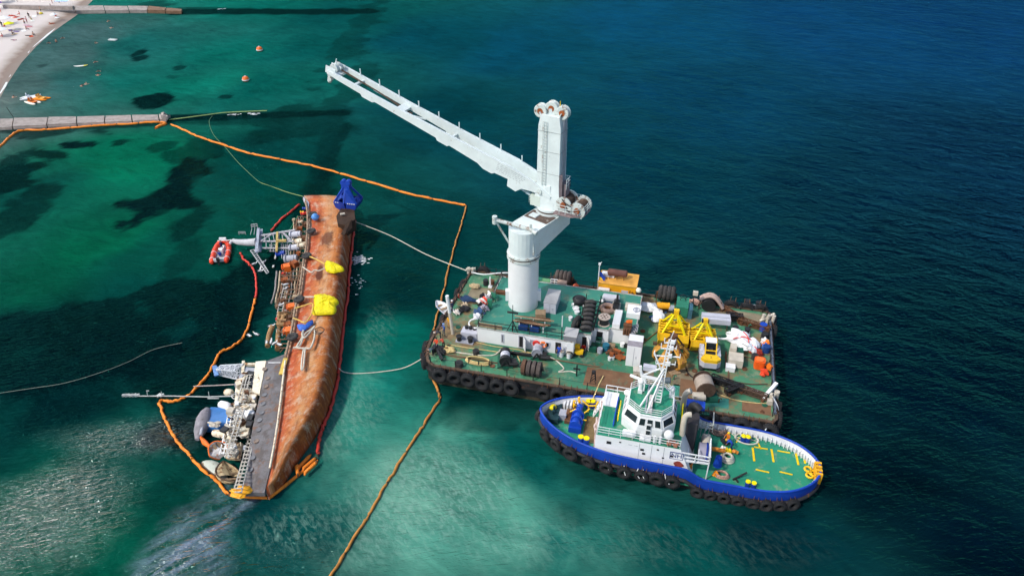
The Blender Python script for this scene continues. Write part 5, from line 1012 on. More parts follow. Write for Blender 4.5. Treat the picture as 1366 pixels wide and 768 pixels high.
for nm, a, b, z0, z1, mt in (('door', 689, 695.5, 2.75, 4.45, dark), ('door', 664, 666.5, 3.1, 4.25, dark), ('window', 705, 711, 3.5, 4.15, greyP), ('window', 726.5, 732, 3.45, 4.1, glassM), ('doorway', 740.5, 748, 2.7, 4.3, dark), ('window', 755, 761, 3.4, 3.9, beige)):
    w_ = opening(nm, mt, U(a), U(b), 5.65, z0, z1)
    if nm != 'doorway':
        f = MB(); u0, u1 = U(a) - 10, U(b) - 10
        for x in (u0, u1): f.bbox(x - .05, x + .05, 5.65 - 10 - .09, 5.65 - 9.99, z0 - ZD, z1 - ZD)
        for z in (z0, z1): f.bbox(u0 - .05, u1 + .05, 5.65 - 10 - .1, 5.65 - 9.985, z - ZD - .04, z - ZD + .04)
        f.build('frame', lilac, w_)
MB().slab([hl(U(696), 5.6, 2.75), hl(U(700.5), 4.9, 2.75), hl(U(700.5), 4.9, 4.4), hl(U(696), 5.6, 4.4)], .05).build('open_door', cwhite, house)
opening('doorway', dark, 16.45, 17.0, 7.5, 2.8, 4.25); opening('doorway', dark, 17.95, 18.65, 8.9, 3.0, 4.3)
MB().slab([hl(17.02, 7.45, 2.75), hl(17.4, 6.9, 2.75), hl(17.4, 6.9, 4.35), hl(17.02, 7.45, 4.35)], .05).build('open_door', cwhite, house)
mb = MB()
for u in (17.95, 18.6): mb.bar(hl(u, 8.0, ZD), hl(u, 8.8, 3.6), .07)
for k in range(4): mb.bar(hl(17.95, 8.0 + k * .2, ZD + .25 * (k + 1)), hl(18.6, 8.0 + k * .2, ZD + .25 * (k + 1)), .2, .05)
mb.build('steps', greenD, house)
MB().bbox(14.95 - 10, 15.75 - 10, 5.5 - 10, 5.64 - 10, .3, 1.95).build('wall_locker', cwhite, house)
mb = MB(); rail(mb, [hl(4.2, 5.8, ZR + .05), hl(14.6, 5.8, ZR + .05)], .95, 2, 1.9, .03); rail(mb, [hl(4.2, 5.8, ZR + .05), hl(4.2, 16.8, ZR + .05)], .95, 2, 1.9, .03); rail(mb, [hl(4.2, 16.9, ZR + .05), hl(9, 16.9, ZR + .05)], .95, 2, 1.8, .03); mb.build('railing', dark, house)
mb = MB(); mb.bbox(-5.75, -2.9, -4.1, -4.02, 2.06, 2.62); mb.build('board_screen', wood, house)
for u, v, du, dv in ((19.5, 9.6, .9, 3.2),): pass
# long white trunk, bay and white hood on the right part
MB().bbox(9.62, 10.5, -.55, 2.5, 2.04, 2.7).build('roof_trunk', cwhite, house)
mb = MB(); mb.bbox(11.0, 12.6, 2.0, 3.9, 2.04, 2.75); mb.build('roof_hood', white, house)
mb = MB(); mb.tor((12.1, 2.9, 2.78), (0, 0, 1), .4, .06, 16, 5); mb.bbox(11.95, 12.2, 2.3, 3.4, 2.76, 2.82); mb.build('hood_hatch', greyP, house)
# ------------------------------------------------------------------ pedestal crane
pf = P(698, 417, ZR); prr = 1.84; pc = Vector((pf.x, pf.y + prr, 0))
RING, ZT = 11.9, 15.5
crane = T('deck_crane', 'tall white pedestal crane with a long twin girder boom', 'crane', (pc.x, pc.y, ZR + .05), 0)
V = lambda x, y, z: Vector((x, y, z))
mb = MB(); mb.cyl(V(pc.x, pc.y, ZR + .05), V(pc.x, pc.y, RING - .3), prr, n=48); mb.build('pedestal', cwhite, crane, world=True)
mb = MB(); mb.cyl(V(pc.x, pc.y, RING - .35), V(pc.x, pc.y, RING - .1), prr + .14, n=48); mb.cyl(V(pc.x, pc.y, RING + .12), V(pc.x, pc.y, RING + .34), prr + .14, n=48); mb.build('slewing_flange', craneT, crane, world=True)
mb = MB(); mb.cyl(V(pc.x, pc.y, RING - .12), V(pc.x, pc.y, RING + .14), prr + .02, n=48); mb.build('slewing_ring', brownM, crane, world=True)
mb = MB(); [mb.bbox(pc.x + sx * 1.95 - .22, pc.x + sx * 1.95 + .22, pc.y - .6, pc.y + .1, ZR + .9, ZR + 2.3) for sx in (-1, 1)]; mb.build('junction_box', cwhite, crane, world=True)
# knuckle housing: half-round front over the pedestal, box running back to the right
tb = P(734, 279, ZT + .2); tb.z = 0; kd = (tb - pc); kd.z = 0; kl = kd.length; kd.normalize(); ks = V(kd.y, -kd.x, 0)
hw = 1.78; ring_top = []
for i in range(13): a = math.pi / 2 + math.pi * i / 12; ring_top.append(pc + ks * hw * -math.sin(a - 0) * 1 * (1 if True else 1) * 1 + kd * hw * math.cos(a) if False else pc + ks * (hw * math.cos(math.pi * i / 12)) - kd * (hw * math.sin(math.pi * i / 12)))
ext = kl + 1.7
ring_top += [pc - ks * hw + kd * ext, pc + ks * hw + kd * ext]
bot = [RING + .3] * 13 + [13.6, 13.6]
n = len(ring_top); mb = MB(); mb.add([V(p.x, p.y, b) for p, b in zip(ring_top, bot)] + [V(p.x, p.y, ZT) for p in ring_top], [list(range(n)), list(range(n, 2 * n))] + [(i, (i + 1) % n, n + (i + 1) % n, n + i) for i in range(n)])
mb.build('knuckle_housing', craneP, crane, world=True)
mb = MB(); c = pc + kd * (kl * .62); m_ = Matrix.Rotation(math.atan2(kd.y, kd.x), 3, 'Z'); mb.box(V(c.x, c.y, ZT + .03) - kd * .1, (1.9, 3.3, .06), rot=m_); mb.build('worn_top_plate', M('brown_worn_plate', (.14, .095, .075), .8, var=.4, scale=1.5, grime=.3, grimec=(.4, .4, .37)), crane, world=True)
mb = MB(); q = c - kd * .3 - ks * .7; mb.box(V(q.x, q.y, ZT + .1), (.9, 1.0, .16), rot=m_); mb.build('hatch_cover', craneP, crane, world=True)
# small davit frame on the front
dv_ = MB(); zt = ZT + .25; a = P(708, 306, zt); b = P(660, 293, zt + 1.0); dv_.tube([P(716, 312, zt - .1), a, b], .24, 8); dv_.tube([b - V(0, 0, .5), b + V(0, 0, .45)], .3, 8); dv_.tube([b, P(681, 327, 13.2)], .13); dv_.tube([a + V(.2, -.2, 0), P(712, 340, 12.6)], .12); dv_.bar(a - V(0, 0, .5), a + V(0, 0, .7), .3); dv_.build('davit', craneT, crane, world=True)
# second slewing ring and tower
mb = MB(); mb.cyl(V(tb.x, tb.y, ZT), V(tb.x, tb.y, ZT + .25), 1.75, n=32); mb.cyl(V(tb.x, tb.y, ZT + .5), V(tb.x, tb.y, ZT + .75), 1.65, n=32); mb.build('tower_flange', craneP, crane, world=True)
MB().cyl(V(tb.x, tb.y, ZT + .25), V(tb.x, tb.y, ZT + .5), 1.55, n=32).build('tower_slewing_ring', brownM, crane, world=True)
ztip = 28.3; tip = P(446, 92, ztip)
zp = 18.4; bd = V(tip.x - tb.x, tip.y - tb.y, 0).normalized(); bs = V(bd.y, -bd.x, 0)
if bs.y > 0: bs = -bs            # bs points to the camera side
TZ = HT(tb, 152)
mb = MB(); hw1, hw2, z0 = 1.42, .98, ZT + .75
def tb4(z, k=1.0, kk=None): kk = k if kk is None else kk; return [tb + bd * x * hw1 * k + bs * y * hw2 * kk + V(0, 0, z) for x, y in ((-1, -1), (1, -1), (1, 1), (-1, 1))]
mb.loft([tb4(z0, 1.1, 1.15), tb4(z0 + 1.5, 1.1, 1.15), tb4(z0 + 3.2, 1.0, 1.0), tb4(TZ - 1.2, .96, .96), tb4(TZ, .8, .9)], smooth=False); mb.build('tower', craneP, crane, world=True)
mb = MB()
for z in (z0 + 4.5, z0 + 7.2, z0 + 9.6): q = tb4(z, 1.0); [mb.bar(x, y, .04, .04) for x, y in zip(q, q[1:] + q[:1])]
mb.build('plate_seam', M('seam_grey', (.4, .43, .42), .6), crane, world=True)
mb = MB(); ld = tb + bs * (hw2 + .12) + bd * .5
for s_ in (-.22, .22): mb.bar(ld + bd * s_ + V(0, 0, z0 + 3), ld + bd * s_ + V(0, 0, TZ - .6), .05)
for k in range(22): z = z0 + 3.2 + k * .36; mb.bar(ld - bd * .22 + V(0, 0, z), ld + bd * .22 + V(0, 0, z), .045)
mb.build('tower_ladder', craneT, crane, world=True)
mb = MB()
for k in range(3): c_ = tb - bd * (hw1 + .1) + bs * (-.4 + k * .4); mb.tube([c_ + V(0, 0, z0 + 2), c_ + V(0, 0, TZ - .4)], .06, 5)
mb.build('hydraulic_pipe', greyP, crane, world=True)
# head sheaves on top of the tower
for k, (x, y, dx, dz) in enumerate(((.95, .1, 1.0, .1), (.1, -.25, .25, .75), (-.95, .0, -.55, .35))):
    c = tb + bd * (x + dx * .45) + bs * y + V(0, 0, TZ + .15 + dz * .6); s = MB(); s.cyl(c - bs * .4, c + bs * .4, .72, n=18); s.tor(c - bs * .3, bs, .7, .1, 18, 6); s.tor(c + bs * .3, bs, .7, .1, 18, 6); sh = s.build('head_sheave', craneT, crane, world=True)
    h = MB(); h.cyl(c + bs * .36, c + bs * .42, .36, n=12); h.build('sheave_hub', rustO, sh, world=True)
    br = MB(); b0_ = tb + bd * x * .6 + bs * y + V(0, 0, TZ - .9)
    for s_ in (-.42, .42): br.bar(b0_ + bs * s_, c + bs * s_, .5, .1)
    br.build('sheave_bracket', craneP, crane, world=True)
mb = MB(); q = tb - bd * .8 + V(0, 0, TZ); mb.cyl(q, q + V(0, 0, 1.6), .05, n=6); mb.build('tower_aerial', yellowM, crane, world=True)
# boom: two girders with cross ties, hinged either side of the tower
piv = tb + bd * .9 + V(0, 0, zp); ax = (V(tip.x, tip.y, ztip) - V(piv.x, piv.y, zp)); BL_ = ax.length; ax.normalize(); up = bs.cross(ax); up = up if up.z > 0 else -up
prof_t = [(-1.5, .1), (0, .55), (1.2, .85), (4.5, 1.15), (6.5, 1.05), (12, .8), (20, .5), (BL_ - 1.0, .36), (BL_, .25)]
prof_b = [(BL_, -.15), (BL_ - 1.5, -.36), (BL_ - 5.2, -.46), (BL_ - 5.5, -.78), (BL_ - 7.0, -.78), (BL_ - 7.4, -.5), (14.6, -.68), (14.3, -1.02), (12.9, -1.02), (12.6, -.74), (8.5, -.95), (7.6, -1.35), (6.4, -1.35), (6.0, -1.0), (4.2, -.8), (4.0, -1.9), (2.8, -2.0), (2.2, -1.1), (0, -.35), (-1.5, -.3)]
gap = lambda x: 1.08 + .22 * max(0, x) / BL_
for s, nm in ((1, 'girder'), (-1, 'girder')):
    mb = MB(); poly = [(x, z * .84) for x, z in prof_t + prof_b]; f1 = [piv + ax * x + up * z + bs * s * (gap(x) + .16) for x, z in poly]; f0 = [piv + ax * x + up * z + bs * s * (gap(x) - .16) for x, z in poly]; n = len(poly)
    # box girder wall, quads between outlines; caps triangulated by column
    mb.add(f1 + f0, [(i, (i + 1) % n, n + (i + 1) % n, n + i) for i in range(n)] + [list(range(n)), list(range(n, 2 * n))]); g_ = mb.build(nm, craneP, crane, world=True)
    if s == 1:
        tx = MB(); rr = random.Random(5)
        for ln in range(5):
            x = 6.0
            while x > 2.2 + ln * .12:
                wd = rr.uniform(.12, .42); c = piv + ax * (x - wd / 2) + up * (.62 - ln * .22) + bs * (gap(4) + .165); tx.box(c, (.05, .05, .05)) if False else tx.bar(c - ax * wd / 2, c + ax * wd / 2, .02, .05, up=up); x -= wd + rr.uniform(.06, .2)
        tx.build('notice_lettering', M('faded_grey_lettering', (.34, .37, .4), .7), g_, world=True)
    else:
        h = MB()
        for x in range(4, int(BL_) - 1, 3): q = piv + ax * x + up * (lerp_tab(prof_t, x) * .84) + bs * s * gap(x); h.bar(q, q + V(0, 0, .75), .13)
        h.build('lug', craneP, g_, world=True)
mb = MB()
for x0, x1 in ((.5, BL_ * .33),): 
    q = [piv + ax * x + bs * s * (gap(x) - .16) + up * -.75 for x, s in ((x0, -1), (x1, -1), (x1, 1), (x0, 1))]; mb.slab(q, .08)
for x, w_ in ((BL_ * .42, .3), (BL_ * .66, 1.1), (BL_ * .88, .3), (BL_ - .6, 1.4)): a, b = piv + ax * x + bs * gap(x) - up * .2, piv + ax * x - bs * gap(x) - up * .2; mb.bar(a, b, w_, .3, up=up)
x0, x1 = BL_ * .56, BL_ * .65; mb.bar(piv + ax * x0 - bs * .7 - up * .3, piv + ax * x1 + bs * .7 - up * .3, .16); mb.build('cross_tie', craneP, crane, world=True)
mb = MB()
for k in range(4): x = BL_ - .6; mb.tube([piv + ax * (BL_ * .62) - bs * (.5 - k * .06) - up * (.35 + k * .05), piv + ax * (BL_ * .8) - bs * (.6 - k * .05) - up * .1, piv + ax * (BL_ - .8) - bs * (.4 - k * .1) + up * .2], .04, 4)
mb.build('hoist_rope', brownM, crane, world=True)
c = piv + ax * (BL_ - .1) + up * .15; mb = MB(); [mb.cyl(c + bs * (y - .2), c + bs * (y + .2), .62, n=18) for y in (-.55, .15)]; sh = mb.build('tip_sheave', craneT, crane, world=True)
mb = MB(); [mb.bar(c + bs * y - ax * .8, c + bs * y + ax * .7 - up * .1, .9, .12, up=bs) for y in (-.95, -.2, .95)]; mb.bar(c - up * .3 + bs * .7 + ax * .4, c - up * 1.6 + bs * .6 + ax * .1, .35); mb.bar(c + up * .3, c + up * 1.3, .1); mb.build('tip_bracket', craneP, crane, world=True)
mb = MB(); mb.sph(c - up * 1.6 + bs * .6 + ax * .1, .32, 10, 6); mb.cyl(c - up * 1.25 + bs * .9, c - up * 1.25 + bs * .3, .3, n=12); mb.build('tip_fairlead', craneT, crane, world=True)
# luffing rams under the boom
mb = MB(); r0 = tb + bd * 1.0 + V(0, 0, z0 + .6)
for s in (-.5, .5): mb.tube([r0 + bs * s, r0.lerp(piv + ax * 3.4 - up * 1.5, .55) + bs * s], .19, 8); mb.tube([r0.lerp(piv + ax * 3.4 - up * 1.5, .55) + bs * s, piv + ax * 3.4 - up * 1.5 + bs * s], .11, 8)
mb.build('luffing_ram', M('pale_blue_steel', (.45, .58, .64), .4, var=.1), crane, world=True)
mb = MB(); q = tb + bd * 1.5 + bs * .1 + V(0, 0, z0 + .75); mb.box(q, (1.3, 2.1, 1.3), rz=math.atan2(bd.y, bd.x)); mb.build('operator_cab', M('cab_paint', (.62, .7, .62), .4, var=.08, rust=.1), crane, world=True)
mb = MB(); q = tb + bd * 1.45 + bs * .2 + V(0, 0, z0 + 2.6); mb.cyl(q - bs * .5, q + bs * .5, .5, n=14); mb.box(q - V(0, 0, .7), (.9, 1.4, .5)); mb.build('boom_winch', craneT, crane, world=True)
mb = MB(); rail(mb, [tb + bd * 1.6 - bs * .8 + V(0, 0, z0 + .2), tb + bd * 2.4 - bs * .8 + V(0, 0, z0 + .2), tb + bd * 2.4 + bs * .9 + V(0, 0, z0 + .2)], 1.0, 3, .9, .025); mb.build('cab_railing', craneT, crane, world=True)
# front apron of the tower foot
mb = MB(); [mb.slab([tb + bs * (hw2 + .12) + bd * x + V(0, 0, z) for x, z in ((-.4, z0), (1.2, z0), (.75, z0 + 1.6), (.35, zp + .6), (-.4, zp + .9))], .12)]; mb.build('hinge_plate', craneP, crane, world=True)
mb = MB(); c = piv + bs * 1.2; mb.cyl(c - bs * .1, c + bs * .18, .32, n=16); mb.build('hinge_pin', craneT, crane, world=True)
# winch platform at the back
pl = tb - bd * 3.1 + V(0, 0, z0 + .15); pts = [pl + bd * 1.9 - bs * 1.6, pl - bd * .4 - bs * 1.7, pl - bd * 1.7 - bs * .9, pl - bd * 1.7 + bs * 1.0, pl - bd * .4 + bs * 1.9, pl + bd * 1.9 + bs * 1.9]
mb = MB(); mb.slab(pts, .14); mb.build('winch_platform', M('rosy_grating', (.3, .22, .22), .8, var=.25, scale=4, grime=.2), crane, world=True)
mb = MB(); rail(mb, [p + V(0, 0, .1) for p in pts[:]], 1.1, 3, .8, .025); mb.build('platform_railing', craneP, crane, world=True)
for k in (0, 1):
    c = pl + bd * (.9 - k * 1.75) + V(0, 0, .95 - k * .35) + bs * .1; d = MB(); d.cyl(c - bs * 1.1, c + bs * 1.1, .66, n=18); w_ = d.build('winch_drum', brownM, crane, world=True)
    f = MB(); [f.cyl(c + bs * y, c + bs * (y + .14), .98, n=20) for y in (-1.1, .98)]; f.bar(c - bs * 1.1 + bd * .75, c + bs * 1.1 + bd * .75, .25, .5); f.box(c - V(0, 0, .75), (1.2, 2.2, .4), rz=math.atan2(bd.y, bd.x)); f.build('winch_frame', craneT, w_, world=True)
    h = MB(); h.cyl(c + bs * 1.1, c + bs * 1.4, .36, n=14); h.build('winch_motor', rustO, w_, world=True)
mb = MB(); b_ = tb - bd * 1.6 + bs * .85; mb.bar(b_ + V(0, 0, z0 - .2), b_ + V(0, 0, z0 + 4.6), .35, .25); b_ = tb - bd * 1.75; mb.box(b_ + V(0, 0, z0 + 2.6), (.8, 1.2, 1.6), rz=math.atan2(bd.y, bd.x)); mb.build('cable_trunk', M('rosy_steel', (.24, .19, .2), .7, var=.3), crane, world=True)
mb = MB(); mb.tube(smooth([b_ + bs * 1 + V(0, 0, z0 + 1.5), b_ + bs * 1.2 - bd * .5 + V(0, 0, z0 + .8), pl + bs * 1.3 + bd * .3 + V(0, 0, .3)]), .06); mb.tube(smooth([b_ + bs * 1 + V(0, 0, z0 + 1.9), b_ + bs * 1.5 - bd * .7 + V(0, 0, z0 + 1.6), pl + bs * 1.3 - bd * .2 + V(0, 0, .9)]), .06); mb.build('hydraulic_hose', dark, crane, world=True)
q = tb - bd * 1.3 - bs * .6 + V(0, 0, z0 + 2.8); mb = MB(); rail(mb, [q, q - bd * .9, q - bd * .9 + bs * 1.2], 1.2, 3, .5, .025); mb.build('ladder_cage', craneP, crane, world=True)
# ------------------------------------------------------------------ things standing on the barge
def PD(px, py, z=ZD + .01): return P(px, py, z)
at = PD
ZRR = ZR + .06
def boxy(name, lab, cat, loc, parts, rz=0, group=None):
    t = T(name, lab, cat, loc, BA + rz, group)
    for nm, mt, mb in parts: mb.build(nm, mt, t)
    return t
# grey transformer house by the pedestal
t = T('grey_cabin', 'plain pale grey steel cabin right beside the crane pedestal', 'cabin', at(733, 418, ZRR), BA)
MB().bbox(-.75, .75, 0, 3.0, 0, 1.5).build('body', lilac, t); MB().bbox(-.8, .8, -.05, 3.05, 1.5, 1.56).build('roof', M('grey_roof', (.4, .4, .41), .6, var=.2), t); mb = MB(); mb.bbox(-.03, .03, -.02, .0, .1, 1.4); mb.bbox(.3, .36, -.06, 0, .6, .8); mb.build('door_seam', greyP, t)
# tripod mast
t = T('tripod_mast', 'thin black tripod mast with a crossbar on the deckhouse roof', 'mast', at(684, 441, ZRR), BA)
MB().cyl((0, 0, 0), (0, 0, 3.7), .06, .04, 8).build('pole', dark, t); mb = MB(); [mb.bar((math.cos(a) * .75, math.sin(a) * .75, 0), (0, 0, 1.5), .07) for a in (-.4, 1.7, 3.6)]; mb.build('tripod_leg', dark, t); MB().bbox(-.65, .65, -.09, .09, 2.55, 2.72).build('crossbar', dark, t)
# timber rack and crate
t = T('timber_rack', 'rack of rusty planks and pipes over blue bins on the deckhouse roof', 'rack', at(709, 441, ZRR), BA)
mb = MB(); [mb.bar((x, 0, 0), (x, 0, 1.0), .1) for x in (-1.5, 0, 1.4)]; [mb.bar((x, .9, 0), (x, .9, 1.0), .1) for x in (-1.5, 0, 1.4)]; mb.build('frame', white, t)
rr = random.Random(2)
for k in range(9): MB().bar((-2.0 + rr.uniform(-.4, .3), -.1 + k * .14, .75 + rr.uniform(0, .45)), (2.1 + rr.uniform(-.5, .6), -.1 + k * .14 + rr.uniform(-.2, .2), .75 + rr.uniform(0, .45)), .16, .08).build('plank', [rustM, wood, rustM][k % 3], t)
for x in (-1.0, .35): m2 = MB(); m2.prism([(x - .55, -.3), (x + .55, -.3), (x + .6, .35), (x - .6, .35)], 0, .62); m2.tor((x, -.32, .35), (0, 1, 0), .2, .03, 12, 4); m2.build('blue_bin', M('navy_plastic', (.012, .05, .2), .4), t)
t = T('wooden_crate', 'light slatted wooden crate behind the plank rack', 'crate', at(721, 423, ZRR), BA + .2); mb = MB()
for z in (.1, .38, .66): [mb.bar((-.6, y, z), (.6, y, z), .05, .2) for y in (-.5, .5)]; [mb.bar((x, -.5, z), (x, .5, z), .05, .2) for x in (-.6, .6)]
mb.bbox(-.6, .6, -.5, .5, .74, .8); mb.build('slats', wood, t); MB().bbox(-.5, .5, -.42, .42, 0, .7).build('load', M('straw_packing', (.55, .42, .25), .9), t)
# leaning tyre row with its frame
def tyre(lab, loc, rz, tilt, R_=.75, r=.28, mat=rubber2, group=None):
    mb = MB(); mb.tor((0, 0, 0), (0, math.cos(tilt), math.sin(tilt)), R_, r, 24, 9, 1.1); mb.tor((0, 0, 0), (0, math.cos(tilt), math.sin(tilt)), R_ - r * .9, r * .3, 20, 5)
    return solo(mb, 'tyre', mat, lab, 'tyre', loc, rz, group)
n = 7
for i in range(n):
    a, b = PD(782, 438, ZRR + .65), PD(788, 404, ZRR + .75); q = a.lerp(b, i / (n - 1)); tyre(ORD[i] + ' from the front in the leaning tyre row on the deckhouse roof', q, BA + .12, .55, .56, .2, M('worn_grey_rubber', (.075, .07, .068), .85, var=.5, scale=2, grime=.3, grimec=(.15, .13, .12)), group='leaning row of tyres on the deckhouse roof')
mb = MB(); [mb.bar((x, -2.9, .35), (x, 2.9, .5), .1) for x in (-.85, .95)]; [mb.bar((x, y, 0), (x, y, 1.2), .09) for x in (-.85, .95) for y in (-2.8, 0, 2.8)]; [mb.bar((-.85, y, .3), (.95, y, .3), .1) for y in (-2.8, 0, 2.8)]; rail(mb, [(1.0, -2.8, 0), (1.0, 2.8, 0)], 1.2, 3, .9, .03); solo(mb, 'tyre_stand', dark, 'black railing stand under the leaning tyre row', 'stand', PD(786, 421, ZRR), BA)
tyre('single upright tyre left of the leaning tyre row', PD(769, 430, ZRR + .85), BA + 1.2, .15, .72, .25)
# cable reels on the roof
def reel(lab, loc, r, h, core, flange, wound):
    t = T('cable_reel', lab, 'cable reel', loc, BA, 'cable reels on the deckhouse roof'); MB().cyl((0, 0, .08), (0, 0, h - .08), core, n=20).build('wound_cable', wound, t)
    for z in (0, h - .09): mb = MB(); mb.cyl((0, 0, z), (0, 0, z + .09), r, n=24); f = mb.build('flange', flange, t)
    mb = MB(); mb.cyl((0, 0, h), (0, 0, h + .02), .13, n=10); [mb.bbox(r * .55 * math.cos(a) - .08, r * .55 * math.cos(a) + .08, r * .55 * math.sin(a) - .08, r * .55 * math.sin(a) + .08, h, h + .015) for a in [k * math.pi / 3 for k in range(6)]]; mb.build('hub', brownM, t)
reel('upright cable reel with pale wooden flange and black cable', PD(805.5, 432, ZRR), .72, 1.1, .55, M('pale_flange', (.55, .45, .38), .8, var=.2), dark)
t = T('cable_reel', 'wide flat rusty reel of brown hose behind the pale flanged reel', 'cable reel', PD(810.5, 414, ZRR), BA, 'cable reels on the deckhouse roof'); MB().tor((0, 0, .35), (0, 0, 1), .72, .3, 26, 10, 1.0).build('hose', M('brown_hose', (.3, .2, .16), .8, var=.4, scale=5), t); mb = MB(); mb.cyl((0, 0, 0), (0, 0, .12), .95, n=24); mb.tor((0, 0, .3), (0, 0, 1), .4, .1, 18, 6); [mb.bar((0, 0, .15), (.8 * math.cos(a), .8 * math.sin(a), .3), .09) for a in [k * math.pi / 3 for k in range(6)]]; mb.build('base_plate', rustM, t)
# buckets, small roof items
def bucket(px, py, z, lab, mat, r=.24, h=.42):
    t = T('bucket', lab, 'bucket', PD(px, py, z), BA); mb = MB(); mb.cyl((0, 0, 0), (0, 0, h), r * .85, r, 14); mb.tor((0, 0, h), (0, 0, 1), r, .03, 14, 5); mb.build('body', mat, t); MB().tube([(r * math.cos(a), 0, h + .22 * math.sin(a)) for a in [k * math.pi / 8 for k in range(9)]], .015, 5).build('handle', dark, t)
bucket(768, 413, ZRR, 'round white bucket left of the leaning tyre row', cwhite, .4, .3); bucket(769.5, 418, ZRR, 'white bucket just in front of the round white bucket', cwhite, .33, .35); bucket(761, 427, ZRR, 'white bucket on a short pole by the single tyre', cwhite, .26, .5); bucket(803, 402, ZRR, 'flat white pan between the reels and the yellow hut', cwhite, .3, .15)
t = T('steel_pole', 'thin white topped pole at the front of the deckhouse roof', 'pole', PD(749, 453, ZRR), BA); MB().cyl((0, 0, 0), (0, 0, 1.9), .05, n=8).build('lower_pole', dark, t); MB().cyl((0, 0, 1.9), (0, 0, 3.4), .06, n=8).build('white_tip', cwhite, t)
t = T('grey_crate', 'grey and white plastic crate at the front corner of the deckhouse roof', 'crate', PD(760, 456, ZRR), BA); MB().bbox(-.75, .75, 0, 1.6, 0, .75).build('body', M('mid_grey_plastic', (.22, .22, .24), .6, var=.15), t); MB().bbox(-.79, .79, -.04, 1.64, .75, .85).build('lid', M('light_grey_plastic', (.52, .51, .5), .6, var=.15), t)
t = T('winch_engine', 'grey engine with black exhaust stack beside the white roof trunk', 'engine', PD(820, 419, ZRR), BA); mb = MB(); mb.bbox(-.5, .5, 0, 1.9, 0, .5); mb.build('bed', beige, t); mb = MB(); mb.cyl((0, .9, .8), (0, 1.7, .8), .4, n=14); mb.box((0, .5, .7), (.7, .7, .5)); mb.build('block', dark, t); mb = MB(); mb.tube([(0, 1.2, .9), (.05, 1.25, 1.5), (.05, 1.25, 2.1)], .14); mb.build('exhaust', dark, t)
t = T('air_cylinder', 'grey domed tank at the foot of the yellow hut', 'tank', PD(815, 402, ZRR), BA); mb = MB(); mb.cyl((-.9, 0, .5), (.9, 0, .5), .5, n=18); mb.sph((-.9, 0, .5), (.2, .5, .5)); mb.sph((.9, 0, .5), (.2, .5, .5)); mb.build('shell', lilac, t); MB().bbox(-.7, .7, -.3, .3, 0, .2).build('cradle', blueP, t)
# machinery bay
t = T('pump_unit', 'rusty pump with an orange top in the bay right of the white trunk', 'pump', PD(836, 445, ZRR), BA); mb = MB(); mb.box((0, .4, .4), (.9, 1.4, .8)); [mb.cyl((x, -.35, .1), (x, -.35, .9), .14, n=8) for x in (-.3, 0, .3)]; mb.cyl((-.5, .5, .9), (.5, .5, .9), .25); mb.build('body', rustM, t); mb = MB(); mb.cyl((0, .9, .8), (0, .9, 1.15), .3, n=12); mb.box((.2, .9, 1.2), (.5, .4, .2)); mb.build('motor', orangeP, t)
for k in range(3):
    mb = MB(); mb.tube([(.16 * math.cos(a * .8), a * .075 - .1, .3 + .16 * math.sin(a * .8)) for a in range(24)], .045, 5); solo(mb, 'steel_spring', lilac, ['left', 'middle', 'right'][k] + ' one of three steel springs lying beside the rusty pump', 'spring', PD(842 + k * 3, 447 - 1 * k, ZRR), BA, 'steel springs by the pump')
t = T('white_locker', 'tall white steel locker with dull grey top on the main deck', 'locker', PD(843.5, 488.5), BA); MB().bbox(-.82, .82, 0, 2.3, 0, 2.85).build('body', white, t); mb = MB(); mb.bbox(-.85, .85, .05, 1.0, 2.85, 2.9); mb.build('grey_top_panel', M('mauve_grey', (.3, .27, .29), .6), t); mb = MB(); mb.bbox(-.02, .02, -.02, 0, .1, 2.7); mb.bbox(.25, .3, -.06, 0, 1.2, 1.5); mb.build('door_seam', greyP, t)
t = T('beige_box', 'small beige chest in front of the tall white locker', 'box', PD(850, 498), BA + .1); MB().bbox(-.45, .45, -.3, .5, 0, .5).build('body', beige, t); MB().bbox(-.5, .5, -.35, .55, .5, .58).build('lid', M('light_beige', (.62, .57, .5), .6), t)
t = T('scrap_pile', 'orange rusty scrap heap left of the tall white locker', 'scrap', PD(823, 477), BA); rr = random.Random(9)
for k in range(16): MB().box((rr.uniform(-1.2, 1.0), rr.uniform(-.4, .8), rr.uniform(.15, .7)), (rr.uniform(.3, 1.1), rr.uniform(.15, .5), rr.uniform(.1, .4)), rot=Matrix.Rotation(rr.uniform(-.6, .6), 3, Vector((rr.uniform(-1, 1), rr.uniform(-1, 1), 1)).normalized())).build('scrap_piece', rustO if k % 3 else rustM, t)
bucket(813, 480, ZD, 'white paint bucket left of the orange scrap heap', cwhite, .22, .45); bucket(817.5, 479, ZD, 'second white paint bucket against the orange scrap heap', cwhite, .22, .45)
t = T('red_hydrant', 'small red deck hydrant right of the tall white locker', 'hydrant', PD(851, 481), BA); mb = MB(); mb.cyl((0, 0, 0), (0, 0, .8), .16, n=10); mb.cyl((-.3, 0, .55), (.3, 0, .55), .1, n=8); mb.sph((0, 0, .82), .18, 10, 6); mb.build('body', redP, t)
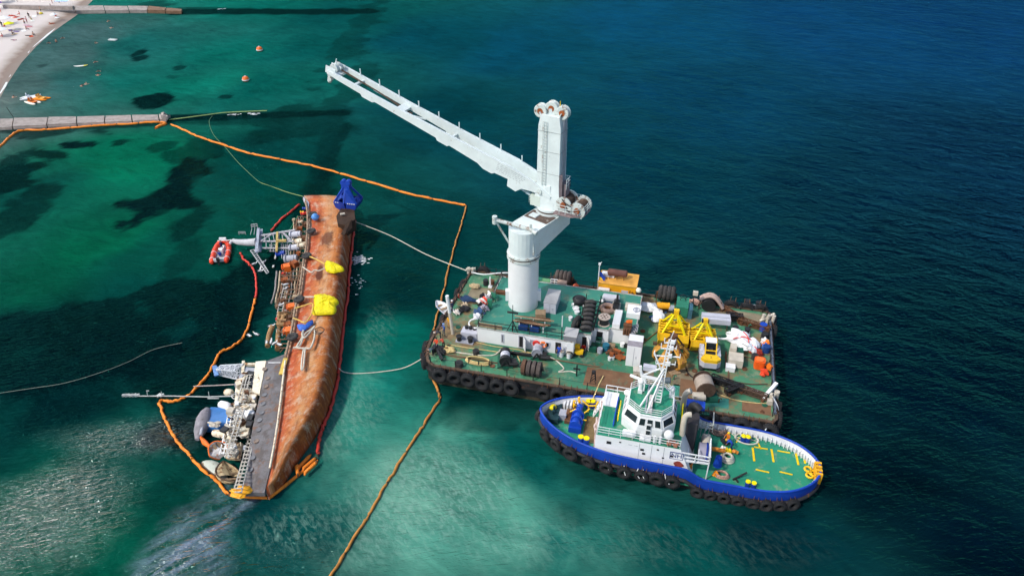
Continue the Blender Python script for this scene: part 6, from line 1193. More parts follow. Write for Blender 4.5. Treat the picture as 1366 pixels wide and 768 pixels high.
for px, py, lab, mt, s in ((808, 466, 'blue plastic drum under the deckhouse doorway steps', M('teal_drum', (.02, .16, .25), .5), .38), (815, 464, 'tan box by the foot of the white trunk', wood, .4), (800, 470, 'grey tub lying below the deckhouse steps', greyP, .3), (830, 462, 'white pail in front of the machinery bay', cwhite, .25), (836, 463, 'dark toolbox in front of the machinery bay', dark, .3), (790, 468, 'green chest beside the deckhouse door', greenD, .4)):
    mb = MB(); 
    if 'box' in lab or 'chest' in lab: mb.box((0, 0, s * .6), (s * 2.2, s * 1.4, s * 1.2)); mb.box((0, 0, s * 1.25), (s * 2.3, s * 1.5, s * .2))
    else: mb.cyl((0, 0, 0), (0, 0, s * 2), s, n=16); [mb.tor((0, 0, s * k), (0, 0, 1), s, .04, 16, 5) for k in (.6, 1.3, 2)]
    solo(mb, 'deck_container', mt, lab, 'container', PD(px, py), BA)
# yellow hut with tank, flag and lamp
t = T('yellow_hut', 'bright orange yellow machinery hut at the far edge of the barge', 'hut', PD(821, 404), BA)
MB().bbox(-2.4, 2.4, 0, 2.9, 0, 2.75).build('wall', amber, t); MB().bbox(-2.5, 2.5, -.08, 3.0, 2.75, 2.85).build('roof', M('faded_orange_roof', (.74, .36, .07), .7, var=.25, scale=.8), t)
d = MB().bbox(.6, 1.45, -.05, 0, .1, 2.1).build('door', lilac, t); MB().bbox(1.3, 1.36, -.1, -.05, 1.0, 1.15).build('handle', dark, d)
mb = MB(); rail(mb, [(-2.3, -.5, 0), (.4, -.5, 0)], 1.2, 2, .9, .04); mb.build('railing', brownM, t); mb = MB(); mb.bbox(-2.3, -.9, -.5, -.08, 1.9, 2.2); mb.build('white_sign_box', cwhite, t)
mb = MB(); mb.bar((1.7, -.25, 0), (1.7, -.25, 2.3), .12); mb.bar((2.0, -.15, 0), (2.0, -.15, 2.1), .1); mb.build('cable_riser', rustM, t)
MB().sph((2.75, -.1, 2.5), .34, 14, 9).build('globe_lamp', M('cream_globe', (.85, .82, .7), .4, var=.03), t); MB().bar((2.4, 0, 2.2), (2.75, -.1, 2.2), .06).build('lamp_bracket', dark, t)
t2 = T('roof_tank', 'brown cylindrical tank in a cradle on the yellow hut roof', 'tank', PD(822, 404) + Vector((0, 0, 2.87)) + Vector((math.cos(BA) * -.3 - math.sin(BA) * 1.5, math.sin(BA) * -.3 + math.cos(BA) * 1.5, 0)), BA); mb = MB(); mb.cyl((-1.1, 0, .75), (1.1, 0, .75), .45, n=20); mb.sph((-1.1, 0, .75), (.2, .45, .45)); mb.sph((1.1, 0, .75), (.2, .45, .45)); mb.build('shell', M('maroon_tank', (.15, .06, .045), .7, var=.3), t2); mb = MB(); [mb.bar((x, y, 0), (x, y, .5), .08) for x in (-.9, 0, .9) for y in (-.4, .4)]; mb.build('cradle', rustM, t2)
t2 = T('air_conditioner', 'white air unit at the left end of the yellow hut roof', 'air unit', PD(806, 404) + Vector((.5, 1.9, 2.87)), BA); MB().bbox(-.8, .8, -.3, .3, .05, .55).build('case', cwhite, t2); MB().bbox(-.6, .6, -.34, -.3, .15, .45).build('grille', greyP, t2)
t = T('flagpole', 'white flagpole with a blue and yellow flag left of the yellow hut', 'flagpole', PD(796.5, 397), BA); ph = HT(PD(796.5, 397), 353) - ZD; MB().cyl((0, 0, 0), (0, 0, ph), .09, .06, 10).build('pole', cwhite, t); mb = MB(); mb.box((0, 0, .1), (.7, .7, .2)); mb.build('base', cwhite, t)
for nm, z0, c in (('yellow_half', ph * .5, yellowB), ('blue_half', ph * .5 + .75, M('flag_blue', (.01, .06, .4), .8))):
    mb = MB(); L2 = 7; A_ = [Vector((.08 + i * .13, .14 * math.sin(i * .9), z0 - i * .11)) for i in range(L2)]; mb.add(A_ + [p + Vector((.02, .02, .75)) for p in A_] + [p + Vector((0, .012, 0)) for p in A_] + [p + Vector((.02, .032, .75)) for p in A_], [(i, i + 1, L2 + i + 1, L2 + i) for i in range(L2 - 1)] + [(2 * L2 + i, 3 * L2 + i, 3 * L2 + i + 1, 2 * L2 + i + 1) for i in range(L2 - 1)]); mb.build('flag_' + nm, c, t)
mb = MB(); mb.box((0, 0, ph + .1), (.3, .15, .3)); mb.bar((0, 0, ph), (.25, 0, ph + .45), .06); mb.build('finial', cwhite, t)
# tyre rolls on the far edge
def roll(px, py, lab, axis_rz, mat, rad=.75, w_=.55, k=4, z=1.3, stand=True):
    t = T('fender_roll', lab, 'tyre roll', PD(px, py, ZD), BA + axis_rz, 'rolls of four tyres at the far edge')
    for i in range(k): mb = MB(); x = (i - (k - 1) / 2) * w_; mb.tor((x, 0, z), (1, 0, 0), rad * .72, rad * .34, 22, 8, 1.0); mb.cyl((x - w_ * .3, 0, z), (x + w_ * .3, 0, z), rad * .98, n=22, caps=False); mb.build('tyre', mat, t)
    mb = MB(); mb.cyl((-k * w_ * .62, 0, z), (k * w_ * .62, 0, z), .14, n=8); 
    if stand: [mb.bar((x, y, 0), (x, y * .2, z), .12) for x in (-k * w_ * .58, k * w_ * .58) for y in (-.5, .5)]
    mb.build('axle_stand', rustM, t); return t
roll(751, 380, 'brown roll of four tyres on an axle left of the yellow hut', 0, M('brown_rubber', (.09, .07, .062), .85, var=.45, scale=2), .85, .52)
roll(888, 402, 'dark grey roll of four tyres right of the yellow hut', 0, rubber2, .95, .52)
t = T('timber_bench', 'wooden work bench with a box and rail in front of the brown tyre roll', 'bench', PD(749, 391), BA); mb = MB(); mb.bbox(-1.6, 1.6, -.5, .6, .8, .9); [mb.bar((x, y, 0), (x, y, .8), .1) for x in (-1.5, 0, 1.5) for y in (-.4, .5)]; mb.build('bench_top', wood, t); MB().box((0, .1, 1.35), (1.2, .8, .85)).build('tan_box', M('dusty_pink_box', (.42, .28, .21), .8, var=.3), t); mb = MB(); rail(mb, [(-1.6, .6, .9), (-.6, .6, .9)], .7, 2, .5, .04); mb.build('rail', white, t)
tyre('black tyre lying below the left end of the work bench', PD(738, 391, ZD + .5), BA, 1.2, .6, .28, rubber)
solo(MB().sph((0, 0, .45), .42, 14, 9).cyl((0, 0, .85), (0, 0, 1.0), .08), 'orange_float', M('orange_float', (.8, .13, .04), .5), 'round orange float hanging at the right end of the work bench', 'float', PD(768, 386, ZD + .6), BA)
t = T('black_dish', 'big black bowl on white feet between the pedestal and the yellow hut', 'dish', PD(772.5, 405, ZRR), BA); mb = MB(); mb.cyl((0, 0, .2), (0, 0, .7), .72, .82, 22); mb.tor((0, 0, .7), (0, 0, 1), .8, .08, 22, 6); mb.sph((0, 0, .68), (.72, .72, .3), 16, 8); mb.build('bowl', dark, t); mb = MB(); [mb.box((x, y, .12), (.3, .3, .25)) for x in (-.7, .7) for y in (-.5, .6)]; mb.build('foot', cwhite, t)
for px, py, lab, mt, s in ((727, 379, 'light green chest at the far edge right of the crane', M('light_green', (.14, .35, .16), .6), (1.3, .7, .7)), (719, 378, 'smaller green chest next to the light green one', greenP, (.7, .6, .8)), (672, 392, 'brown wooden bench left of the crane pedestal', rustM, (2.0, .5, .4)), (653.5, 411, 'tall narrow green cabinet on the roof left of the crane', greenP, (.5, .3, 1.3)), (843, 412, 'plain beige carton on the roof behind the white hood', beige, (1.6, 1.1, .5))):
    z = ZRR if px in (672, 653.5, 843) else ZD; t = T('storage_chest', lab, 'chest', PD(px, py, z), BA); MB().bbox(-s[0] / 2, s[0] / 2, -s[1] / 2, s[1] / 2, 0, s[2] * .88).build('body', mt, t); MB().bbox(-s[0] / 2 - .04, s[0] / 2 + .04, -s[1] / 2 - .04, s[1] / 2 + .04, s[2] * .88, s[2]).build('lid', mt, t)
t = T('green_chair', 'green garden chair on the roof left of the crane', 'chair', PD(661, 400, ZRR), BA + 2.6); mb = MB(); [MB().bar((x, y, 0), (x, y, .5), .08).build('leg', greenP, t) for x in (-.3, .3) for y in (-.3, .3)]; MB().bbox(-.36, .36, -.36, .36, .5, .58).build('seat', greenP, t); MB().bbox(-.36, .36, .3, .38, .58, 1.25).build('backrest', greenP, t)
# clothes and gear heaped along the left end of the deckhouse roof
rr = random.Random(21)
GEAR = [(654, 396, 'f0f0ee', 'white sack heap nearest the green chair'), (650, 399, 'b9b4b8', 'pale grey bag below the white sack heap'), (645, 397.5, '1a1c22', 'black bag left of the pale grey bag'), (647, 404, 'e8503a', 'orange life jacket heap midway along the gear row'), (642, 404.5, 'e6dfdc', 'white cloth beside the orange life jackets'), (642, 410, '14161a', 'black coat below the orange life jackets'), (646, 413, 'a8a0ac', 'lilac grey sack right of the black coat'), (639, 418, '3c5a80', 'blue bundle below the lilac grey sack'), (637, 424, 'dcdce0', 'white bundle at the lower end of the gear row')]
for i, (px, py, h, lab) in enumerate(GEAR): solo(blob(MB(), (0, 0, .1), (rr.uniform(.45, .75), rr.uniform(.4, .55), .55), 30 + i), 'gear_bag', cloth(h), lab, 'bag', PD(px, py, ZRR), BA, 'gear heaped along the deckhouse roof edge')
rope([(638, 437, ZRR), (630, 437, ZD + 1), (625.5, 432, ZD + .9), (628, 427, ZD + 1.4), (635, 425, ZRR)], 'thick white hose looping off the left end of the deckhouse', cwhite, .1, 'hose', 'hose')
t = T('generator', 'grey generator set left of the deckhouse end wall', 'generator', PD(628, 450), BA); MB().bbox(-1.1, .9, -.5, .7, .15, 1.0).build('casing', lilac, t); mb = MB(); [mb.cyl((x, .4, 1.0), (x, .4, 1.35), .22, n=10) for x in (-.6, -.1, .4)]; mb.build('cylinder_head', dark, t); mb = MB(); mb.bbox(-1.2, 1.0, -.6, .8, 0, .15); mb.bbox(.95, 1.15, -.3, .5, .3, .9); mb.build('base', greyP, t)
# bollards, winches and lines on the near deck
def bollards(px, py, lab, rz=0):
    t = T('double_bollard', lab, 'bollard', PD(px, py), BA + rz, 'twin bollards on the barge'); MB().bbox(-1.1, 1.1, -.35, .35, 0, .12).build('base', greyP, t)
    for x in (-.7, .7): mb = MB(); mb.cyl((x, 0, .1), (x, 0, .7), .27, n=16); mb.cyl((x, 0, .7), (x, 0, .82), .36, n=16); mb.build('post', dark, t)
bollards(620, 456, 'black twin bollards left of the generator, nearest the crew'); bollards(988, 444, 'black twin bollards behind the red and white tarpaulin'); bollards(745, 379, 'black twin bollards at the far edge by the work bench'); bollards(1003, 408.5, 'black twin bollards at the far right edge')
def capstan(px, py, lab, s=.4): t = T('capstan', lab, 'capstan', PD(px, py), BA); mb = MB(); mb.cyl((0, 0, 0), (0, 0, .5), s, s * .8, 16); mb.tor((0, 0, .5), (0, 0, 1), s * .8, .1, 16, 6); mb.build('drum', rubber2, t); MB().cyl((0, 0, .5), (0, 0, .62), s * .75, n=16).build('cap', dark, t)
capstan(635, 472, 'squat dark capstan on the near left deck'); capstan(612.5, 488, 'dark mushroom capstan at the near left edge', .5); capstan(1006, 478, 'black capstan left of the orange bin', .4)
def winch(px, py, lab, rz, drums, mt, s=1.): 
    t = T('deck_winch', lab, 'winch', PD(px, py), BA + rz, 'mooring winches on the barge'); mb = MB(); mb.bbox(-.9 * s, .9 * s, -1.1 * s, 1.1 * s, 0, .2); mb.build('bed', greenD, t)
    for i, (y, w_, r, m_) in enumerate(drums): mb = MB(); mb.cyl((0, y - w_ / 2, .9 * s), (0, y + w_ / 2, .9 * s), r, n=20); mb.tor((0, y - w_ / 2, .9 * s), (0, 1, 0), r, .07, 20, 6); mb.build('drum', m_, t)
    mb = MB(); [mb.bar((-.6 * s, y, 0), (0, y, 1.1 * s), .16) for y in (-1.0 * s, 1.0 * s)]; [mb.bar((.6 * s, y, 0), (0, y, 1.1 * s), .16) for y in (-1.0 * s, 1.0 * s)]; mb.build('gear_frame', dark, t); mb = MB(); mb.box((.9 * s, -.6 * s, .4), (.8, .8, .7)); mb.cyl((.5, -.9, .5), (1.5, -.9, .5), .22); mb.build('winch_motor', dark, t)
winch(674, 483, 'grey drum winch standing alone in front of the deckhouse', .25, [(-.7, .5, .62, dark), (0, .8, .55, lilac), (.75, .45, .6, dark)], lilac)
winch(717, 474, 'grey winch behind the big coiled tyre drums', .1, [(-.2, .7, .6, greyP), (.6, .6, .55, lilac)], lilac, .8)
t = T('fender_roll', 'rust brown roll of four tyres on the near deck by the winch', 'tyre roll', PD(709, 499), BA, 'tyre rolls on the near deck')
for i in range(4): mb = MB(); x = (i - 1.5) * .58; mb.tor((x, 0, .9), (1, 0, 0), .62, .29, 22, 8); mb.cyl((x - .2, 0, .9), (x + .2, 0, .9), .89, n=22, caps=False); mb.build('tyre', M('rusty_rubber', (.12, .06, .035), .85, var=.4, scale=2) if i < 1 else M('brown_rubber', (.09, .07, .062), .85), t)
MB().cyl((-1.4, 0, .9), (1.4, 0, .9), .16, n=8).build('axle', dark, t)
t = T('hose_coil', 'yellow hose coiled in a flat oval on the near left deck', 'hose', PD(638, 483), BA)
mb = MB(); 
for k in range(3): mb.tube([(1.5 * (1 - k * .05) * math.cos(a), .62 * (1 - k * .1) * math.sin(a), .12 + k * .14) for a in [q * math.pi / 14 for q in range(29)]], .085, 6)
mb.build('hose', ropeY, t); mb = MB(); [mb.bar((x, .0 + y, 0), (x, y, .75), .08) for x, y in ((-1.0, -.5), (.2, -.62), (1.4, -.3))]; mb.build('guide_post', dark, t)
dz = ZD + .06
rope([(582, 463, dz), (600, 468, dz), (625, 472, dz), (645, 474, dz), (660, 473, dz), (668, 466, dz + .3)], 'cream mooring line from the crew to the grey drum winch', ropeW, .08)
rope([(596, 459, dz), (620, 463, dz), (648, 467, dz), (672, 470, dz), (700, 470, dz), (716, 474, dz + .2)], 'long tan line lying across the deck in front of the deckhouse', ropeY, .06)
rope([(634, 456, dz), (660, 462, dz), (690, 466, dz), (714, 472, dz)], 'thin tan line close along the deckhouse wall', ropeY, .05)
rope([(725, 474, dz + .3), (738, 478, dz), (748, 486, dz), (752, 492, dz), (745, 496, dz), (760, 495, dz), (768, 497, dz)], 'cream line from the rear winch towards the post', ropeW, .08)
rope([(684, 468, dz), (690, 474, dz), (694, 483, dz)], 'short loose tan rope left of the tyre drums', ropeY, .07)
solo(MB().bar((-1.6, 0, .25), (1.6, 0, .25), .3), 'steel_beam', dark, 'black beam lying between the two near winches', 'beam', PD(694, 474), BA + .05)
t = T('iron_cross_post', 'black cross shaped post at the near edge', 'post', PD(769, 501), BA); MB().bar((0, 0, 0), (0, 0, 1.6), .14).build('post', dark, t); MB().bar((-.4, 0, 1.0), (.4, 0, 1.0), .14).build('arm', dark, t)
t = T('black_post', 'dark lattice post at the near edge above the tug bow', 'post', PD(791, 509), BA); mb = MB(); [mb.bar((x, y, 0), (x * .5, y * .5, 1.5), .07) for x in (-.3, .3) for y in (-.3, .3)]; mb.box((0, 0, 1.4), (.4, .4, .3)); [mb.bar((-.3 + z * .08, -.3 + z * .08, z), (.3 - z * .08, .3 - z * .08, z + .3), .06) for z in (.2, .6, 1.0)]; mb.build('frame', rubber, t)
t = T('yellow_cart', 'small yellow deck cart by the deckhouse door', 'cart', PD(772, 473), BA); mb = MB(); mb.box((0, 0, .45), (1.0, .7, .35)); mb.box((-.25, .35, 1.0), (.6, .35, .4)); mb.build('body', yellowM, t); mb = MB(); [mb.cyl((x, y - .06, .2), (x, y + .06, .2), .2, n=12) for x in (-.4, .4) for y in (-.4, .4)]; mb.build('wheel', dark, t); mb = MB(); mb.tube([(.5, 0, .5), (.9, 0, 1.0), (.9, .3, 1.0)], .04); mb.build('handle', dark, t)
for px, py, lab, mt in ((716, 462, 'plain red disc fender on the deckhouse wall', redP), (724.5, 465, 'orange and white life ring on the deckhouse wall', orangeP)):
    q = bl(px, py - 3.5, 3.55); loc = bw(q.x, 5.5, 3.75); t = T('life_ring', lab, 'life ring', loc, BA); mb = MB(); mb.tor((0, 0, 0), (0, 1, 0), .34, .12, 22, 8); mb.build('ring', mt, t)
    if 'white' in lab: mb = MB(); [mb.tor((.34 * math.cos(a), 0, .34 * math.sin(a)), (-math.sin(a), 0, math.cos(a)), .11, .03, 10, 5) for a in (.8, 2.4, 3.9, 5.5)]; mb.build('band', cwhite, t)
    else: MB().cyl((0, -.02, 0), (0, .03, 0), .3, n=20).build('disc', mt, t)
mb = MB(); mb.tor((0, 0, 0), (0, 1, 0), .42, .09, 20, 7); solo(mb, 'bicycle_tyre', dark, 'narrow black tyre leaning on the deckhouse front by its white locker', 'tyre', bw(15.4, 5.2, ZD + .5), BA)
for dx, lab in ((0, 'left'), (.9, 'right')): t = T('deck_bin', lab + ' one of two white bins against the deckhouse front locker', 'bin', bw(14.4 + dx, 5.3, ZD), BA); MB().cyl((0, 0, 0), (0, 0, .75), .27, .3, 14).build('body', cwhite, t); MB().cyl((0, 0, .75), (0, 0, .82), .32, n=14).build('lid', beige, t)
# two yellow clamshell grabs
def clam(px, py, lab, rz, s):
    t = T('clamshell_grab', lab, 'grab', PD(px, py), BA + rz, 'yellow clamshell grabs on deck'); t.scale = (s,) * 3; W, D = 1.75, 1.5
    for sg in (-1, 1):
        sh = MB(); pr = [(.08, .1), (.1, 2.0), (1.5, 2.0), (1.72, 1.2), (1.2, .15)]
        for x in (-W, W - .1): sh.slab([Vector((x, sg * y, z)) for y, z in pr], .1) if sg > 0 else sh.slab([Vector((x + .1, sg * y, z)) for y, z in pr], .1)
        for (y0, z0), (y1, z1) in zip(pr[2:], pr[3:] + pr[:1]): sh.slab([Vector((-W, sg * y0, z0)), Vector((W, sg * y0, z0)), Vector((W, sg * y1, z1)), Vector((-W, sg * y1, z1))], .08)
        for y in (.25, .75, 1.35): sh.bar((-W, sg * y, 2.0), (W, sg * y, 2.0), .16)
        for x in (-W, 0, W): sh.bar((x, sg * .2, 2.02), (x, sg * 1.45, 2.02), .16)
        sh.build('bucket_shell', yellowM, t)
        ar = MB(); [ar.bar((x, sg * 1.3, 2.05), (x * .15, sg * .15, 4.2), .2) for x in (-W * .75, W * .75)]; [ar.bar((x, sg * .2, 2.0), (x * .3, 0, 3.4), .14) for x in (-.8, .8)]; ar.bar((-W * .5, sg * .8, 2.9), (W * .5, sg * .8, 2.9), .12); ar.build('closing_arm', yellowB, t)
    MB().box((0, 0, 2.4), (2.2, .4, .5)).build('lower_beam', yellowM, t); hb = MB().box((0, 0, 4.25), (.6, .5, 1.0)).build('head_block', yellowM, t); mb = MB(); [mb.cyl((x - .06, 0, 4.4), (x + .06, 0, 4.4), .3, n=16) for x in (-.4, .4)]; mb.build('sheave', dark, hb)
    MB().bbox(-W + .12, W - .12, -1.2, 1.2, .35, .9).build('dark_inside', M('near_black_inside', (.02, .02, .018), .9), t)  # near-black block between the shells
    return t
clam(896.5, 455, 'larger yellow clamshell grab with open frame, left of the pair', .03, .98); clam(935, 462, 'smaller yellow clamshell grab nearest the excavator', .16, .86)
for px, py, lab in ((896, 462, 'long timber sleeper under the front of the left grab'), (930, 468, 'long timber sleeper under the front of the right grab')): solo(MB().bar((-2.2, 0, .12), (2.2, 0, .12), .4, .24), 'timber_sleeper', brownM, lab, 'timber', PD(px, py), BA)
# orange peel grab
t = T('orange_peel_grab', 'rusty amber orange peel grab with curved claws in front of the yellow grabs', 'grab', PD(893, 486), BA)
amR = M('rusty_amber', (.6, .29, .04), .6, var=.35, rust=.38, rustc=(.2, .08, .03), scale=1.2, rscale=2)
MB().cyl((0, 0, 2.7), (0, 0, 4.3), .34, .45, 12).build('head', rustM, t)
for k in range(5):
    a = 2 * math.pi * k / 5 + .5; ux_, uy_ = math.cos(a), math.sin(a); pr = [(.4, 2.7, .2), (1.3, 2.4, .45), (1.95, 1.6, .62), (1.95, .9, .55), (1.5, .3, .3), (.9, .05, .06)]; rings = []
    for r_, z, w_ in pr: c = Vector((ux_ * r_, uy_ * r_, z)); sd = Vector((-uy_, ux_, 0)); rd = Vector((ux_, uy_, .2)) * .12; rings.append([c - sd * w_ - rd, c + sd * w_ - rd, c + sd * w_ * .8 + rd, c - sd * w_ * .8 + rd])
    cl = MB().loft(rings, smooth=False).build('claw', amR, t); mb = MB(); mb.cyl((ux_ * .4, uy_ * .4, 3.9), (ux_ * 1.5, uy_ * 1.5, 2.4), .11, n=8); mb.build('ram', rustM, cl)
solo(MB().bbox(-.6, .6, -.4, .4, 0, .14), 'brown_board', wood, 'tan board on the deck below the orange peel grab', 'board', PD(900, 497), BA + .6)
# mini excavator seen from behind
t = T('excavator', 'small excavator with white cab roof, grey sides and yellow tail', 'excavator', PD(945, 484), BA + R(4))
for x in (-.95, .95):
    mb = MB(); pr = [(-1.7, .3), (-1.4, .03), (1.4, .03), (1.7, .3), (1.4, .6), (-1.4, .6)]; mb.slab([Vector((x - .22, y, z)) for y, z in pr], .44); mb.build('track', dark, t)
mb = MB(); mb.prism([(-1.15, -1.3), (-.7, -1.75), (.7, -1.75), (1.15, -1.3), (1.15, 1.5), (-1.15, 1.5)], .65, 1.35); mb.build('deck_body', lilac, t)
mb = MB(); mb.prism([(-1.1, -1.3), (-.68, -1.72), (.68, -1.72), (1.1, -1.3), (.7, -.6), (-.7, -.6)], 1.35, 1.75); mb.build('counterweight', yellowM, t)
mb = MB(); mb.bbox(-.62, .62, .55, 1.5, 2.5, 2.62); mb.build('cab_roof', cwhite, t); mb = MB(); mb.bbox(-.58, .58, .6, 1.45, 1.35, 2.5); mb.build('cab_glass', glassM, t)
mb = MB(); [mb.bar((s * .62, -.6, 1.4), (s * .62, .6, 2.5), .12) for s in (-1, 1)]; [mb.bar((s * .62, 1.5, 1.35), (s * .62, 1.5, 2.5), .1) for s in (-1, 1)]; mb.bar((-.62, -.1, 1.9), (.62, -.1, 1.9), .1); mb.build('cab_frame', yellowM, t)
mb = MB(); mb.bbox(-1.15, -.66, -.5, 1.45, 1.35, 1.6); mb.bbox(.66, 1.15, -.5, 1.45, 1.35, 1.6); mb.build('side_cover', lilac, t); mb = MB(); mb.box((0, -.2, 1.5), (1.0, .7, .3)); mb.box((0, .2, 1.75), (.5, .5, .5)); mb.build('engine_bay', dark, t)
mb = MB(); mb.tube(smooth([Vector(q) for q in ((0, 1.6, 1.2), (0, 2.5, 1.9), (0, 3.3, 1.3), (0, 3.5, .5))]), .17, 8); mb.build('digger_arm', yellowM, t); mb = MB(); mb.box((0, 3.4, .3), (.6, .5, .5), taper=.7); mb.build('digger_bucket', dark, t)
text_mesh('2', .5, 'number', dark, t, Matrix.Translation((0, -1.1, 1.757)))
# right hand clutter
t = T('grey_duct', 'long pale grey steel duct lying behind the excavator', 'duct', PD(953, 436), BA + .1); MB().bbox(-1.7, 1.7, -.7, .7, .9, 1.6).build('body', lilac, t); mb = MB(); [mb.bar((x, y, 0), (x, y, .9), .1) for x in (-1.4, 1.4) for y in (-.5, .5)]; mb.build('trestle', brownM, t); MB().bbox(-1.72, 1.72, -.2, -.05, 1.6, 1.64).build('seam', greyP, t)
mb = MB(); blob(mb, (-.6, .6, .5), (1.5, 1.1, .95), 41, 20, 12); blob(mb, (.7, -.5, .4), (1.2, 1.2, .8), 42, 20, 12); t = T('tarpaulin_heap', 'white tarpaulin heap laced with red straps on the right deck', 'tarpaulin', PD(991, 460), BA); mb.build('cloth', tarpW, t); mb = MB(); mb.tube(smooth([Vector(q) for q in ((-1.3, -.4, 1.0), (-.2, -.1, 1.3), (.5, -.3, 1.25), (1.7, .1, .7))]), .06); mb.tube(smooth([Vector(q) for q in ((-.2, .6, 1.5), (.4, -.3, 1.35), (.5, -1.5, .7))]), .06); mb.build('red_strap', redP, t)
solo(blob(MB(), (0, 0, .3), (.5, .6, .5), 44), 'red_bag', redP, 'small red bag at the foot of the white tarpaulin heap', 'bag', PD(1003, 470), BA)
solo(blob(blob(MB(), (0, 0, .3), (1.7, .8, .7), 45, 20, 12), (1.2, -1.3, .2), (.8, 1.2, .5), 47, 18, 10), 'tarpaulin_heap', tarpW, 'crumpled white tarpaulin right of the yellow hut', 'tarpaulin', PD(866, 414), BA)
rope([(866, 423, dz), (874, 420, dz), (880, 416, dz), (889, 417, dz)], 'blue rope on the deck below the crumpled white tarpaulin', M('blue_rope', (.03, .12, .4), .8), .09)
t = T('steel_cabinet', 'beige steel cabinet with a dark gap on the right deck', 'cabinet', PD(980, 488), BA); MB().bbox(-.8, .8, -.4, 1.2, .1, 1.1).build('body', beige, t); mb = MB(); mb.bbox(-.7, .0, 1.3, 2.3, .1, 1.5); mb.build('rear_locker', beige, t); MB().bbox(.1, .8, 1.3, 2.1, .1, 1.2).build('dark_locker', greenD, t); MB().bar((-1.0, -.6, .06), (-1.0, 2.4, .06), .15, .12).build('skid', rustM, t)
t = T('white_crate', 'small white crate in front of the beige cabinet', 'crate', PD(973.5, 493), BA); MB().bbox(-.5, .5, -.4, .4, 0, .55).build('body', white, t); MB().bbox(-.53, .53, -.43, .43, .55, .62).build('lid', cwhite, t)
solo(MB().cyl((-1.6, 0, .5), (.4, 0, .9), .12), 'white_pipe', white, 'white pipe end left of the white tarpaulin heap', 'pipe', PD(975, 459), BA)
t = T('orange_bin', 'bright orange round cornered bin on the right deck', 'bin', PD(1012, 489), BA); mb = MB(); mb.prism([(.6 * math.copysign(abs(math.cos(a)) ** .5, math.cos(a)), .6 * math.copysign(abs(math.sin(a)) ** .5, math.sin(a))) for a in [k * math.pi / 10 for k in range(20)]], 0, 1.05); mb.build('body', M('signal_orange', (.9, .12, .01), .5), t); mb = MB(); mb.cyl((0, 0, 1.05), (0, 0, 1.15), .45, n=16); mb.build('lid', M('signal_orange_lid', (.95, .2, .04), .5), t)
for px, py, lab, mt, sz in ((1017, 440, 'blue barrel at the top of the row along the right rail', blueP, .42), (1019, 452, 'black barrel below the blue one along the right rail', dark, .4), (1021.5, 469, 'navy barrel lowest of the row along the right rail', M('navy_plastic', (.012, .05, .2), .4), .4)):
    mb = MB(); mb.cyl((0, 0, 0), (0, 0, sz * 2.1), sz, n=18); [mb.tor((0, 0, sz * k), (0, 0, 1), sz, .04, 18, 5) for k in (.1, .75, 1.4, 2.1)]; solo(mb, 'barrel', mt, lab, 'barrel', PD(px, py), BA)
for px, py, h, lab in ((1021, 462, 'f07818', 'orange cloth bundle by the right rail'), (1020, 458, 'e8e4e2', 'white cloth bundle by the right rail'), (1021, 465.5, '3a66b0', 'blue cloth bundle by the right rail'), (1019, 499, 'e04828', 'red orange rag near the right rail'), (1026, 492, 'f08020', 'orange rag hung at the right rail'), (1012, 473, '8a2a20', 'dark red sack above the orange bin')): solo(blob(MB(), (0, 0, .2), (.45, .5, .5), len(lab) + px), 'cloth_bundle', cloth(h), lab, 'bundle', PD(px, py), BA)
t = T('anchor_winch', 'large tan hooded anchor winch on a brown platform behind the tug', 'winch', PD(938, 524), BA + .25); mb = MB(); mb.cyl((0, -.75, 1.1), (0, .75, 1.1), 1.0, n=24); mb.build('drum', M('tan_hood', (.4, .33, .27), .7, var=.25, rust=.15), t); mb = MB(); [MB().cyl((0, y, 1.1), (0, y + .15, 1.1), 1.02, n=24).build('flange', brownM, t) for y in (-.9, .75, 1.15)]; mb.cyl((0, 1.2, 1.3), (0, 1.7, 1.3), .5, n=14); mb.build('motor', dark, t)
mb = MB(); mb.box((-.9, -1.3, .6), (1.2, .7, .8)); mb.cyl((-1.2, -1.5, .7), (-.2, -1.5, .7), .35, n=12); mb.build('motor', beige, t); mb = MB(); mb.bbox(-1.4, 1.4, -1.6, 1.5, 0, .22); mb.build('bed', greenD, t)
t = T('work_platform', 'low brown plate topped platform left of the anchor winch', 'platform', PD(918, 529), BA); MB().bbox(-1.0, 1.0, -.8, 2.3, .35, .5).build('top_plate', M('rusty_deck_plate', (.2, .105, .055)), t); mb = MB(); [mb.bar((x, y, 0), (x, y, .4), .14) for x in (-.9, .9) for y in (-.7, .8, 2.2)]; mb.build('leg', dark, t)
for k, (px, py) in enumerate(((914, 548), (924, 549), (936, 550))): solo(MB().bbox(-.9, .9, -.35, .35, 0, .12), 'green_grating', greenD, ['left', 'middle', 'right'][k] + ' dark green grating panel on the edge behind the tug funnel', 'grating', PD(px, py), BA, 'green gratings behind the tug')
def spar(a, b, lab, w_=.4, mat=dark, name='crane_spar', z0=.4, z1=.6):
    A, B = PD(*a, ZD), PD(*b, ZD); L_ = (B - A).length; rz = math.atan2(B.y - A.y, B.x - A.x); t = T(name, lab, 'spar', (A + B) / 2, rz); mb = MB(); lattice(mb, (-L_ / 2, 0, z0), (L_ / 2, 0, z1), w_ * 1.3, w_, max(4, int(L_ / .8)), .05); mb.bar((-L_ / 2, 0, z0), (L_ / 2, 0, z1), w_ * .7); mb.build('boom_frame', mat, t); m2 = MB(); [m2.box((x, 0, .15), (.3, .9, .3)) for x in (-L_ / 2.6, L_ / 2.6)]; m2.build('chock', rustM, t)
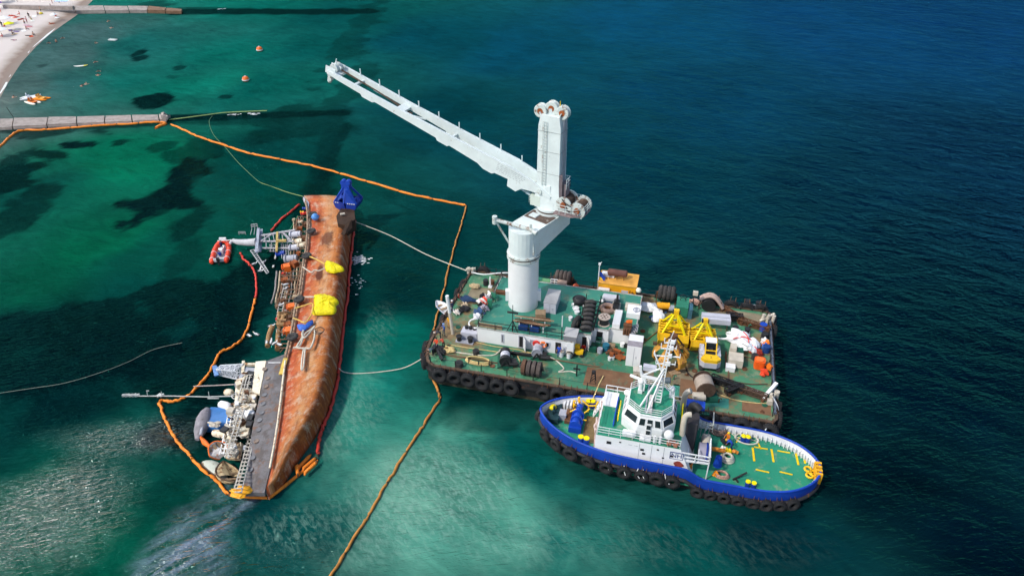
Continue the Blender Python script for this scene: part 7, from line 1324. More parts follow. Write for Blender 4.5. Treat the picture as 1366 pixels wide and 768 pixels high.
spar((948, 507), (990, 523), 'black lattice spar running right from the anchor winch', .55); spar((968, 526), (988, 520), 'short black spar crossing the long one', .5); spar((986, 521), (1022, 535), 'rusty brown spar pointing to the near right corner', .5, brownM); spar((962, 412), (990, 430), 'rusty lattice spar running from the arched winch at the far edge', .35, rustM); spar((985, 430), (1026, 444), 'rust brown spar along the far right deck', .5, rustM); spar((968, 425), (990, 428), 'black wedge shaped spar by the far right deck', .6, dark)
rope([(950, 506, dz), (975, 508, dz), (1000, 512, dz), (1024, 512, dz)], 'dark line along the right deck behind the spars', brownM, .07); rope([(946, 518, dz), (958, 525, dz), (980, 533, dz), (1005, 537, dz), (1025, 538, dz)], 'tan wire from the anchor winch to the corner roller', ropeY, .06)
rope([(1000, 517, dz + .3), (1012, 522, dz + .2), (1024, 524, dz + .3)], 'taut white line to the corner fairlead', cwhite, .06); rope([(914, 487, dz), (917, 496, dz), (924, 503, dz), (934, 505, dz)], 'black hose curling left of the anchor winch', dark, .08, 'hose', 'hose')
t = T('corner_fairlead', 'white and tan roller fairlead at the near right corner', 'fairlead', PD(1031, 532), BA); mb = MB(); mb.bar((-1.1, -.6, .4), (.2, 1.2, 1.3), .35); mb.build('arm', cwhite, t); mb = MB(); mb.cyl((-.2, -.3, 0), (-.2, -.3, .9), .3, n=14); mb.cyl((.3, .3, 0), (.3, .3, .9), .3, n=14); mb.box((-.4, -.9, .3), (.6, .5, .6)); mb.build('roller', beige, t)
rope([(1031, 529, ZD + .9), (1037, 541, ZD + .2), (1038, 552, ZD - .6), (1030, 563, 1.8), (1021, 573, 2.3)], 'white mooring rope from the corner fairlead down to the tug', cwhite, .07, n=4)
t = T('far_corner_roller', 'cream roller gear lashed at the far right corner', 'fairlead', PD(1023, 430), BA); mb = MB(); [mb.cyl((x, 0, 0), (x + .1, .1, 1.1), .22, n=12) for x in (-.6, 0, .6)]; mb.bar((-.9, -.4, .3), (.8, .9, .8), .3); mb.build('roller', beige, t)
t = T('far_corner_roller', 'cream roller gear at the far left corner holding the mooring rope', 'fairlead', PD(628, 365), BA); mb = MB(); [mb.cyl((x, 0, 0), (x, .1, .9), .22, n=12) for x in (-.3, .3)]; mb.bar((-.6, -.2, .7), (.6, .3, .7), .3); mb.build('roller', beige, t)
rope([(629, 363, ZD + .5), (645, 366, ZD + .7), (668, 364, ZD + .9), (690, 364, ZD + 1)], 'white pipe rail along the far left edge', white, .08, 'pipe_rail', 'rail')
t = T('arched_winch', 'tall arched winch with pink and cream hood at the far edge', 'winch', PD(944, 413), BA); mb = MB(); mb.tube([(-1.1 + 2.9 * k / 10, 0, 1.4 + 1.1 * math.sin(math.pi * k / 10) - k * .09) for k in range(11)], .22, 8); mb.tube([(-1.1 + 2.9 * k / 10, .5, 1.4 + 1.1 * math.sin(math.pi * k / 10) - k * .09) for k in range(11)], .22, 8); mb.build('hood', M('pink_cream', (.5, .36, .31), .7, var=.25, rust=.2), t); mb = MB(); mb.cyl((0, -.5, .9), (0, .9, .9), .85, n=20); mb.build('drum', dark, t); mb = MB(); [mb.bar((x, 0, 0), (x, 0, 1.4), .16) for x in (-1.1, 1.5)]; mb.build('post', brownM, t)
t = T('green_engine_box', 'green engine housing behind the left yellow grab', 'engine', PD(908, 424), BA); mb = MB(); mb.bbox(-.75, .75, 0, 2.4, .2, 1.6); mb.build('housing', greenP, t); mb = MB(); mb.bbox(.8, 1.3, 0, 1.6, 0, 1.4); mb.build('blue_side_box', M('slate_blue', (.05, .14, .2), .6), t); mb = MB(); [mb.tor((0, y, 1.7), (0, 1, 0), .35, .05, 12, 5) for y in (1.6, 2.2)]; mb.build('lifting_ring', dark, t)
t = T('deck_engine', 'dark engine with amber block beside the grey tyre roll', 'engine', PD(882, 414), BA + .4); MB().bbox(-1.3, 1.0, -.6, .6, 0, .25).build('skid', dark, t); mb = MB(); mb.cyl((-.6, .1, .8), (.9, -.3, .8), .42, n=12); mb.build('block', amber, t); mb = MB(); mb.cyl((.8, -.4, .6), (1.4, -.6, .6), .4, n=14); mb.box((-1, 0, .6), (.5, .8, .8)); mb.build('blower', greyP, t)
t = T('signal_post', 'dark post carrying a small cream box between the grabs', 'post', PD(922.5, 417), BA); MB().cyl((0, 0, 0), (0, 0, 3.0), .06, n=8).build('pole', dark, t); MB().box((.1, 0, 3.0), (.6, .4, .5)).build('box', beige, t)
solo(blob(MB(), (0, 0, .3), (.7, .5, .5), 61), 'cloth_bundle', cloth('c09a8c'), 'dusty pink bundle right of the signal post', 'bundle', PD(926, 406), BA)
solo(blob(MB(), (0, 0, .25), (.7, .5, .4), 62), 'sack_heap', M('straw_sack', (.5, .38, .22), .9, var=.3, scale=5), 'tan sack heap on the far left rusty patch', 'sack', PD(633, 384), BA); solo(blob(MB(), (0, 0, .2), (1.1, .6, .35), 63), 'net_heap', M('blue_net', (.02, .05, .12), .9, var=.5, scale=8), 'dark blue net heap on the left deck', 'net', PD(624, 401), BA); solo(blob(MB(), (0, 0, .2), (.7, .55, .4), 64), 'net_heap', M('black_net', (.02, .02, .025), .9), 'black net heap left of the roof gear, with tan rope', 'net', PD(619, 414), BA)
for px, py, lab, h in ((648, 380, 'short black barrel at the far left of the deck', .8), (656, 379, 'rust red barrel beside the white upright', .6)): mb = MB(); mb.cyl((0, 0, 0), (0, 0, h), .33, n=16); [mb.tor((0, 0, h * k), (0, 0, 1), .33, .03, 16, 5) for k in (.3, .7, 1)]; solo(mb, 'barrel', dark if 'black' in lab else rustM, lab, 'barrel', PD(px, py), BA)
t = T('white_upright', 'slim white upright post at the far left of the deck', 'post', PD(654, 383), BA); MB().cyl((0, 0, 0), (0, 0, 1.6), .1, n=8).build('post', cwhite, t); MB().box((0, 0, .1), (.5, .5, .2)).build('foot', cwhite, t)
t = T('blue_pump', 'blue pump set in front of the far rail left of the crane', 'pump', PD(671, 380), BA); mb = MB(); mb.cyl((-.6, 0, .4), (.6, 0, .4), .32, n=12); mb.box((.9, 0, .35), (.5, .6, .6)); mb.build('body', M('dull_blue', (.04, .1, .25), .5), t); MB().bbox(-.9, 1.2, -.4, .4, 0, .12).build('skid', dark, t)
# dinghy and pole at the left end with the crew
t = T('white_dinghy', 'small white open dinghy hung outside the left end of the barge', 'dinghy', PD(592, 411, 2.6), R(128)); rings = []
for i in range(9):
    x = -1.7 + 3.4 * i / 8; k = (1 - max(0, (2 * i / 8 - 1)) ** 2.2 * .95) * (.85 if i == 0 else 1); rings.append([Vector((x, .72 * k * math.sin(q), .1 - .5 * k * math.cos(q) + .15 * (i / 8) ** 2)) for q in [-1.57 + j * 3.14 / 8 for j in range(9)]])
MB().loft(rings, closed=False, caps=False).loft([[v * .93 + Vector((0, 0, .06)) for v in r_] for r_ in rings], closed=False, caps=False).build('hull', cwhite, t); [MB().bbox(x - .15, x + .15, -.6, .6, -.08, 0).build('thwart', wood, t) for x in (-1.0, 0, .9)]; mb = MB(); mb.tube([r_[0] for r_ in rings], .06); mb.tube([r_[-1] for r_ in rings], .06); mb.build('gunwale', lilac, t); MB().bbox(-1.3, .9, -.4, .4, -.35, -.3).build('bottom_board', M('tan_bottom', (.4, .26, .18), .8), t)
t = T('white_spar', 'tall white spar leaning up among the crew at the left end', 'spar', PD(604, 445), BA); hh = HT(PD(604, 445), 398) - ZD; MB().cyl((0, 0, 0), (-.45, 0, hh), .2, .16, 10).build('spar', M('cream_spar', (.62, .55, .44), .6, var=.2, rust=.15), t); MB().cyl((-.25, 0, hh * .6), (-.46, 0, hh + .3), .21, n=10).build('white_tip', cwhite, t)
t = T('stern_roller', 'rusty chain stopper and roller at the near left corner', 'fairlead', PD(583, 470), BA); mb = MB(); [mb.cyl((x, 0, 0), (x, 0, .7), .25, n=12) for x in (-.4, .4)]; mb.box((0, .5, .25), (1.4, .6, .5)); mb.bar((0, 0, .5), (1.2, -1.6, .4), .3); mb.build('roller', dark, t); mb = MB(); blob(mb, (1.3, .6, .2), (.8, .6, .35), 71); mb.build('rope_pile', ropeY, t)
CREW = [(604, 416, 'work', '2b3b5a', '26304a', 'f2f0ee', 'in a white hard hat and dark blue overalls by the dinghy', 1.0), (599, 437, 'stand', 'e8a800', 'c89a60', 'dark', 'in a bright yellow vest beside the tall white spar', 2.4), (593, 447, 'work', '2e62b0', '5a5a66', '7aa0d0', 'in a light blue hard hat and blue shirt beside the tall spar', 2.0), (588, 452, 'bend', '3a3a42', '2a2a30', 'f0e2d0', 'in dark clothes and a pale hat bending near the left corner', 1.6), (583, 466, 'work', 'e85030', '2a3048', 'dark', 'in an orange life jacket handling ropes at the near left corner', 2.8), (592, 465, 'bend', 'b84a34', '40302a', 'dark', 'in a brick red shirt bending over the rope pile', .6), (578, 474, 'bend', '50606a', '24262c', 'dark', 'in grey bending outermost at the near left corner', 2.2), (612, 399, 'sit', 'b04038', '30343c', 'dark', 'in a red top sitting at the left rail far end', -1.6)]
for px, py, pose, sh, tr, hat, lab, rz in CREW: person('person ' + lab, PD(px, py), rz, pose, sh, tr, True, hat)
person('person in blue overalls standing at the deckhouse doorway', PD(745.5, 476), 2.9, 'stand', '2a52c0', '2a4a9c', True, 'dark'); person('person in a red shirt sitting inside the open deckhouse door', bw(16.75, 7.1, ZD), R(170), 'sit', 'c82018', '302a2c', True, 'dark')
for px, py, h, lab in ((610, 419, 'e8e0d8', 'white and pink bundle left of the black net'), (620.5, 409, 'c8b49a', 'tan bundle standing on the black net heap'), (590, 472, '3a3a3c', 'dark net bundle at the near left corner')): solo(blob(MB(), (0, 0, .2), (.4, .4, .45), px), 'cloth_bundle', cloth(h), lab, 'bundle', PD(px, py), BA)
# ------------------------------------------------------------------ the tug. local frame: x aft, y away from the near side, z up
TA = R(-14.2); TO = Vector((16.5, 53.9, 0)) + Vector((-math.sin(TA), math.cos(TA), 0)) * .55
tug = T('tug_boat', 'blue hulled tug with white wheelhouse and green decks moored to the barge', 'tug', TO, TA)
TI = tug.matrix_basis.inverted()
def tl(px, py, z): return TI @ P(px, py, z)
XB, XS, HB = -14.1, 14.3, 4.3
def half(x):
    if x < -3.5: return HB * max(0., 1 - (abs(x + 3.5) / (abs(XB) - 3.5)) ** 2.35) ** .62
    if x > 7: return HB * max(0., 1 - ((x - 7) / (XS - 7)) ** 2.5) ** .55
    return HB
def ztop(x): return lerp_tab([(-14.2, 3.75), (-10, 3.35), (-6, 3.15), (1.3, 3.0), (2.9, 2.0), (11, 1.95), (14.4, 2.15)], x)
def zdeck(x): return 2.25 if x < -7.6 else 1.0
xs = [XB + (XS - XB) * .5 * (1 - math.cos(math.pi * i / 70)) for i in range(71)]
def outline(k, dz, w_=0.): return [Vector((x, (half(x) - w_) * k, ztop(x) + dz)) for x in xs]
# plating from the water to the bulwark top, outer and inner skin
def skin(levels, mat, name, flip=1):
    mb = MB()
    for s in (-1, 1):
        rows_ = [[Vector((x * (1 - abs(f[2]) * .0) * f[1], s * max(0.0, half(x) * f[0] + f[2]), f[3](x))) for x in xs] for f in levels]; mb.loft(rows_, closed=False, caps=False)
    return mb.build(name, mat, tug)
black_h = M('black_tug_hull', (.02, .021, .024), .55, var=.4, scale=.7, grime=.15)
skin([(.82, .965, 0, lambda x: -1.2), (.9, .98, 0, lambda x: .3), (.985, 1.0, 0, lambda x: ztop(x) - 1.2)], black_h, 'hull')
skin([(.985, 1.0, 0, lambda x: ztop(x) - 1.35), (1.0, 1.0, 0.02, lambda x: ztop(x) - 1.2), (.985, .997, 0, lambda x: ztop(x))], blueP, 'bulwark')
skin([(.985, .997, 0, lambda x: ztop(x)), (.985, .997, -.16, lambda x: ztop(x) + .0), (.985, .99, -.2, lambda x: min(ztop(x) - .1, zdeck(x) - .05))], M('bulwark_inside', (.62, .63, .65), .6, var=.2, rust=.25, scale=1), 'bulwark_inner')
mb = MB()
for s in (-1, 1): mb.tube([Vector((x * .997, s * (half(x) * .985 - .05), ztop(x) + .03)) for x in xs[1:-1]], .13, 6)
mb.build('bulwark_cap', blueP, tug)
mb = MB()
for s in (-1, 1): mb.tube([Vector((x * 1.0, s * (half(x) * 1.0 + .1), ztop(x) - 1.28)) for x in xs], .2, 6)
mb.build('rubbing_strake', M('dark_strake', (.03, .03, .035), .7, rust=.3), tug)
deckT = deck_mat('tug_green_deck', '1d7a60', '2b8a6c', .1)
poly = lambda x0, x1, k=.97: [(x, -half(x) * k) for x in xs if x0 <= x <= x1] + [(x, half(x) * k) for x in reversed(xs) if x0 <= x <= x1]
MB().prism(poly(-7.7, 14.3), .8, 1.0).build('aft_deck', deckT, tug); MB().prism(poly(-14.1, -7.6), 2.05, 2.25).build('fore_deck', deckT, tug)
MB().bbox(-9.3, -7.7, -2.2, 1.6, 2.25, 2.29).build('brown_grating', M('brown_grating', (.2, .14, .06), .8, var=.3, scale=4, grime=.3), tug)
mb = MB()
for x in xs[1:-1]:
    if x > 3:
        for s in (-1, 1): y = half(x) * .985 - .22; MB().box((x * .99, s * (y - .1), (ztop(x) + .62) / 2), (.08, .22, ztop(x) - 1.4)).build('bulwark_stay', white, tug)
# superstructure
SX0, SX1, SY = -7.75, .55, 3.25
mb = MB(); mb.add([Vector(q) for q in ((SX0 - .05, -SY - .3, 1), (SX1 + 1.55, -SY - .3, 1), (SX1 + 1.55, SY + .3, 1), (SX0 - .05, SY + .3, 1), (SX0, -SY, 4.6), (SX1, -SY, 4.6), (SX1, SY, 4.6), (SX0, SY, 4.6))], [(0, 1, 2, 3), (4, 5, 6, 7), (0, 1, 5, 4), (1, 2, 6, 5), (2, 3, 7, 6), (3, 0, 4, 7)]); sup = mb.build('superstructure', cwhite, tug)
MB().bbox(SX0 + .02, SX1 - .02, -SY + .02, SY - .02, 4.6, 4.64).build('boat_deck', deckT, tug)
side = lambda x, z, o=.02: Vector((x, -SY - .3 + (z - 1) / 3.6 * .3 - o, z))
mb = MB()
for x, z, w_ in ((-6.4, 3.9, .45), (-5.3, 4.2, .18), (-3.1, 3.75, .35), (-2.9, 3.3, .3), (-.2, 3.6, .3), (-1.0, 3.2, .2), (-1.6, 4.1, .2)): c = side(x, z); mb.box(c, (w_, .06, w_ * .7))
mb.build('side_port', dark, sup)
mb = MB()
for x in (-3.4, -2.2, -1.0): mb.bar(side(x, 2.2, .01), side(x, 4.5, .01), .035)
for x in (-4.5, -3.9): mb.bar(side(x, 4.1, .01), side(x + .35, 4.1, .01), .04)
mb.build('panel_seam', M('panel_grey', (.42, .44, .46), .6), sup)
# emblem and letters on the after corner
ax_ = math.atan2(.3, 3.6); mt = Matrix.Translation(side(.25, 3.75, .03)) @ Matrix.Rotation(R(90) - ax_, 4, 'X'); text_mesh('NH', .72, 'letters', M('navy_letters', (.012, .04, .2), .5), sup, mt)
mb = MB(); c = side(.25, 3.75, .03); [mb.bar(c + Vector((-.62, .03 * (z > 0) * z, z)), c + Vector((.62, .03 * (z > 0) * z, z)), .05) for z in (-.42, .42)]; [mb.bar(c + Vector((x, 0, -.42)), c + Vector((x, .03, .42)), .05) for x in (-.62, .62)]; mb.build('letter_frame', M('navy_letters', (.012, .04, .2)), sup)
mb = MB(); c = side(.55, 2.75, .03); rr = random.Random(6); n = 14; ring = [(.42 * rr.uniform(.6, 1.15) * math.cos(2 * math.pi * k / n) * 1.25, .42 * rr.uniform(.6, 1.1) * math.sin(2 * math.pi * k / n)) for k in range(n)]; mb.slab([c + Vector((x, z * .083, z)) for x, z in ring], .02); mb.build('red_emblem', M('brown_red_emblem', (.33, .06, .04), .6, var=.5, scale=6), sup)
mb = MB(); mb.bar(side(-.3, 2.3, .03), side(1.3, 1.5, .03), .06); mb.build('scroll_line', dark, sup)
# boat deck railings, rafts, boxes
mb = MB(); rail(mb, [(SX0 + .1, -SY + .1, 4.64), (SX1 - .1, -SY + .1, 4.64)], 1.0, 3, 1.1, .022); rail(mb, [(SX0 + .1, -SY + .1, 4.64), (SX0 + .1, SY - .1, 4.64), (SX1 - .1, SY - .1, 4.64)], 1.0, 2, 1.2, .03); mb.build('boat_deck_railing', cwhite, tug)
mb = MB(); mb.bbox(SX0 + .02, SX0 + 1.5, SY - 2.2, SY, 4.64, 4.72); [mb.bar((SX0 - .9 + .0, y, 2.3 + (y > 9)), (SX0 + .1, y, 4.6), .09) for y in (1.6, 2.7)]; [mb.bar((SX0 - .9 + k * .2, 1.6, 2.5 + k * .45), (SX0 - .9 + k * .2, 2.7, 2.5 + k * .45), .12, .05) for k in range(5)]; mb.build('fore_stair', cwhite, tug)
mb = MB(); mb.tube([(-5.9, -.9, 4.7), (-5.9, -.9, 5.4), (-5.9, 1.4, 5.4), (-5.9, 1.4, 4.7)], .06); mb.tube([(-5.2, -1.0, 4.7), (-5.2, -1.0, 5.6), (-5.2, 1.2, 5.6)], .06); mb.tube([(.3, -.6, 4.7), (.3, -.6, 6.2), (.3, 1.6, 6.2), (.3, 1.6, 4.7)], .06); mb.build('yellow_handrail', yellowB, tug)
mb = MB(); mb.bbox(-6.3, -6.2, -1.8, 2.4, 4.66, 5.0); mb.bbox(SX0 + 1.5, -6.25, -2.9, -2.7, 4.66, 4.9); mb.build('blue_coaming', blueP, tug)
def raft(x, y, z, nm='life_raft'): mb = MB(); mb.cyl((x - .55, y, z), (x + .55, y, z), .34, n=16); mb.sph((x - .55, y, z), (.14, .34, .34)); mb.sph((x + .55, y, z), (.14, .34, .34)); [mb.tor((x + k, y, z), (1, 0, 0), .345, .03, 16, 5) for k in (-.3, .3)]; return mb.build(nm, cwhite, tug)
raft(-4.55, -2.75, 5.1); MB().bbox(-3.5, -2.4, -3.1, -2.6, 4.7, 5.05).build('white_box', cwhite, tug); MB().sph((-.75, -2.55, 5.6), (.5, .4, .6), 14, 9).build('satellite_dome', white, tug)
mb = MB(); rr = random.Random(14); [mb.box((-.3 + rr.uniform(-.5, .5), -3.0 + rr.uniform(-.25, .25), 4.85 + rr.uniform(0, .25)), (.3, .25, .2), rr.uniform(0, 2)) for _ in range(14)]; mb.build('rope_basket', M('red_tan_ropes', (.45, .2, .13), .9, var=.6, scale=9), tug)
mb = MB(); [mb.cyl((x, -2.95, 4.65), (x, -2.95, 5.5), .13, n=10) for x in (-2.05, -1.5)]; mb.build('vent_post', cwhite, tug)
# wheelhouse: octagonal, outward leaning windows
wc = Vector((-2.9, .05, 0)); WZ0, WZ1, WZ2 = 4.64, 6.2, 7.3
def octo(rx, ry, z, ch=.5): return [wc + Vector((x * rx, y * ry, z)) for x, y in ((-1, -ch), (-ch * .75, -1), (ch * 1.1, -1), (1, -ch), (1, ch), (ch * 1.1, 1), (-ch * .75, 1), (-1, ch))]
o0, o1, o2 = octo(2.6, 2.5, WZ0), octo(2.65, 2.6, WZ1 - .3), octo(2.2, 2.3, WZ2 - .1)
mb = MB(); mb.loft([o0, o1, o2], smooth=False); wh = mb.build('wheelhouse', cwhite, tug)
for k in range(8):
    a, b, c, d = o1[k], o1[(k + 1) % 8], o2[(k + 1) % 8], o2[k]; nrm = ((b - a).cross(d - a)).normalized(); mid_ = (a + b + c + d) / 4
    if nrm.dot(mid_ - wc - Vector((0, 0, 6.5))) < 0: nrm = -nrm
    L_ = (b - a).length; m_ = 3 if L_ > 2.2 else 1
    for j in range(m_):
        f0, f1 = (j + .1) / m_, (j + .9) / m_; q = [a.lerp(b, f0).lerp(d.lerp(c, f0), .2), a.lerp(b, f1).lerp(d.lerp(c, f1), .2), a.lerp(b, f1).lerp(d.lerp(c, f1), .82), a.lerp(b, f0).lerp(d.lerp(c, f0), .82)]; w_ = MB().slab([p + nrm * .025 for p in q], .02).build('window', glassM, wh)
        fr = MB(); [fr.bar(x + nrm * .04, y + nrm * .04, .07) for x, y in zip(q, q[1:] + q[:1])]; fr.build('frame', white, w_)
q = [o0[1].lerp(o0[2], .36), o0[1].lerp(o0[2], .56)]; mb = MB(); mb.slab([q[0] + Vector((0, -.12, .2)), q[1] + Vector((0, -.12, .2)), q[1] + Vector((0, -.1, 1.95)), q[0] + Vector((0, -.1, 1.95))], .05); dr = mb.build('door', white, wh); mb = MB(); c = (q[0] + q[1]) / 2; mb.box(c + Vector((0, -.18, 1.5)), (.4, .05, .5)); mb.box(c + Vector((0, -.19, .8)), (.4, .05, .5)); mb.build('door_pane', glassM, dr)
rf = octo(2.25, 2.35, WZ2); MB().prism([(p.x, p.y) for p in rf], WZ2 - .1, WZ2 + .06).build('roof', cwhite, wh); MB().prism([(p.x, p.y) for p in octo(2.1, 2.2, 0)], WZ2 + .06, WZ2 + .1).build('roof_deck', deckT, wh)
mb = MB(); rail(mb, [p + Vector((0, 0, .06)) for p in octo(2.15, 2.25, WZ2)], .8, 3, 1.0, .02, True); mb.build('roof_railing', cwhite, wh)
for x, y, z, h in ((-4.1, .9, 0, 1.5), (-1.0, 1.0, 0, 1.1)): mb = MB(); mb.bbox(x - .22, x + .22, y - .25, y + .25, WZ2 + .1, WZ2 + .5); mb.cyl((x, y, WZ2 + .5), (x, y, WZ2 + h), .2, n=12); mb.sph((x, y, WZ2 + h), (.3, .3, .34), 12, 8); mb.build('searchlight', cwhite, wh)
mb = MB(); mb.bbox(-3.1, -2.7, -1.9, .4, WZ2 + .1, WZ2 + .45); mb.build('roof_duct', M('pinkish_white', (.68, .6, .58), .6, var=.15), wh); mb = MB(); mb.bar((-3.3, -1.9, WZ2 + .1), (-3.3, 2.2, WZ2 + .1), .14, .2); mb.build('roof_divider', greyP, wh)
MB().sph((-5.35, .95, 7.0), .34, 12, 8).build('radome', cwhite, wh); mb = MB(); mb.bar((-4.4, 2.0, WZ2), (-4.4, 2.0, WZ2 + .9), .12); mb.bar((-5.3, 2.3, WZ2 + .9), (-3.7, 1.6, WZ2 + 1.0), .22); mb.bar((-4.4, 2, WZ2 + .6), (-3.7, 2.4, WZ2 + 1.3), .12); mb.build('radar_scanner', cwhite, wh)
# mast
mbp = tl(877, 536, WZ2 + .1); mt_ = Vector((mbp.x + .35, mbp.y + .25, 15.1)); mb = MB(); A = Vector((mbp.x, mbp.y, WZ2 + .1))
for s in (-.28, .28): mb.bar(A + Vector((s, 0, 0)), mt_ + Vector((s * .35, 0, 0)), .12)
for k in range(20): q = A.lerp(mt_, k / 20); mb.bar(q - Vector((.28, 0, 0)) * (1 - k * .03), q + Vector((.28, 0, 0)) * (1 - k * .03), .09)
mb.bar(A + Vector((-1.6, -1.1, 0)), A.lerp(mt_, .55), .14); mb.bar(A + Vector((-.9, -1.9, 0)), A.lerp(mt_, .5), .12); mb.build('mast', cwhite, tug)
mb = MB(); z = 10.6; c = A.lerp(mt_, .35); mb.bar(c + Vector((-2.0, .3, 0)), c + Vector((.1, .1, 0)), .3, .2); mb.bar(c + Vector((-2.0, .3, 0)), c + Vector((-2.2, .3, 1.2)), .22); mb.bar(c + Vector((-1.9, .3, .1)), c + Vector((-.1, .2, 1.5)), .12); mb.bar(c + Vector((-2.1, .35, .5)), c + Vector((-1.5, .2, -.7)), .2); [mb.bar(c + Vector((x, .2, -1.8)), c + Vector((x, .2, 0)), .12) for x in (-1.6, -.2)]; mb.build('mast_platform', cwhite, tug)
mb = MB(); mb.box(c + Vector((-1.3, .6, .9)), (1.3, .5, .5)); mb.build('radar_box', lilac, tug); mb = MB(); mb.cyl(A.lerp(mt_, .38) + Vector((.3, -.1, 0)), A.lerp(mt_, .38) + Vector((.8, -.1, .1)), .3, n=12); mb.build('horn', M('slate_grey', (.1, .13, .16), .5), tug)
mb = MB()
for f, l in ((.62, .9), (.74, 1.2), (.86, .7), (.95, .5)): q = A.lerp(mt_, f); mb.bar(q - Vector((l, 0, .1)), q + Vector((l, 0, .15)), .09); [mb.bar(q + Vector((s * l, 0, 0)), q + Vector((s * l, 0, .5)), .08) for s in (-1, 1)]; mb.box(q + Vector((.3, -.1, .2)), (.3, .3, .35))
mb.bar(A.lerp(mt_, .5) + Vector((-.2, 0, 0)), A.lerp(mt_, .72) + Vector((-1.2, 0, .4)), .12); mb.bar(mt_, mt_ + Vector((.2, 0, 1.0)), .06); mb.build('mast_yard', cwhite, tug)
# foredeck machinery
w_ = tl(770, 562, 2.3); wx, wy = w_.x, w_.y - .1
mb = MB(); mb.cyl((wx, wy - 1.25, 3.0), (wx, wy + .35, 3.0), .45, n=20); [mb.cyl((wx, y, 3.0), (wx, y + .14, 3.0), .64, n=20) for y in (-1.35 + wy, .35 + wy, -.5 + wy)]; mb.cyl((wx, wy + .5, 3.2), (wx, wy + 1.3, 3.1), .38, n=16); mb.sph((wx, wy + 1.4, 3.2), (.42, .35, .4)); mb.box((wx, wy - .5, 2.6), (1.3, 2.2, .7)); aw = mb.build('anchor_windlass', M('windlass_blue', (.01, .06, .42), .35, var=.25), tug)
mb = MB(); mb.bar((wx - 1.2, wy + .4, 2.9), (wx - .3, wy + .9, 3.3), .12); mb.bar((wx + .4, wy + .5, 3.0), (wx + 1.1, wy + 1.3, 3.3), .1); mb.bar((wx + .6, wy - .2, 3.0), (wx + 1.0, wy - .2, 3.0), .1); mb.build('brake_lever', yellowM, aw)
mb = MB(); mb.cyl((wx - 1.0, wy + .2, 2.7), (wx - 1.0, wy + 1.0, 2.7), .4, n=14); mb.box((wx - .9, wy - .1, 2.45), (.8, .7, .4)); mb.build('chain_stopper', rustM, tug)
mb = MB(); mb.bbox(wx - 3.2, wx - 1.9, wy - .8, wy + 1.9, 2.25, 2.9); [mb.bar((x, wy + .2, 2.9), (x, wy + 1.8, 2.9), .1) for x in (wx - 3, wx - 2.5, wx - 2.1)]; [mb.cyl((wx - 2.6, wy + y, 2.3), (wx - 2.6, wy + y, 3.4), .13, n=10) for y in (0, .6, 1.6)]; mb.build('towing_bitts', M('dark_teal_steel', (.015, .05, .06), .5, var=.4), tug); MB().bbox(wx - 2.0, wx - 1.2, wy - .1, wy + .9, 2.26, 3.0).build('grey_hatch', greyP, tug)
mb = MB(); p = tl(737, 549, 2.3); mb.cyl((p.x, p.y, 2.25), (p.x, p.y, 2.8), .25, n=14); mb.sph((p.x, p.y, 3.0), (.42, .42, .3), 14, 8); mb.build('yellow_vent', yellowB, tug)
for px, py in ((774, 589), (781.5, 591)): p = tl(px, py, 2.6); mb = MB(); mb.cyl((p.x, p.y + .2, 2.25), (p.x, p.y + .2, 3.1), .3, n=14); b_ = mb.build('bollard_post', blueP, tug); MB().cyl((p.x, p.y + .2, 3.1), (p.x, p.y + .2, 3.2), .3, n=14).build('yellow_cap', yellowB, b_)
mb = MB(); a = tl(777, 534, 3.6); b = tl(785, 541, 3.3); c = tl(795, 541, 3.3); d = tl(798, 535, 3.6); mb.tube([a, b, c, d], .1, 6); mb.bar(b, b - Vector((0, 0, .9)), .1); mb.bar(c, c - Vector((0, 0, .9)), .1); mb.build('yellow_pipe_frame', yellowM, tug)
for px in (785, 790.5): p = tl(px, 537, 2.9); mb = MB(); mb.cyl((p.x, p.y, 2.25), (p.x, p.y, 3.1), .3, n=14); b_ = mb.build('bollard_post', blueD, tug); MB().cyl((p.x, p.y, 3.1), (p.x, p.y, 3.22), .3, n=14).build('yellow_cap', yellowB, b_)
mb = MB(); p = tl(752, 541, 2.5); [mb.bbox(p.x + k * .35, p.x + k * .35 + .22, p.y - .5, p.y + .4, 2.3, 3.2) for k in range(6)]; mb.build('white_fender_rack', cwhite, tug)
mb = MB(); p = tl(812, 562, 3.2); rr = random.Random(3); [mb.tor((p.x - .9 + rr.uniform(-.3, .3), -1.2 + k * .2, 3.0 + rr.uniform(-.3, .4)), (1, rr.uniform(-.4, .4), .4), .3, .09, 14, 6) for k in range(9)]; mb.build('hung_ropes', M('pink_white_rope', (.6, .48, .44), .9, var=.3, scale=6), tug)
mb = MB(); [mb.bar((SX0 - .1, y, 2.3), (SX0 - .1, y, 4.9), .14) for y in (-2.8, -1.4, 0, 1.4)]; mb.build('front_rail_post', M('red_white_post', (.7, .5, .45), .6, var=.5, scale=2.5), tug)
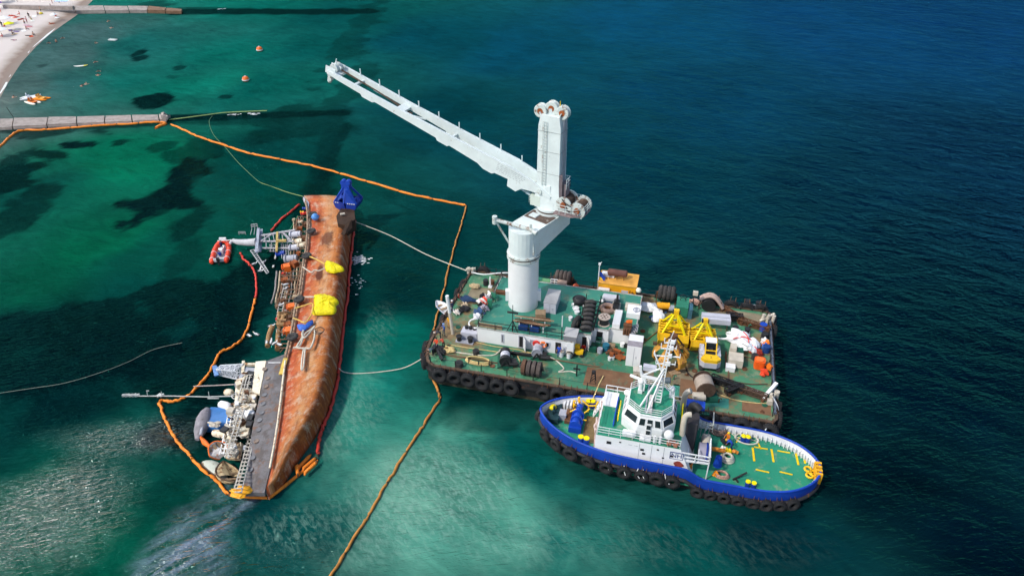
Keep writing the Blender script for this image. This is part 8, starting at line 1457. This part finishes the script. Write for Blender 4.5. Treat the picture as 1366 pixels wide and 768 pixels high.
# funnel casing, tow winch and after deck
mb = MB(); mb.loft([[Vector((x, y, z)) for x, y in ((.6, -.2), (1.9, -.2), (2.1, .9), (1.9, 2.2), (.6, 2.2))] for z in (1.0, 4.4, 5.3)], smooth=False); mb.build('funnel_casing', M('charcoal_casing', (.05, .045, .05), .7, var=.35, grime=.2), tug)
mb = MB(); mb.tube(smooth([Vector((1.2, 1.6, 5.2)), Vector((1.2, 1.6, 6.0)), Vector((1.5, 1.2, 6.5)), Vector((2.0, .9, 6.3))], 4), .4, 10); mb.build('exhaust_pipe', dark, tug)
mb = MB(); mb.tube(smooth([Vector((.55, -1.2, 4.6)), Vector((.5, -1.1, 6.3)), Vector((.65, -.9, 7.0)), Vector((1.1, -.8, 7.1))], 4), .28, 10); mb.tube(smooth([Vector((.4, 2.6, 4.6)), Vector((.4, 2.6, 6.6)), Vector((.9, 2.6, 7.2))], 4), .3, 10); mb.build('air_vent', beige, tug)
mb = MB(); mb.bbox(.2, 2.6, 3.0, 4.1, 4.4, 4.75); mb.build('blue_gantry', blueP, tug); mb = MB(); rail(mb, [(.7, -3.2, 3.2), (3.4, -3.2, 3.2), (3.4, -.6, 3.2)], 1.0, 2, 1.2, .05); mb.bar((.6, -3.2, 3.15), (3.5, -3.0, 3.15), .12, .2); [mb.bar((x, -1.3, 3.15), (x, -3.2, 3.15), .08) for x in (1.4, 2.4)]; mb.bar((3.4, -3.1, 1.0), (3.4, -3.1, 3.2), .1); mb.build('after_platform', white, tug)
mb = MB(); [mb.bar((2.6 + k * .4, 2.6, 1), (2.6 + k * .4, 2.6, 3.4), .09) for k in range(3)]; rail(mb, [(2.2, 1.4, 3.2), (3.6, 1.4, 3.2), (3.6, 3.4, 3.2)], .9, 2, .8, .04); mb.build('side_cage', M('grey_cage', (.4, .42, .4), .6), tug)
p = tl(944, 596, 2.0); mb = MB(); mb.cyl((p.x - .9, p.y - .9, 2.0), (p.x + .0, p.y - .9, 2.0), 1.0, 1.05, 24); mb.sph((p.x + .05, p.y - .9, 2.0), (.35, 1.0, 1.0), 20, 10); tw = mb.build('tow_winch', M('lilac_winch', (.32, .3, .38), .4, var=.15), tug); mb = MB(); mb.cyl((p.x - .2, p.y + .1, 2.0), (p.x - .2, p.y + 1.2, 2.2), .5, n=16); mb.box((p.x - .2, p.y + 1.1, 1.7), (.8, .7, 1.4)); mb.build('winch_gearbox', beige, tw); mb = MB(); mb.tor((p.x - .1, p.y - .9, 2.0), (1, 0, 0), 1.0, .12, 24, 6); mb.build('brake_band', blueD, tw)
mb = MB(); q = tl(955, 599, 1.6); mb.cyl((q.x - .9, q.y, 1.6), (q.x + .9, q.y, 1.6), .22, n=12); r_ = tl(985, 601, 1.5); mb.tube([(q.x + 1.8, q.y + .3, 1.5), (r_.x - .4, r_.y, 1.4), (r_.x, r_.y - .1, 1.3)], .2); mb.build('orange_tow_pin', M('orange_steel', (.7, .24, .03), .5, rust=.2), tug)
for (a, b) in (((1004, 597), (1006, 615)), ((1029, 599), (1032, 616)), ((1061, 602), (1065, 620)), ((1072, 608), (1074, 618))): A_, B_ = tl(*a, 1.0), tl(*b, 1.0); MB().bar(A_ + Vector((0, 0, .03)), B_ + Vector((0, 0, .03)), .2, .05).build('yellow_deck_marking', M('deck_marking_yellow', (.82, .55, .0), .6, var=.25, scale=3), tug)
for (a, b) in (((1006, 596), (1024, 599)), ((1037, 601), (1054, 604)), ((1008, 626), (1026, 630)), ((1040, 629), (1057, 633)), ((982, 590), (986, 583)), ((1010, 588), (1015, 599))): A_, B_ = tl(*a, 1.0), tl(*b, 1.0); MB().bar(A_ + Vector((0, 0, .03)), B_ + Vector((0, 0, .03)), .15, .05).build('yellow_deck_marking', M('deck_marking_yellow', (.82, .55, .0), .6, var=.25, scale=3), tug)
p = tl(1082, 627, 1.6); mb = MB(); [mb.tor((p.x + dx, p.y + dy, 1.3), (0, 0, 1), .32, .12, 14, 6) for dx, dy in ((-.2, .4), (.2, .0), (-.1, -.4))]; mb.build('stern_coil', yellowM, tug); p = tl(1091, 627, 2.0); mb = MB(); [mb.bbox(p.x - .25, p.x + .35, p.y + y - .12, p.y + y + .12, 1.0, 2.35) for y in (-.75, -.25, .25, .75)]; mb.bbox(p.x - .3, p.x - .2, p.y - .9, p.y + .9, 1.9, 2.3); mb.build('stern_roller', M('orange_yellow', (.85, .42, .02), .5, rust=.1), tug)
for px, py in ((992, 583), (998, 584)): q = tl(px, py, 1.6); mb = MB(); mb.cyl((q.x, q.y, 1), (q.x, q.y, 1.75), .28, n=14); b_ = mb.build('bollard_post', blueD, tug); MB().sph((q.x, q.y, 1.8), (.3, .3, .14), 12, 6).build('yellow_cap', yellowB, b_)
for px, py in ((998, 645), (1006, 647)): q = tl(px, py, 1.6); mb = MB(); mb.cyl((q.x, q.y + .25, 1), (q.x, q.y + .25, 1.6), .24, n=14); b_ = mb.build('bollard_post', blueD, tug); MB().cyl((q.x, q.y + .25, 1.6), (q.x, q.y + .25, 1.72), .24, n=14).build('yellow_cap', yellowB, b_)
def tw_(px, py, z): return P(px, py, z)
# loose things on the tug
mb = MB(); [mb.cyl((0, 0, k * .3), (0, 0, k * .3 + .28), .46 - .04 * k, .42 - .04 * k, 16) for k in range(4)]; solo(mb, 'blue_cone_stack', M('blue_plastic', (.01, .06, .45), .4), 'stack of ribbed blue tubs on the tug after deck', 'tubs', tw_(957, 620, 1.01), TA)
t = T('orange_barrel', 'orange barrel in the tug corner under the after platform', 'barrel', tw_(917, 626, 1.01), TA); MB().cyl((0, 0, 0), (0, 0, 1.0), .42, n=18).build('body', M('orange_barrel', (.75, .22, .03), .5), t); MB().cyl((0, 0, 1.0), (0, 0, 1.1), .3, n=16).build('lid', brownM, t)
def coil(px, py, lab, mat, R_=.55, fl=.8, k=4, z=1.02): mb = MB(); [mb.tor((0, 0, .1 + i * .12), (random.uniform(-.1, .1), random.uniform(-.1, .1), 1), R_ - .06 * i, .09, 20, 6) for i in range(k)]; o = solo(mb, 'rope_coil', mat, lab, 'rope', tw_(px, py, z), TA, 'rope coils on the tug deck'); o.scale = (1.3, fl, 1); return o
coil(958, 575, 'brown rope coil by the tug far bulwark', M('brown_rope', (.3, .2, .16), .9, var=.4, scale=5), .7, 1.0); coil(962, 634.5, 'red and white rope coil by the tug near bulwark', M('red_white_rope', (.55, .32, .25), .9, var=.6, scale=7), .55, .8, 3); coil(970, 612, 'pale rope coil below the helmeted crew on the tug', ropeW, .5, 1.3); coil(996, 586, 'thin pale line coiled round the tug far bollards', ropeW, .9, .8, 1)
for px, py, h, lab, s in ((967, 590, '202830', 'dark bag leftmost of the heap on the tug after deck', .5), (971, 604, 'e8c810', 'yellow cloth in the heap on the tug after deck', .38), (964, 600, 'f0ece4', 'white cloth in the heap on the tug after deck', .3), (954, 634, 'e89020', 'orange float beside the red and white rope coil', .3)): solo(blob(MB(), (0, 0, .2), (s, s, s), px), 'cloth_bundle', cloth(h), lab, 'bundle', tw_(px, py, 1.01), TA)
mb = MB(); mb.bar((-.7, -.4, .1), (.6, .5, .5), .14); mb.bar((-.5, -.1, .1), (-.2, -.6, .1), .12); solo(mb, 'black_anchor', dark, 'small black and yellow anchor on the tug after deck', 'anchor', tw_(987, 638, 1.02), TA); mb = MB(); mb.cyl((-.6, -.4, .3), (.6, .5, .7), .16, n=10); solo(mb, 'white_tube', cwhite, 'white tube leaning at the tug far bulwark', 'tube', tw_(975, 572, 1.3), TA)
rope([(976, 578, 1.05), (983, 583, 1.05), (990, 585, 1.2), (1000, 586, 1.1), (1010, 588, 1.05)], 'pale line from the white tube to the tug bollards', ropeW, .05)
person('person in blue overalls and a yellow helmet bending over the tug deck gear', tw_(975, 600, 1.01), .8, 'bend', '1c4aa8', '1c3a80', True, 'f0c818'); person('person in an orange jacket and yellow helmet standing on the tug after deck', tw_(969, 593, 1.01), 2.2, 'work', 'd07018', '20242c', True, 'f0c010')
person('person in a yellow jacket standing at the tug bow rail', tw_(765, 551, 2.26), -1.2, 'work', 'f0b800', 'a05a28', True, 'f0c010'); person('person in yellow oilskins standing behind the tug windlass', tw_(772, 546, 2.26), 1.9, 'stand', 'f2b400', '28406a', True, 'f2c20c')
# tyres round the tug
def tug_tyre(x, s, lab, sc_=.82, drop=1.65):
    e = .05; y = half(x); tx = Vector((1, s * (half(x + e) - half(x - e)) / (2 * e), 0)).normalized(); n_ = Vector((tx.y, -tx.x, 0)) * (1 if s < 0 else -1)
    if n_.y * s < 0: n_ = -n_
    c = Vector((x, s * y, ztop(x) - drop)) + n_ * .3; loc = tug.matrix_basis @ c; rz = TA + math.atan2(n_.y, n_.x) - R(90) + R(180)
    o = dup(ty0, loc, rz, lab, 'tyre fenders hung on the tug'); o.scale = (sc_ * random.uniform(.92, 1.06),) * 3; o.rotation_euler = (random.uniform(-.15, .15), random.uniform(-.3, .3), rz + random.uniform(-.15, .15))
for i, x in enumerate((-12.9, -11.6, -10.0, -8.1, -6.3, -4.5, -2.8, -1.3, .2)): tug_tyre(x, -1, ORD[i] + ' tyre from the bow along the near side of the tug', .84)
for i, x in enumerate((2.7, 4.0, 5.3, 6.6, 8.0, 9.2, 10.4, 11.6)): tug_tyre(x, -1, ORD[7 - i] + ' tyre from the stern along the near side of the tug', .72, 1.55)
for i, x in enumerate((-13.9, -13.0, -11.8, -10.4)): tug_tyre(x, 1, ORD[i] + ' tyre from the stem on the far side of the tug bow', .85)
mb = MB()
for x in (-4.6, -3.2, -2.7, -1.0, -.6, -6.4): p = Vector((x, -half(x) - .1, ztop(x) - .9)); mb.tube([p, p + Vector((random.uniform(-.3, .5), -.25, -.5)), p + Vector((random.uniform(.2, .6), -.4, -.9))], .045, 5)
mb.build('white_lashing', cwhite, tug)
mb = MB(); mb.tube([Vector((x, s, z)) for x, s, z in ((-9.0, 3.3, 3.3), (-8.6, 4.3, 4.5), (-8.3, 5.4, 4.9))], .06); solo(mb, 'mooring_line', ropeY, 'tan mooring line from the tug foredeck up to the barge', 'rope', TO, TA)
